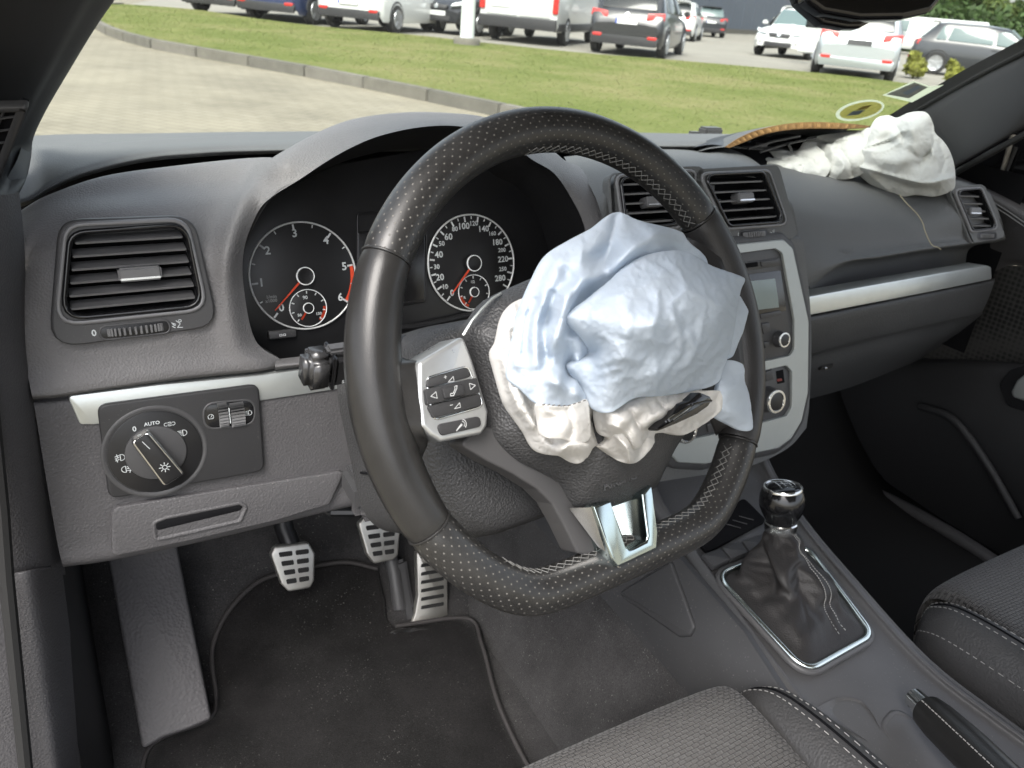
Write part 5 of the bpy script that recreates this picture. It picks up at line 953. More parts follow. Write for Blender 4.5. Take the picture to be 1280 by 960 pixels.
# floor mat
mt = thing('floor_mat', 'black fleece floor mat with a bound edge in the driver footwell', 'floor mat', onf(450, 880))
mr_ = [[onf(x, y, .012) for x, y in r] for r in ([(338, 722), (380, 712), (430, 704), (472, 712)], [(312, 737), (370, 735), (430, 735), (480, 748)], [(284, 768), (360, 775), (430, 775), (494, 784)], [(268, 802), (350, 806), (470, 800), (583, 774)], [(265, 830), (360, 830), (480, 826), (602, 806)], [(270, 872), (380, 870), (500, 868), (618, 866)], [(262, 899), (370, 900), (500, 910), (634, 908)], [(205, 922), (350, 930), (500, 950), (664, 965)], [(182, 946), (320, 965), (500, 1000), (720, 1040)], [(175, 1000), (330, 1030), (500, 1060), (760, 1090)])]
patch('mat_pile', mr_, MATF, mt, 8, 7, thick=.01)
BIND = mat('mat_binding', (.045, .042, .042), .8, spec=.2)
e = [r[0] for r in mr_[::-1]]+mr_[0][1:]; tube('edge_binding', [Vector(q)+Vector((0, 0, .002)) for q in crm(e, 6)], .0030, BIND, mt, 8)
e = [r[-1] for r in mr_[2:]]; tube('edge_binding', [Vector(q)+Vector((0, 0, .002)) for q in crm(e, 6)], .0030, BIND, mt, 8)
pm = thing('floor_mat', 'black floor mat in the shaded passenger footwell', 'floor mat', (1.0, .65, .3))  # sheet added to blacken a floor that the light hardly reaches
patch('mat_pile', [[Vector((x, y, floor_z(y)+.012)) for x in (.80, .95, 1.15, 1.418)] for y in (.25, .5, .7, .80, .95, 1.01)], mat('footwell_shade', (.016, .016, .016), 1, spec=.02), pm, 3, 3, thick=.008)
# pedals
def pedal(name, label, P, poly, rows, cols, box, arm, r=.006):
    t = thing(name, label, 'pedal', P.px(*poly[0]))
    pad = slab('pedal_pad', P, poly, -.008, .004, ALU, t, r=r, bev=.003, seg=3)
    (a, b, c, d) = [Vector(P.uv(*q, .004)) for q in box]
    for i in range(rows):
        for j in range(cols):
            def bl(s, q): return tuple((a*(1-s)+b*s)*(1-q)+(d*(1-s)+c*s)*q)
            s0, s1 = (j+.10)/cols, (j+.90)/cols; q0, q1 = (i+.24)/rows, (i+.78)/rows
            slab('rubber_slot', P, [bl(s0, q0), bl(s1, q0), bl(s1, q1), bl(s0, q1)], .0035, .0048, RUBBER, pad, r=.002, uvspace=True, bev=.0004, seg=1)
    tube('pedal_arm', [P.px(*arm[0], -.012), P.px(*arm[1], -.02), P.px(*arm[2], -.03)], .013, BLACK, t, 10)
pedal('clutch_pedal', 'left aluminium pedal with eight rubber slots, beside the footrest', PYZ(.81, .40, .86, .50), [(338.5, 694), (344, 683), (386, 678), (394, 692), (393, 726), (388, 735), (361, 740), (352, 731)], 4, 2, [(345, 688), (388, 683), (388, 728), (358, 733)], ((365, 685), (355, 660), (348, 600)))
pedal('brake_pedal', 'middle aluminium pedal with rubber slots, partly hidden behind the wheel rim', PYZ(.83, .40, .88, .50), [(448, 655), (455, 648), (494, 645), (501, 660), (498, 694), (492, 700), (468, 705), (459, 693)], 4, 2, [(454, 655), (496, 650), (494, 694), (466, 698)], ((475, 655), (470, 630), (466, 580)))
GP = PYZ(.80, .32, .86, .43)
gp_ = thing('accelerator_pedal', 'long aluminium accelerator pedal with horizontal slots at the right', 'pedal', GP.px(530, 780))
gpad = slab('pedal_pad', GP, [(521, 690), (559, 690), (560, 769), (511, 788), (519, 768), (523, 745)], -.008, .004, ALU, gp_, r=.002, bev=.002)
for i in range(6):
    y = 703+i*10.5; slab('rubber_slot', GP, [(527, y+2), (555, y-3), (555, y+1.5), (526, y+6.5)], .0035, .005, RUBBER, gpad, r=.0015, bev=.0004, seg=1)
MB().box(GP.px(505, 740, -.012), .02, .02, .10, (GP.U, GP.N, GP.V)).build('pedal_arm', SMOOTH, gp_, bev=.005)
tube('pedal_lever', [GP.px(500, 760, -.01), GP.px(493, 715, -.01), GP.px(487, 690, -.02), GP.px(480, 640, -.03)], .011, SMOOTH, gp_, 10)
W = MB(); W.tube([Y(505, 612, .72), Y(470, 640, .74), Y(415, 640, .76), Y(400, 630, .78)], .006, 8); W.tube([Y(400, 618, .72), Y(430, 612, .72), Y(470, 608, .72)], .008, 8)
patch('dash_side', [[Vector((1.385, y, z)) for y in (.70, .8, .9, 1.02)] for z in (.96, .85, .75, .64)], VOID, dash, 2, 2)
tag(W.build('column_linkage', BLACK, None), 'black cable and bracket under the steering column', 'linkage')
# ------------------------------------------------------------------ centre console
con = thing('centre_console', 'dark grey centre console between the seats with a gear boot and buttons', 'console', (.65, .35, .3))
CP = PYZ(.30, .553, .58, .600)
def cs(y, xl, xr_, z, dep=.006, bulge=0):
    return [Vector((xl-.040, y, z-.16)), Vector((xl-.014, y, z-.055)), Vector((xl-.004, y, z-.010)), Vector((xl+.003, y, z-.001)), Vector((xl+.012, y, z+.001)), Vector((xl+.020, y, z-dep)), Vector(((xl+xr_)/2, y, z-dep+bulge)), Vector((xr_-.020, y, z-dep)), Vector((xr_-.012, y, z+.001)), Vector((xr_-.003, y, z-.001)), Vector((xr_+.004, y, z-.010)), Vector((xr_+.02, y, z-.10)), Vector((xr_+.03, y, z-.24))]
CONS = mat('console_plastic_lit', (.085, .084, .086), .42, spec=.45, bump=('noise', 1500, .10), var=(7, .14), dust=.35)  # lit copy: sky light on the console top is put into the colour
patch('console_top', [cs(-.2, .545, .765, .53), cs(.05, .545, .765, .538), cs(.20, .545, .745, .545), cs(.29, .547, .735, .552), cs(.40, .558, .748, .568), cs(.50, .572, .765, .584), cs(.58, .580, .785, .604, .010), cs(.64, .585, .80, .64, .03), cs(.72, .59, .815, .70, .06)], CONS, con, 4, 6)
TP = Plane((.455, .5, .30), (0, -1, 0), (.075, 0, .22))
patch('tunnel_carpet', [[Vector((.435, y, .29)), Vector((.452, y, .33)), Vector((.487, y, .42)), Vector((.525, y, .52))] for y in (-.2, .1, .35, .6, .8, 1.02)], CARPET, con, 4, 4)
TUN = mat('console_plastic_shaded', (.042, .042, .044), .5, spec=.4, bump=('noise', 1500, .10), var=(7, .14), dust=.35)  # darker copy of the console plastic, side shade put into the colour
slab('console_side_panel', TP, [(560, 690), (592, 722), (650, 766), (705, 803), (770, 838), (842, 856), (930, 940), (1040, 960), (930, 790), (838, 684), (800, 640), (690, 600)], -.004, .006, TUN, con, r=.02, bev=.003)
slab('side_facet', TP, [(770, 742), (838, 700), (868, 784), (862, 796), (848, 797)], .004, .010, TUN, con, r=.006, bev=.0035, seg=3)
for i in range(3):
    a0, a1 = i/3, (i+1)/3-.03
    def bt(s, q): return tuple((Vector((877, 692))*(1-s)+Vector((953, 666))*s)*(1-q)+(Vector((893, 708))*(1-s)+Vector((960, 680))*s)*q)
    slab('console_button', CP, [bt(a0, .05), bt(a1, .05), bt(a1, .95), bt(a0, .95)], -.006, .003, SMOOTH, con, r=.001, bev=.001)
slab('console_cubby', CP, [(866, 668), (930, 622), (958, 650), (884, 690)], -.012, -.003, VOID, con, r=.006, bev=.0004)
for k in range(3): tube('cubby_rib', [CP.px(908+k*8, 655-k*5, -.002), CP.px(926+k*8, 660-k*5, -.002)], .0007, SMOOTH, con, 5)
ring = [(898, 718), (1006, 680), (1089, 791), (1008, 836)]
rl = ccw(fillet(ccw(CP.uvs(ring, .002)), .019, 10))
V, F = sweep(CP, rl, [(.0055, -.003), (.0052, .0008), (.004, .0030), (.0015, .0036), (-.0008, .0026), (-.0018, -.001)]); mesh('boot_ring', V, F, mat('satin_ring', (.74, .80, .77), .2, metal=1), con)
V, F = sweep(CP, rl, [(.0095, -.004), (.009, .0004), (.0054, .0010)]); mesh('ring_surround', V, F, CONS, con)
# gear lever
gl_ = thing('gear_lever', 'round black gear knob on a wrinkled leather boot with grey stitching', 'gear lever', (.66, .45, .58))
kc = Xp(978, 622, .662); col_ = Xp(976, 657, .662); axg = (kc-col_).normalized(); 
# gaiter: loft from ring to collar
nb = 72; base = crm([(u, v, 0) for u, v in offs(rl, -.002)], 1, True)[:, :2]
dl = np.r_[0, np.cumsum(np.linalg.norm(np.roll(base, -1, 0)-base, axis=1))]; tt_ = np.linspace(0, dl[-1], nb, endpoint=False); bb = np.c_[base, ]; bb = np.vstack([base, base[:1]])
B2 = np.c_[np.interp(tt_, dl, bb[:, 0]), np.interp(tt_, dl, bb[:, 1])]
bw = [CP.w(u, v, .000) for u, v in B2]; bc = sum(bw, Vector())/nb
A_ = Vector((1, 0, 0)); A_ = (A_-axg*A_.dot(axg)).normalized(); Bv = axg.cross(A_); V = []; F = []
th = [math.atan2((p-bc).dot(Bv), (p-bc).dot(A_)) for p in bw]
NR = 26; cb = col_-axg*.006
for j in range(NR+1):
    t = j/NR; s = t**.56 if t < 1 else 1; cen = bc.lerp(cb, t**.9)
    for i in range(nb):
        rim_ = (bw[i]-bc); d = (A_*math.cos(th[i])+Bv*math.sin(th[i])); rb = rim_.length
        r_ = rb*(1-s)+.0165*s
        r_ *= 1+.30*math.sin(math.pi*min(1, t*1.1))*noise.noise(Vector((math.cos(th[i])*1.3, math.sin(th[i])*1.3, t*2.2+4)))
        if 0 < t < 1: r_ += (.0045*math.sin(t*9+2.2*math.sin(th[i]*2+.6))+.004*math.cos(th[i]*5+1.5*t))*math.sin(math.pi*t)
        q = cen+(rim_/rb)*r_*(1-t)+d*r_*t
        V.append(q)
for j in range(NR):
    for i in range(nb): F.append((j*nb+i, j*nb+(i+1) % nb, (j+1)*nb+(i+1) % nb, (j+1)*nb+i))
BOOT = mat('boot_leather', (.024, .022, .0215), .50, spec=.38, bump=('grain', 600, .25), var=(18, .2))
tr_ = []
for q in F: tr_ += [(q[0], q[1], q[2]), (q[0], q[2], q[3])]
Xb = np.array([tuple(v) for v in V]); pinb = np.zeros(len(Xb), bool); pinb[:nb*2] = True; pinb[-2*nb:] = True
V = [Vector(x) for x in relax(Xb, tr_, .04, 260, .4, pin=pinb, pinw=.6)]
gt = mesh('leather_boot', V, F, BOOT, gl_); gt.modifiers.new('soft', 'SUBSURF').render_levels = 1
W = MB(); ctr = min(range(nb), key=lambda i: abs(((th[i]-math.radians(-75)) + math.pi) % (2*math.pi)-math.pi))
for off in (-1, 1):
    for j in range(1, NR):
        for h in (0, .5):
            p0 = V[j*nb+(ctr+off) % nb].lerp(V[(j+1)*nb+(ctr+off) % nb], h); p1 = V[j*nb+(ctr+off) % nb].lerp(V[(j+1)*nb+(ctr+off) % nb], h+.3); nn = (p0-bc.lerp(cb, j/NR)).normalized()*.0008
            W.tube([p0+nn, p1+nn], .0005, 5)
o = W.build('boot_stitching', WTHREAD, gt); o['kind'] = 'stuff'
lathe('collar', col_-axg*.008, axg, [(.0165, 0), (.0180, .002), (.0185, .012), (.0175, .0135)], BRUSH, gl_)
kb = col_+axg*.005; K = .0245
kn_ = lathe('gear_knob', kb, axg, [(.0165, 0), (.0178, .003), (K*.90, .011), (K*1.01, .018), (K*1.05, .025), (K*1.03, .032), (K*.96, .038), (K*.86, .0425)], GLOSSB, gl_, 36, auto=60)
lathe('knob_ring', kb, axg, [(K*.90, .0405), (K*.90, .0425), (K*.86, .0442), (K*.80, .0440), (K*.77, .0425)], BRUSH, gl_, 36, auto=60)
lathe('knob_cap', kb, axg, [(K*.79, .0415), (K*.78, .0430), (K*.6, .0452), (K*.3, .0465), (.0001, .0468)], GLOSSB, gl_, 36, auto=70)
kp2 = Plane(kb+axg*.0472, Vector((.93, -.36, 0)), Vector((.36, .93, .1))); kp2.N = axg; kp2.U = (kp2.U-axg*kp2.U.dot(axg)).normalized(); kp2.V = axg.cross(kp2.U)
W = MB(); W.add(*icon(kp2, [[(-.45, .4), (-.45, -.4)], [(0, .4), (0, -.4)], [(.45, .4), (.45, -.4)], [(-.45, 0), (.75, 0)], [(.75, 0), (.75, -.4)]], (0, 0), .015, -.0002))
for s, x, y in (('1', -.0068, .0086), ('3', 0, .0086), ('5', .0068, .0086), ('2', -.0068, -.0086), ('4', 0, -.0086), ('6', .0068, -.0086)): W.add(*text_geo(kp2, s, x, y, .0048, -.0010))
W.build('shift_pattern', PRINT, gl_, smooth=False)
# handbrake
hb = thing('handbrake', 'leather handbrake lever with a chrome release button between the seats', 'handbrake', Zp(1160, 900, .55))
tip = Zp(1143, 873, .565); end = Zp(1262, 985, .60); hd = (end-tip).normalized(); 
lathe('grip', tip+hd*.018, hd, [(.012, 0), (.0165, .004), (.0185, .02), (.0195, .06), (.0185, .10), (.018, .16)], LEATH, hb, 28)
lathe('release_button', tip-hd*.002, hd, [(.0001, 0), (.009, .0004), (.0105, .002), (.0108, .018), (.0125, .020), (.0125, .024)], CHROME, hb, 24)
W = MB(); sd_ = hd.cross(Vector((0, 0, 1))).normalized(); up_ = sd_.cross(hd)
for k in range(26): p0 = tip+hd*(.026+k*.0048)+(up_*.76+sd_*.62)*(.0185+.0012); W.tube([p0, p0+hd*.003], .0006, 5)
o = W.build('grip_stitching', WTHREAD, hb); o['kind'] = 'stuff'
slab('handbrake_slot', CP, [(1108, 905), (1122, 888), (1160, 912), (1250, 985), (1225, 1010), (1145, 955)], -.010, -.0035, VOID, con, r=.012, bev=.0004)
V, F = sweep(CP, fillet(ccw(CP.uvs([(1104, 905), (1120, 885), (1163, 908), (1258, 985), (1225, 1018), (1140, 958)])), .014), [(.003, -.008), (.0025, -.0025), (0, -.0015), (-.002, -.003)]); mesh('slot_rim', V, F, CONS, con)
patch('tray_hollow', [[CP.px(1018, 886, -.002), CP.px(1048, 872, -.003), CP.px(1076, 876, -.003), CP.px(1092, 893, -.002)], [CP.px(1040, 900, -.003), CP.px(1062, 890, -.012), CP.px(1082, 895, -.012), CP.px(1100, 910, -.003)], [CP.px(1090, 930, -.003), CP.px(1105, 930, -.012), CP.px(1112, 935, -.010), CP.px(1118, 940, -.003)]], CONS, con, 5, 5)
# ------------------------------------------------------------------ seats
FAB = mat('seat_weave', (.062, .057, .053), .92, spec=.1, sheen=.2); n, l, b = nd(FAB)
tc = n.new('ShaderNodeTexCoord'); mp_ = n.new('ShaderNodeMapping'); mp_.inputs['Scale'].default_value = (165, 235, 165); l.new(tc.outputs['Object'], mp_.inputs[0])
bk_ = n.new('ShaderNodeTexBrick'); bk_.inputs['Scale'].default_value = 1; bk_.inputs['Mortar Size'].default_value = .16; bk_.inputs['Mortar Smooth'].default_value = 1; bk_.inputs['Brick Width'].default_value = 1.2; bk_.inputs['Row Height'].default_value = .9
bk_.inputs['Color1'].default_value = (.084, .081, .078, 1); bk_.inputs['Color2'].default_value = (.076, .072, .069, 1); bk_.inputs['Mortar'].default_value = (.028, .026, .025, 1); l.new(mp_.outputs[0], bk_.inputs['Vector']); l.new(bk_.outputs['Color'], b.inputs['Base Color'])
bp = n.new('ShaderNodeBump'); bp.inputs['Strength'].default_value = .9; bp.inputs['Distance'].default_value = .0015; bp.invert = True; l.new(bk_.outputs['Fac'], bp.inputs['Height']); l.new(bp.outputs[0], b.inputs['Normal'])
SLEA = mat('seat_leather', (.050, .049, .049), .50, spec=.4, bump=('grain', 420, .35), var=(10, .12))
def seat(label, cx, dz, group=None):
    t = thing('bucket_seat', label, 'seat', (cx, .1, .32)); yf = .372; z = .553+dz
    rows = []
    for y, dzz in ((yf-.03, -.14), (yf-.006, -.06), (yf, -.02), (yf-.010, .004), (yf-.035, .014), (.28, .012), (.15, .0), (-.05, -.01), (-.3, -.01)):
        rows.append([Vector((cx+u*.182, y-.010*abs(u)**3*(1 if y > .25 else 0), z+dzz+.006*u*u-(.014 if abs(u) == 1 else 0))) for u in (-1, -.93, -.6, -.2, .2, .6, .93, 1)])
    patch('seat_cushion', rows, FAB, t, 5, 6)
    for s in (-1, 1):
        rows = []
        for y, k, dzz in ((.352, .30, -.09), (.350, .6, -.03), (.338, .85, -.006), (.30, 1, .012), (.2, 1.05, .022), (.0, 1.1, .03), (-.3, 1.1, .03)):
            x0 = .178
            rows.append([Vector((cx+s*(x0-.004), y, z+dzz-.016)), Vector((cx+s*(x0+.010), y, z+dzz+.006*k)), Vector((cx+s*(x0+.030*k), y-.001, z+dzz+.016*k)), Vector((cx+s*(x0+.052*k), y-.006, z+dzz+.004*k)), Vector((cx+s*(x0+.066*k), y-.012, z+dzz-.035)), Vector((cx+s*(x0+.070*k), y-.012, z+dzz-.12)), Vector((cx+s*(x0+.066*k), y-.012, z+dzz-.22))])
        bo = patch('side_bolster', rows, SLEA, t, 6, 8)
        W = MB(); c = [crm(r, 6) for r in rows]
        for ci in (10, 14, 21):
            ln = crm([Vector(r[ci]) for r in c], 40)
            acc = 0; st = [Vector(ln[0])]
            for q in ln[1:]:
                q = Vector(q)
                if (q-st[-1]).length > .0030: st.append(q)
            for i in range(8, len(st)-1, 2): W.tube([st[i]+Vector((0, 0, .0010)), st[i+1]+Vector((0, 0, .0010))], .00048, 5)
        o = W.build('bolster_stitching', WTHREAD, bo); o['kind'] = 'stuff'
        W = MB()
        ln = [Vector(q)+Vector((0, 0, -.0004)) for q in crm([Vector(r[12]) for r in c][1:], 8)]; W.tube(ln, .0016, 6); W.build('bolster_seam', VOID, bo)
seat('grey woven driver seat cushion with stitched leather bolster at the bottom of the view', .318, .0)
seat('grey woven passenger seat cushion with stitched leather bolster beyond the handbrake', 1.015, .0)
# ------------------------------------------------------------------ passenger door
dr = thing('passenger_door', 'dark passenger door with padded belt line, speaker cloth and silver handle', 'car door', (1.4, .5, .3))
X_ = lambda *a: [Xp(*p) for p in a]
DOORM = mat('door_pad', (.048, .046, .047), .5, spec=.4, bump=('grain', 520, .4), var=(6, .1))
patch('belt_pad', [X_((1188, 214, 1.42), (1215, 224, 1.42), (1245, 236, 1.42), (1300, 262, 1.42), (1400, 310, 1.42)), X_((1193, 221, 1.375), (1218, 231, 1.375), (1247, 244, 1.375), (1300, 272, 1.375), (1400, 326, 1.375)), X_((1215, 238, 1.362), (1235, 247, 1.362), (1258, 260, 1.362), (1305, 288, 1.362), (1400, 346, 1.362)), X_((1228, 262, 1.37), (1245, 272, 1.37), (1265, 285, 1.37), (1310, 318, 1.37), (1400, 376, 1.37)), X_((1238, 310, 1.385), (1250, 315, 1.385), (1270, 322, 1.385), (1310, 340, 1.385), (1400, 390, 1.385)), X_((1232, 352, 1.40), (1248, 340, 1.40), (1270, 332, 1.40), (1310, 348, 1.40), (1400, 400, 1.40))], DOORM, dr, 5, 5)
W = MB()
for k in range(2):
    ln = [Xp(x, y+k*5, 1.357-k*.001) for x, y in ((1232, 247), (1258, 263), (1285, 281), (1330, 306))]; W.tube([Vector(q) for q in crm(ln, 8)], .0011, 5)
W.build('belt_seam', mat('belt_thread', (.11, .11, .11), .7), dr)
CLOTH = mat('speaker_cloth', (.050, .048, .045), .8, spec=.2); n, l, b = nd(CLOTH)
tc = n.new('ShaderNodeTexCoord'); vo = n.new('ShaderNodeTexVoronoi'); vo.inputs['Scale'].default_value = 115; vo.inputs['Randomness'].default_value = .15; l.new(tc.outputs['Object'], vo.inputs['Vector'])
rp = n.new('ShaderNodeValToRGB'); rp.color_ramp.elements[0].color = (.010, .010, .010, 1); rp.color_ramp.elements[1].color = (.040, .039, .037, 1); rp.color_ramp.elements[0].position = .2; rp.color_ramp.elements[1].position = .6; l.new(vo.outputs['Distance'], rp.inputs[0]); l.new(rp.outputs[0], b.inputs['Base Color'])
patch('cloth_panel', [X_((1200, 345, 1.398), (1262, 332, 1.398), (1310, 345, 1.398), (1400, 398, 1.398)), X_((1150, 400, 1.40), (1250, 390, 1.40), (1310, 400, 1.40), (1400, 440, 1.40)), X_((1090, 480, 1.412), (1240, 480, 1.412), (1310, 490, 1.412), (1400, 530, 1.412))], CLOTH, dr, 5, 5)
DLOW = mat('door_lower', (.026, .026, .027), .55, spec=.35, var=(6, .1))
patch('door_lower_skin', [X_((1000, 430, 1.42), (1160, 447, 1.41), (1220, 450, 1.402), (1310, 458, 1.402), (1420, 480, 1.402)), X_((980, 470, 1.415), (1150, 460, 1.385), (1215, 462, 1.375), (1300, 470, 1.372), (1420, 510, 1.372)), X_((960, 520, 1.415), (1140, 500, 1.38), (1220, 510, 1.37), (1300, 530, 1.37), (1420, 580, 1.37)), X_((940, 580, 1.415), (1120, 570, 1.395), (1200, 580, 1.385), (1290, 610, 1.38), (1420, 680, 1.38)), X_((930, 640, 1.42), (1090, 650, 1.41), (1180, 680, 1.40), (1280, 730, 1.40), (1420, 800, 1.40))], DLOW, dr, 5, 5)
tube('armrest_edge', [Vector(q) for q in crm(X_((1150, 508, 1.365), (1185, 520, 1.355), (1210, 545, 1.35), (1240, 590, 1.35), (1272, 648, 1.35)), 6)], .007, DLOW, dr)
ah = Plane(Xp(1275, 490, 1.36), (.05, -1, 0), (0, 0, 1)); slab('handle_bowl', ah, [(1248, 480), (1262, 462), (1330, 440), (1360, 520), (1300, 520), (1258, 508)], -.006, .004, BLACK, dr, r=.015, bev=.003, seg=3)
slab('door_handle', ah, [(1263, 490), (1270, 476), (1300, 452), (1340, 470), (1330, 512), (1280, 502), (1265, 497)], .002, .012, SILVER, dr, r=.008, bev=.005, seg=3)
tube('sill_strip', [Vector(q) for q in crm(X_((1085, 612, 1.37), (1140, 640, 1.36), (1200, 675, 1.36), (1270, 722, 1.36), (1340, 770, 1.36)), 6)], .014, LOW, dr)
qp = Plane(Xp(1240, 205, 1.40), (.1, -1, 0), (.05, 0, 1)); QG = mat('dark_window', (.006, .006, .007), .12, spec=.5)
slab('quarter_window', qp, [(1180, 215), (1200, 206), (1290, 150), (1420, 60), (1420, 330), (1290, 262), (1240, 238)], -.006, -.002, QG, dr, bev=.0005)
W = MB(); W.tube([qp.px(1247, 236, .0), qp.px(1256, 205, .0), qp.px(1266, 168, .0)], .0042, 8); W.build('window_bar', mat('dusty_bar', (.16, .15, .13), .8, var=(40, .4)), dr)
W = MB(); W.tube([qp.px(1250, 235, .004), qp.px(1270, 184, .004)], .0032, 8); W.build('window_seal', RUBBER, dr)
# ------------------------------------------------------------------ outdoors: ground, kerb, grass
def G(px, py, z=GZ): return Zp(px, py, z)
PAVE = mat('block_paving', (.30, .36, .28), .85, spec=.2); n, l, b = nd(PAVE)
tc = n.new('ShaderNodeTexCoord'); mp_ = n.new('ShaderNodeMapping'); mp_.inputs['Rotation'].default_value = (0, 0, .9); l.new(tc.outputs['Object'], mp_.inputs[0])
br = n.new('ShaderNodeTexBrick'); br.inputs['Scale'].default_value = 1; br.inputs['Brick Width'].default_value = .2; br.inputs['Row Height'].default_value = .1; br.inputs['Mortar Size'].default_value = .008; br.inputs['Bias'].default_value = 0
br.inputs['Color1'].default_value = (.245, .227, .18, 1); br.inputs['Color2'].default_value = (.225, .207, .162, 1); br.inputs['Mortar'].default_value = (.18, .165, .13, 1); l.new(mp_.outputs[0], br.inputs['Vector'])
nz = n.new('ShaderNodeTexNoise'); nz.inputs['Scale'].default_value = .9; nz.inputs['Detail'].default_value = 8; nz.inputs['Roughness'].default_value = .7; l.new(tc.outputs['Object'], nz.inputs['Vector'])
cr = n.new('ShaderNodeValToRGB'); cr.color_ramp.elements[0].position = .35; cr.color_ramp.elements[1].position = .65; cr.color_ramp.elements[0].color = (.72, .71, .68, 1); cr.color_ramp.elements[1].color = (1.05, 1.04, 1, 1); l.new(nz.outputs[0], cr.inputs[0])
mx = n.new('ShaderNodeMix'); mx.data_type = 'RGBA'; mx.blend_type = 'MULTIPLY'; mx.inputs[0].default_value = 1; l.new(br.outputs['Color'], mx.inputs[6]); l.new(cr.outputs[0], mx.inputs[7]); l.new(mx.outputs[2], b.inputs['Base Color'])
tag(mesh('ground', [(-900, -300, GZ-.004), (900, -300, GZ-.004), (900, 1200, GZ-.004), (-900, 1200, GZ-.004)], [(0, 1, 2, 3)], PAVE, None, False), kind='structure')
ASP = mat('pale_asphalt', (.22, .21, .18), .9, spec=.2, var=(.8, .12), bump=('noise', 40, .2))
near = [(125, 35), (150, 47), (200, 61), (300, 79), (400, 97), (500, 117), (600, 138), (700, 160), (820, 190), (1000, 240)]
far = [(118, 27), (123, 15), (140, 9.5), (240, 16), (320, 28), (400, 38), (520, 49), (600, 58), (725, 71), (840, 80), (1000, 94), (1115, 107), (1200, 120), (1300, 138), (1400, 160)]
GN = [Vector(p) for p in crm([G(*p) for p in near], 6)]; GF = [Vector(p) for p in crm([G(*p) for p in far], 5)]
isl = GN[::-1]+GF
pk = [G(*p) for p in ((140, 9.4), (240, 15.8), (400, 37.6), (600, 57.6), (840, 79.6), (1000, 93.6), (1115, 106), (1300, 137), (1500, 180))]
pv2 = [Vector((p.x, p.y, GZ)) for p in pk]
tag(mesh('parking_ground', [p for p in pv2]+[p+Vector((90, 60, 0)) for p in pv2[::-1]]+[pv2[0]+Vector((30, 120, 0))], [tuple(range(2*len(pv2)+1))], ASP, None, False), kind='structure')
GR = mat('grass_soil', (.13, .14, .035), .95, spec=.05); n, l, b = nd(GR)
def patchy(m, c0, c1, c2, s=.55):
    n, l, b = nd(m); tc = n.new('ShaderNodeTexCoord'); nz = n.new('ShaderNodeTexNoise'); nz.inputs['Scale'].default_value = s; nz.inputs['Detail'].default_value = 9; nz.inputs['Roughness'].default_value = .68; l.new(tc.outputs['Object'], nz.inputs['Vector'])
    cr = n.new('ShaderNodeValToRGB'); e = cr.color_ramp.elements; e[0].position = .36; e[1].position = .62; e[0].color = (*c0, 1); e[1].color = (*c2, 1); q = e.new(.49); q.color = (*c1, 1); n2 = n.new('ShaderNodeTexNoise'); n2.inputs['Scale'].default_value = 14; n2.inputs['Detail'].default_value = 7; n2.inputs['Roughness'].default_value = .8; l.new(tc.outputs['Object'], n2.inputs['Vector']); mm = n.new('ShaderNodeMath'); mm.operation = 'MULTIPLY_ADD'; mm.inputs[1].default_value = .6; mm.inputs[2].default_value = -.3; l.new(n2.outputs[0], mm.inputs[0]); ma = n.new('ShaderNodeMath'); l.new(mm.outputs[0], ma.inputs[0]); l.new(nz.outputs[0], ma.inputs[1]); l.new(ma.outputs[0], cr.inputs[0]); return n, l, b, cr
n, l, b, cr = patchy(GR, (0.101, 0.122, 0.034), (0.125, 0.141, 0.046), (0.165, 0.161, 0.069)); l.new(cr.outputs[0], b.inputs['Base Color'])
gi = mesh('grass_verge', [Vector((p.x, p.y, GZ+.085)) for p in isl]+[Vector((p.x, p.y, GZ-.02)) for p in isl], [tuple(range(len(isl)))]+[(i, (i+1) % len(isl), (i+1) % len(isl)+len(isl), i+len(isl)) for i in range(len(isl))], GR, None, False); tag(gi, kind='structure')
BL = mat('grass_blades', (.2, .2, .06), .8, spec=.1); n, l, b, cr = patchy(BL, (0.106, 0.135, 0.036), (0.134, 0.155, 0.048), (0.178, 0.174, 0.073))
ge = n.new('ShaderNodeNewGeometry'); mr = n.new('ShaderNodeMapRange'); mr.inputs[3].default_value = .86; mr.inputs[4].default_value = 1.16; l.new(ge.outputs['Random Per Island'], mr.inputs[0])
mx = n.new('ShaderNodeMix'); mx.data_type = 'RGBA'; mx.blend_type = 'MULTIPLY'; mx.inputs[0].default_value = 1; l.new(cr.outputs[0], mx.inputs[6]); l.new(mr.outputs[0], mx.inputs[7]); l.new(mx.outputs[2], b.inputs['Base Color'])
poly = np.array([(p.x, p.y) for p in isl]); mnx, mny = poly.min(0); mxx, mxy = poly.max(0)
N_ = 260000; P_ = np.c_[rng.uniform(max(mnx, -2), min(mxx, 24), N_), rng.uniform(max(mny, 3), min(mxy, 30), N_)]
ins = np.zeros(N_, bool)
for i in range(len(poly)):
    (x0, y0), (x1, y1) = poly[i-1], poly[i]
    if y0 == y1: continue
    c = ((y0 > P_[:, 1]) != (y1 > P_[:, 1])) & (P_[:, 0] < (x1-x0)*(P_[:, 1]-y0)/(y1-y0)+x0); ins ^= c
dist = np.hypot(P_[:, 0], P_[:, 1]); ins &= rng.random(N_) < np.clip(9/dist, .25, 1); P_ = P_[ins][:110000]; k = len(P_)
an = rng.uniform(0, 6.283, k); hgt = rng.uniform(.006, .018, k); wd = rng.uniform(.003, .006, k)*np.clip(np.hypot(P_[:, 0], P_[:, 1])/9, 1, 2.2); le = rng.uniform(-.07, .07, (k, 2))
Vb = np.zeros((k, 3, 3)); z0 = GZ+.082
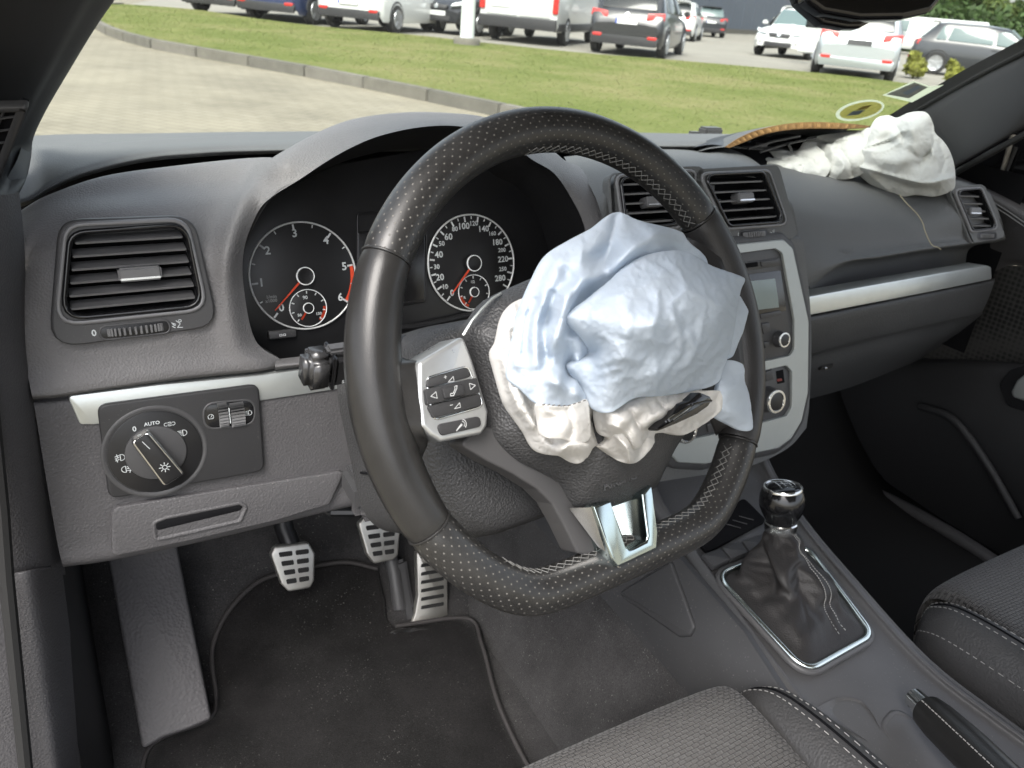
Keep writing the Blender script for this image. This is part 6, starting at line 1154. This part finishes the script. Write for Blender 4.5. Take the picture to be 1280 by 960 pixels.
Vb[:, 0] = np.c_[P_[:, 0]-np.cos(an)*wd, P_[:, 1]-np.sin(an)*wd, np.full(k, z0)]; Vb[:, 1] = np.c_[P_[:, 0]+np.cos(an)*wd, P_[:, 1]+np.sin(an)*wd, np.full(k, z0)]; Vb[:, 2] = np.c_[P_+le, z0+hgt]
me = bpy.data.meshes.new('grass'); me.vertices.add(k*3); me.vertices.foreach_set('co', Vb.astype(np.float32).ravel()); me.loops.add(k*3); me.loops.foreach_set('vertex_index', np.arange(k*3, dtype=np.int32)); me.polygons.add(k); me.polygons.foreach_set('loop_start', np.arange(0, k*3, 3, dtype=np.int32)); me.update(calc_edges=True); me.materials.append(BL)
o = bpy.data.objects.new('grass', me); COL.objects.link(o); o['kind'] = 'stuff'
# kerb of separate stones
kerb = bpy.data.objects.new('kerb', None); COL.objects.link(kerb); kerb['kind'] = 'structure'; LOCAL['kerb'] = True
KM = [mat('kerb_concrete', c, .9, spec=.2, var=(5, .15), bump=('noise', 60, .3)) for c in ((0.139, 0.131, 0.110), (0.122, 0.116, 0.099), (0.151, 0.142, 0.122))]
acc = 0; seg = [GN[0]]; kk = 0
def stone(a, b2, kk):
    d = (b2-a); d.z = 0; L = d.length; d.normalize(); nn = Vector((d.y, -d.x, 0)); mid = (a+b2)/2
    MB().box(Vector((mid.x, mid.y, GZ+.035))+nn*.05, L-.014, .13, .16, (d, nn, Vector((0, 0, 1)))).build('kerb_stone', KM[kk % 3], kerb, bev=.012, seg=2)
pl2 = [Vector((p.x, p.y, 0)) for p in GF[:12][::-1]]+[Vector((p.x, p.y, 0)) for p in GN]; cur = pl2[0]; kk = 0
for p in pl2[1:]:
    while (p-cur).length >= 1.0 and kk < 60: q = cur+(p-cur).normalized()*1.0; stone(cur, q, kk); cur = q; kk += 1
# ------------------------------------------------------------------ lamp post, building
lp_ = thing('lamp_post', 'pale grey lamp post on a concrete foot standing on the grass', 'lamp post', G(583, 62))
b0 = G(583, 61); POST = mat('painted_post', (.62, .65, .63), .5, var=(4, .06)); Kd = KM[0]
lathe('post_foot', b0+Vector((0, 0, .04)), (0, 0, 1), [(.27, 0), (.27, .13), (.25, .16), (.17, .17)], Kd, lp_, 20)
lathe('pole', b0+Vector((0, 0, .19)), (0, 0, 1), [(.145, 0), (.14, .3), (.13, 1.5), (.07, 7.5), (.07, 7.6)], POST, lp_, 20)
MB().box(b0+Vector((-.45, .1, 7.75)), 1.2, .25, .12).build('lamp_head', POST, lp_, bev=.04)
bl = thing('warehouse', 'dark blue grey clad warehouse wall at the far side of the car park', 'building', G(900, 47))
CLAD = mat('grey_cladding', (.085, .10, .125), .6, spec=.3, var=(.5, .06)); A0 = G(700, 34); A1 = G(1065, 47.5); du = (A1-A0).normalized(); Lw = (A1-A0).length; nw = Vector((-du.y, du.x, 0))
W = MB(); W.box((A0+A1)/2+nw*6+Vector((0, 0, 4.5)), Lw, 11.7, 9, (du, nw, Vector((0, 0, 1)))); W.build('building_core', mat('core_grey', (.05, .06, .075), .7), bl)
npn = int(Lw/3.0)
for i in range(npn): MB().box(A0+du*(Lw*(i+.5)/npn)+Vector((0, 0, 4.75)), Lw/npn-.05, .16, 8.9, (du, nw, Vector((0, 0, 1)))).build('wall_panel', CLAD, bl, bev=.02, seg=1)
MB().box((A0+A1)/2-nw*.1+Vector((0, 0, .16)), Lw, .2, .3, (du, nw, Vector((0, 0, 1)))).build('wall_plinth', KM[1], bl)
MB().box((A0+A1)/2+nw*6+Vector((0, 0, 9.1)), Lw+.4, 12.4, .25, (du, nw, Vector((0, 0, 1)))).build('roof_edge', KM[1], bl)
# ------------------------------------------------------------------ vehicles (built nose along +y, rear at y = 0)
TYRE = mat('tyre', (.02, .02, .02), .8); RIM = mat('alloy_rim', (.40, .41, .42), .35, metal=.7); CGL = mat('car_glass', (.012, .015, .016), .08, spec=.6); LGL = mat('pale_car_glass', (.10, .14, .14), .1, spec=.6)
TAIL = mat('tail_light_red', (.45, .02, .015), .2, coat=.5); HLAMP = mat('headlamp_glass', (.62, .66, .68), .12, coat=.5); TRIMB = mat('bumper_black', (.028, .028, .03), .6); PLATE = mat('white_plate', (.70, .71, .70), .5); PLY = mat('yellow_plate', (.62, .55, .16), .5); PLB = mat('plate_blue', (.03, .07, .30), .5); PLD = mat('dark_plate', (.07, .07, .075), .5)
def paint(name, c, metal=0): return mat(name, c, .28, metal=metal, coat=.6)
PW = paint('white_paint', (.62, .63, .61)); PB = paint('black_paint', (.016, .017, .020)); PBL = paint('navy_paint', (.016, .030, .085)); PS = paint('silver_paint', (.42, .45, .47), .5); PG = paint('grey_paint', (.022, .025, .030)); PGV = paint('white_van_paint', (.56, .57, .55))
def loft(secs, m, parent, name='body'):
    V = []; F = []
    for s in secs: V += [Vector(p) for p in s]
    k = len(secs[0])
    for i in range(len(secs)-1):
        for j in range(k-1): F.append((i*k+j, i*k+j+1, (i+1)*k+j+1, (i+1)*k+j))
    F.append(tuple(range(k))); F.append(tuple(range((len(secs)-1)*k, len(secs)*k))[::-1])
    o = mesh(name, V, F, m, parent, True, auto=38); return o
def section(y, w_, zb, zbelt, zt, wt):
    h = [(w_*.93, zb), (w_, zb+.12), (w_*1.0, (zb+zbelt)/2), (w_*.985, zbelt-.06), (w_*.96, zbelt), (wt+(w_*.96-wt)*.12, zt-.10 if zt-.10 > zbelt else zbelt+.5*(zt-zbelt)), (wt*.93, zt-.025), (wt*.6, zt), (0, zt+.008)]
    L = [(x, y, z) for x, z in h]; return L+[(-x, yy, z) for x, yy, z in L[::-1][1:]]
def quad_slab(name, pts, m, parent, th=.012, bev=.004):
    a = [Vector(p) for p in pts]; c = sum(a, Vector())/len(a); nn = Vector()
    for i in range(len(a)): nn += (a[i]-c).cross(a[(i+1) % len(a)]-c)
    U = (a[1]-a[0]).normalized(); nn.normalize(); P = Plane(c, U, nn.cross(U)); 
    return slab(name, P, [((p-c).dot(P.U), (p-c).dot(P.V)) for p in a], -.03, th, m, parent, uvspace=True, r=.03, bev=bev)
def wheel(parent, x, y, r, wd=.20):
    s = 1 if x > 0 else -1
    t = lathe('tyre', (x-s*wd, y, r), (s, 0, 0), [(r*.6, 0), (r*.95, .0), (r, .03), (r, wd-.03), (r*.96, wd-.005), (r*.68, wd)], TYRE, None, 24); t.name = 'wheel'; t.parent = parent
    lathe('rim', (x+s*.002, y, r), (s, 0, 0), [(r*.68, 0), (r*.66, .02), (r*.55, .005), (r*.2, .012), (.001, .014)], RIM, t, 20)
    for k in range(5):
        a = k*2*math.pi/5+.3; c = Vector((x+s*.012, y+math.cos(a)*r*.42, r+math.sin(a)*r*.42)); MB().box(c, .02, r*.5, r*.13, (Vector((1, 0, 0)), Vector((0, math.cos(a), math.sin(a))), Vector((0, -math.sin(a), math.cos(a))))).build('rim_spoke', RIM, t, bev=.008, seg=1)
def car(name, label, cat, px, py, az, m, L=4.4, Wd=1.8, H=1.48, front=False, plate=PLATE, lights='red', estate=True, glass=CGL, bumper=None, group='cars parked beyond the grass', door=False, badge=False, slope=.40, van=False, dx=0, lowlamps=False, high=False):
    p = G(px, py); hd = math.radians(az); t = thing(name, label, cat, (p.x, p.y, GZ+.004), group, -hd, local=True)
    if front: off = L
    w_ = Wd/2; ch = bpy.data.objects.new('x', None)
    y0 = -L if front else 0
    def yy(v): return y0+v
    wt = w_*(.92 if van else .74); belt = H*(.58 if van else .63); zb = .19 if not high else .22
    if van:
        secs = [section(yy(0), w_*.97, .38, belt, H-.10, wt*.96), section(yy(.08), w_, .32, belt, H, wt), section(yy(L*.30), w_, .30, belt, H, wt), section(yy(L*.70), w_, .30, belt, H, wt), section(yy(L*.78), w_, .30, belt, H-.06, wt*.94), section(yy(L*.88), w_*.99, .30, H*.50, H*.56, wt*.86), section(yy(L*.97), w_*.95, .32, H*.40, H*.46, wt*.82), section(yy(L), w_*.85, .36, H*.30, H*.36, wt*.75)]
    else:
        rs = slope
        secs = [section(yy(0), w_*.86, .42, H*.44, H*.47, w_*.74), section(yy(.07), w_*.95, .32, H*.58, H*.62, w_*.80), section(yy(.16), w_*.97, zb+.02, belt, belt+.05, w_*.80), section(yy(.16+rs), w_*.99, zb, belt, H-.03, wt), section(yy(.16+rs+.25), w_, zb, belt, H, wt), section(yy(L*.42), w_, zb, belt-.02, H, wt), section(yy(L*.55), w_, zb, belt-.04, H-.05, wt), section(yy(L*.72), w_*.99, zb, belt-.08, belt+.02, wt*.98), section(yy(L*.86), w_*.97, zb, belt-.16, belt-.09, wt*.92), section(yy(L*.96), w_*.90, zb+.04, belt-.30, belt-.22, wt*.85), section(yy(L), w_*.76, zb+.12, belt-.42, belt-.36, wt*.75)]
    loft(secs, m, t)
    # glass
    if van:
        for s in (-1, 1):
            quad_slab('side_window', [(s*(w_*.985), yy(L*.70), belt+.05), (s*(w_*.985), yy(L*.845), belt+.03), (s*(wt*.99), yy(L*.775), H-.22), (s*(wt*1.0), yy(L*.70), H-.22)][::s], glass, t)
        quad_slab('windscreen', [(-w_*.84, yy(L*.885), H*.56), (w_*.84, yy(L*.885), H*.56), (w_*.78, yy(L*.79), H-.13), (-w_*.78, yy(L*.79), H-.13)][::-1], glass, t)
        for s in (-1, 1): quad_slab('rear_door', [(s*.03, yy(-.0), .62), (s*w_*.80, yy(.0), .62), (s*w_*.78, yy(.03), H-.22), (s*.03, yy(.03), H-.22)][::s], m, t, .02)
        quad_slab('rear_bumper', [(-w_*.98, yy(-.03), .34), (w_*.98, yy(-.03), .34), (w_*.98, yy(-.03), .60), (-w_*.98, yy(-.03), .60)], TRIMB, t, .06, .02)
        quad_slab('side_skirt', [(w_*1.0, yy(.1), .34), (w_*1.0, yy(L*.9), .34), (w_*1.0, yy(L*.9), .52), (w_*1.0, yy(.1), .52)], TRIMB, t, .02, .01)
        for s in (-1, 1): MB().box((s*w_*.92, yy(-.01), 1.02), .14, .07, .60).build('tail_light', TAIL, t, bev=.02)
        MB().box((-w_*.45, yy(-.035), .86), .50, .012, .12).build('number_plate', plate, t, bev=.003)
        MB().box((.05, yy(-.03), 1.10), .10, .02, .18).build('door_handle', TRIMB, t, bev=.008)
        for s in (-1, 1):
            for v in (L*.20, L*.80): wheel(t, s*(w_+.005), yy(v), .34)
        for s in (-1, 1): MB().box((s*(w_+.14), yy(L*.84), belt+.15), .10, .16, .28).build('wing_mirror', TRIMB, t, bev=.03)
        return t
    r1 = .16+slope
    quad_slab('rear_window', [(-w_*.72, yy(.19), belt+.07), (w_*.72, yy(.19), belt+.07), (wt*.86, yy(r1-.03), H-.09), (-wt*.86, yy(r1-.03), H-.09)], glass, t, .02)
    if estate: MB().box((0, yy(r1-.08), H+.0), wt*1.6, .22, .035).build('roof_spoiler', m, t, bev=.012)
    for s in (-1, 1):
        quad_slab('side_window', [(s*(w_*.95), yy(r1+.35), belt+.045), (s*(w_*.955), yy(L*.48), belt+.02), (s*(wt*1.02), yy(L*.47), H-.13), (s*(wt*1.03), yy(r1+.42), H-.12)][::s], glass, t)
        quad_slab('side_window', [(s*(w_*.955), yy(L*.50), belt+.02), (s*(w_*.965), yy(L*.685), belt-.01), (s*(wt*1.02), yy(L*.565), H-.16), (s*(wt*1.02), yy(L*.49), H-.13)][::s], glass, t)
        quad_slab('side_window', [(s*(w_*.94), yy(r1+.02), belt+.05), (s*(w_*.95), yy(r1+.30), belt+.045), (s*(wt*1.03), yy(r1+.36), H-.13), (s*(wt*1.03), yy(r1+.14), H-.12)][::s], glass, t)
        MB().box((s*(w_+.08), yy(L*.66), belt+.06), .18, .10, .13).build('wing_mirror', m, t, bev=.035)
        MB().box((s*(w_*.995), yy(L*.50), belt-.12), .02, .16, .03).build('door_handle', m, t, bev=.008)
    quad_slab('windscreen', [(-wt*.96, yy(L*.71), belt+.03), (wt*.96, yy(L*.71), belt+.03), (wt*.88, yy(L*.57), H-.08), (-wt*.88, yy(L*.57), H-.08)][::-1], LGL if front else glass, t, .02)
    # rear end
    quad_slab('rear_bumper', [(-w_*.86, yy(-.01), zb+.05), (w_*.86, yy(-.01), zb+.05), (w_*.90, yy(-.01), zb+.24), (-w_*.90, yy(-.01), zb+.24)], bumper or TRIMB, t, .03, .01)
    for s in (-1, 1):
        quad_slab('tail_light', [(s*w_*.50, yy(.035), H*.54), (s*w_*.96, yy(.14), H*.54), (s*w_*.95, yy(.15), H*.655), (s*w_*.52, yy(.09), H*.625)][::s], TAIL, t, .035, .01)
        quad_slab('rear_reflector', [(s*w_*.60, yy(-.012), zb+.20), (s*w_*.85, yy(-.005), zb+.20), (s*w_*.85, yy(-.005), zb+.27), (s*w_*.60, yy(-.012), zb+.27)][::s], TAIL, t, .035, .008)
    pz = H*.40 if lowlamps else H*.50
    MB().box((0, yy(-.035 if lowlamps else .005), pz), .52, .02, .115).build('number_plate', plate, t, bev=.003)
    if plate is not PLD: MB().box((-.235, yy(-.046 if lowlamps else -.006), pz), .045, .006, .11).build('plate_band', PLB, t)
    if badge: lathe('badge', (0, yy(.03), H*.585), (0, -1, .3), [(.06, 0), (.06, .02), (.001, .025)], CHROME, t, 20)
    # nose
    f = yy(L)
    quad_slab('grille', [(-w_*.34, f+.0, .60), (w_*.34, f+.0, .60), (w_*.40, f-.03, .70), (-w_*.40, f-.03, .70)][::-1], TRIMB, t, .04, .01)
    quad_slab('air_intake', [(-w_*.50, f-.0, .32), (w_*.50, f-.0, .32), (w_*.46, f+.005, .45), (-w_*.46, f+.005, .45)][::-1], TRIMB, t, .04, .01)
    for s in (-1, 1):
        quad_slab('headlamp', [(s*w_*.44, f-.02, .66), (s*w_*.86, f-.20, .72), (s*w_*.88, f-.26, .82), (s*w_*.52, f-.09, .74)][::-s], HLAMP, t, .045, .012)
        quad_slab('fog_lamp', [(s*w_*.60, f-.03, .38), (s*w_*.80, f-.09, .40), (s*w_*.80, f-.09, .50), (s*w_*.62, f-.03, .48)][::-s], TRIMB, t, .04, .01)
    MB().box((0, f+.02, .50), .52, .02, .11).build('front_plate', plate, t, bev=.003)
    if badge or front: lathe('nose_badge', (0, f+.02, .66), (0, 1, .2), [(.055, 0), (.055, .03), (.001, .035)], CHROME, t, 16)
    for s in (-1, 1):
        for v in (.75, L-.85): wheel(t, s*(w_+.015), yy(v), .315)
        for v in (.75, L-.85): tube('wheel_arch', [(s*(w_-.02), yy(v)+math.cos(a_)*.355, .325+math.sin(a_)*.355) for a_ in [math.pi*q_/12 for q_ in range(13)]], .028, TRIMB, t, 6)
    return t
AZ = 47
car('parked_car', 'white hatchback with black lower bumper, leftmost of the parked row', 'car', 262, 18.5, AZ, PW, lowlamps=True)
car('parked_car', 'navy blue car with a yellow number plate, second in the parked row', 'car', 333, 27, AZ, PBL, plate=PLY, L=4.2)
car('parked_car', 'white car with a low plate and dark lower bumper, left of the small black car', 'car', 436, 38, AZ, PW, lowlamps=True, high=True, H=1.55)
car('parked_car', 'small black car parked nose out just left of the lamp post', 'car', 545, 42, AZ+186, PB, front=True, L=3.7, Wd=1.66, H=1.52)
car('parked_van', 'tall white van with dark rear bumper right of the lamp post', 'van', 645, 54, AZ-1, PGV, L=5.6, Wd=2.05, H=2.5, van=True)
car('parked_car', 'black estate car with roof rails and red lights beside the white van', 'car', 777, 70, AZ+1, PB, L=4.5, badge=True, lowlamps=False)
car('parked_car', 'white car partly hidden behind the black estate car', 'car', 838, 50, AZ, PW, L=4.3)
car('parked_car', 'dark grey car parked against the warehouse wall', 'car', 886, 46.5, AZ-14, PG, L=4.4, glass=LGL)
car('parked_car', 'white car facing this way with its side door open', 'car', 968, 72, AZ+196, PW, front=True, L=4.3)
t9 = car('parked_car', 'silver estate car seen from behind at the edge of the grass', 'car', 1063, 99, AZ+4, PS, L=4.58, H=1.5, plate=PLD, lowlamps=False, bumper=PS)
car('parked_van', 'white van side on beneath the trees, far right', 'van', 1222, 77, -32, PGV, L=5.6, Wd=2.0, H=1.95, van=True, glass=LGL)
car('parked_car', 'dark grey car side on in front of the white van under the trees', 'car', 1132, 88, 146, PG, L=4.4, H=1.44, glass=LGL)
car('box_truck', 'white box truck far right under the trees', 'truck', 1285, 78, -24, PGV, L=5.5, Wd=2.1, H=2.2, van=True)
car('parked_car', 'white car beyond the one facing this way, under the warehouse wall', 'car', 985, 57, AZ, PW, L=4.3, H=1.8)
# open door of the white car
pd = G(1010, 80); odr = thing('open_car_door', 'open white car door beside the car facing this way', 'car door', (pd.x, pd.y, GZ))
dv_ = Vector((math.cos(math.radians(-20)), math.sin(math.radians(-20)), 0)); nv_ = Vector((-dv_.y, dv_.x, 0)); MB().box(Vector((pd.x, pd.y, GZ+.62)), .85, .10, .66, (dv_, nv_, Vector((0, 0, 1)))).build('door_shell', PW, odr, bev=.03)
MB().box(Vector((pd.x, pd.y, GZ+1.15)), .70, .03, .40, (dv_, nv_, Vector((0, 0, 1)))).build('door_window', CGL, odr, bev=.01)
# ------------------------------------------------------------------ trees and bushes
def leafmat(name, c):
    m = mat(name, c, .6, spec=.2); n, l, b = nd(m); ge = n.new('ShaderNodeNewGeometry'); mr = n.new('ShaderNodeMapRange'); mr.inputs[3].default_value = .55; mr.inputs[4].default_value = 1.5; l.new(ge.outputs['Random Per Island'], mr.inputs[0])
    mx = n.new('ShaderNodeMix'); mx.data_type = 'RGBA'; mx.blend_type = 'MULTIPLY'; mx.inputs[0].default_value = 1; mx.inputs[6].default_value = (*c, 1); l.new(mr.outputs[0], mx.inputs[7]); l.new(mx.outputs[2], b.inputs['Base Color'])
    t = n.new('ShaderNodeBsdfTranslucent'); l.new(mx.outputs[2], t.inputs[0]); ms = n.new('ShaderNodeMixShader'); ms.inputs[0].default_value = .35; l.new(b.outputs[0], ms.inputs[1]); l.new(t.outputs[0], ms.inputs[2]); l.new(ms.outputs[0], n['Material Output'].inputs[0]); return m
LF = [leafmat('leaf_green', (.075, .12, .032)), leafmat('leaf_pale', (.115, .155, .05)), leafmat('leaf_dark', (.05, .085, .028))]; BARK = mat('bark', (.07, .055, .04), .9, var=(6, .3))
def foliage(name, clumps, nl, size, m, parent):
    r = rng; V = []
    tot = sum(c[3]**2 for c in clumps); out = []
    for (x, y, z, rad, sq) in clumps:
        k = max(8, int(nl*rad**2/tot)); d = r.normal(size=(k, 3)); d /= np.linalg.norm(d, axis=1)[:, None]; rr_ = rad*r.uniform(.35, 1.05, k)**.5
        c = np.c_[x+d[:, 0]*rr_, y+d[:, 1]*rr_, z+d[:, 2]*rr_*sq]; a = r.normal(size=(k, 3)); a /= np.linalg.norm(a, axis=1)[:, None]; b2 = np.cross(a, d+.3*r.normal(size=(k, 3))); b2 /= np.linalg.norm(b2, axis=1)[:, None]+1e-9
        s = size*r.uniform(.5, 1.3, k)[:, None]; out.append(np.stack([c-a*s-b2*s*.5, c+a*s*.2-b2*s*.6, c+a*s+b2*s*.2, c-a*s*.1+b2*s*.6], 1))
    Q = np.concatenate(out); k = len(Q); return mesh(name, Q.reshape(-1, 3), [(4*i, 4*i+1, 4*i+2, 4*i+3) for i in range(k)], m, parent, False)
def tree(label, px, py, h, spread, lf, seed, name='leafy_tree'):
    p = G(px, py); rs = random.Random(seed); t = thing(name, label, 'tree', (p.x, p.y, GZ), 'trees beyond the car park', 0, local=True); W = MB()
    W.tube([(0, 0, 0), (.1, 0, h*.3), (.05, .1, h*.55), (0, 0, h*.85)], [h*.022, h*.017, h*.011, h*.003], 8); cl = []
    for k in range(15):
        a = rs.uniform(0, 6.28); q = rs.random()**.7*spread; zc = h*(.30+.62*rs.random()); q *= 1-.55*max(0, (zc/h-.55)/.45); e = (math.cos(a)*q, math.sin(a)*q, zc); cl.append((*e, spread*rs.uniform(.22, .46), .8)); W.tube([(0, 0, zc*.62), (e[0]*.5, e[1]*.5, zc*.86), e], [h*.008, h*.005, h*.002], 5)
    W.build('trunk', BARK, t); foliage('crown', cl, 3600, .26+h*.008, LF[lf], t)
for i, (px, py, h, sp_, lf, lb) in enumerate(((1095, 58, 13, 4.2, 2, 'dark leafy tree rising just right of the mirror'), (1128, 60, 11, 4.0, 0, 'green tree above the silver estate car roof'), (1160, 62, 12, 4.4, 1, 'pale green tree above the cab of the white van'), (1196, 64, 13, 4.5, 0, 'broad green tree above the middle of the white van'),
        (1226, 67, 11, 3.8, 2, 'dark green tree above the back of the white van'), (1262, 71, 12, 4.6, 1, 'pale tree behind the white box truck'), (1310, 76, 13, 5, 0, 'green tree at the far right edge above the pillar'), (1360, 80, 12, 4.5, 2, 'dark tree hidden mostly by the passenger pillar'))): tree(lb, px, py-6, h, sp_, lf, i+1)
tag(foliage('hedge', [(G(1100+i*9, 61+i*.9).x, G(1100+i*9, 61+i*.9).y, GZ+1.2+.5*math.sin(i*2.1), 1.9+.5*math.sin(i*1.3), .8) for i in range(34)], 9000, .22, LF[2], None), kind='stuff')
for px, py, r_, lb in ((1141, 98, .33, 'round yellow green bush right of the silver estate car'), (1190, 108, .28, 'small yellow green bush beside the pale sticker')):
    p = G(px, py); t = thing('bush', lb, 'bush', (p.x, p.y, GZ), 'bushes at the car park edge', 0, local=True); W = MB(); W.tube([(0, 0, 0), (.02, 0, .3)], .03, 6); W.build('stem', BARK, t)
    foliage('leaves', [(0, 0, r_*.9, r_*.8, .8), (r_*.9, .1, r_*.6, r_*.55, .9), (-r_*.8, -.1, r_*.7, r_*.6, .8), (r_*.3, .2, r_*1.5, r_*.45, 1.2), (-r_*.4, 0, r_*1.35, r_*.35, 1.3)], 900, .07, leafmat('bush_leaf', (.22, .23, .05)), t)
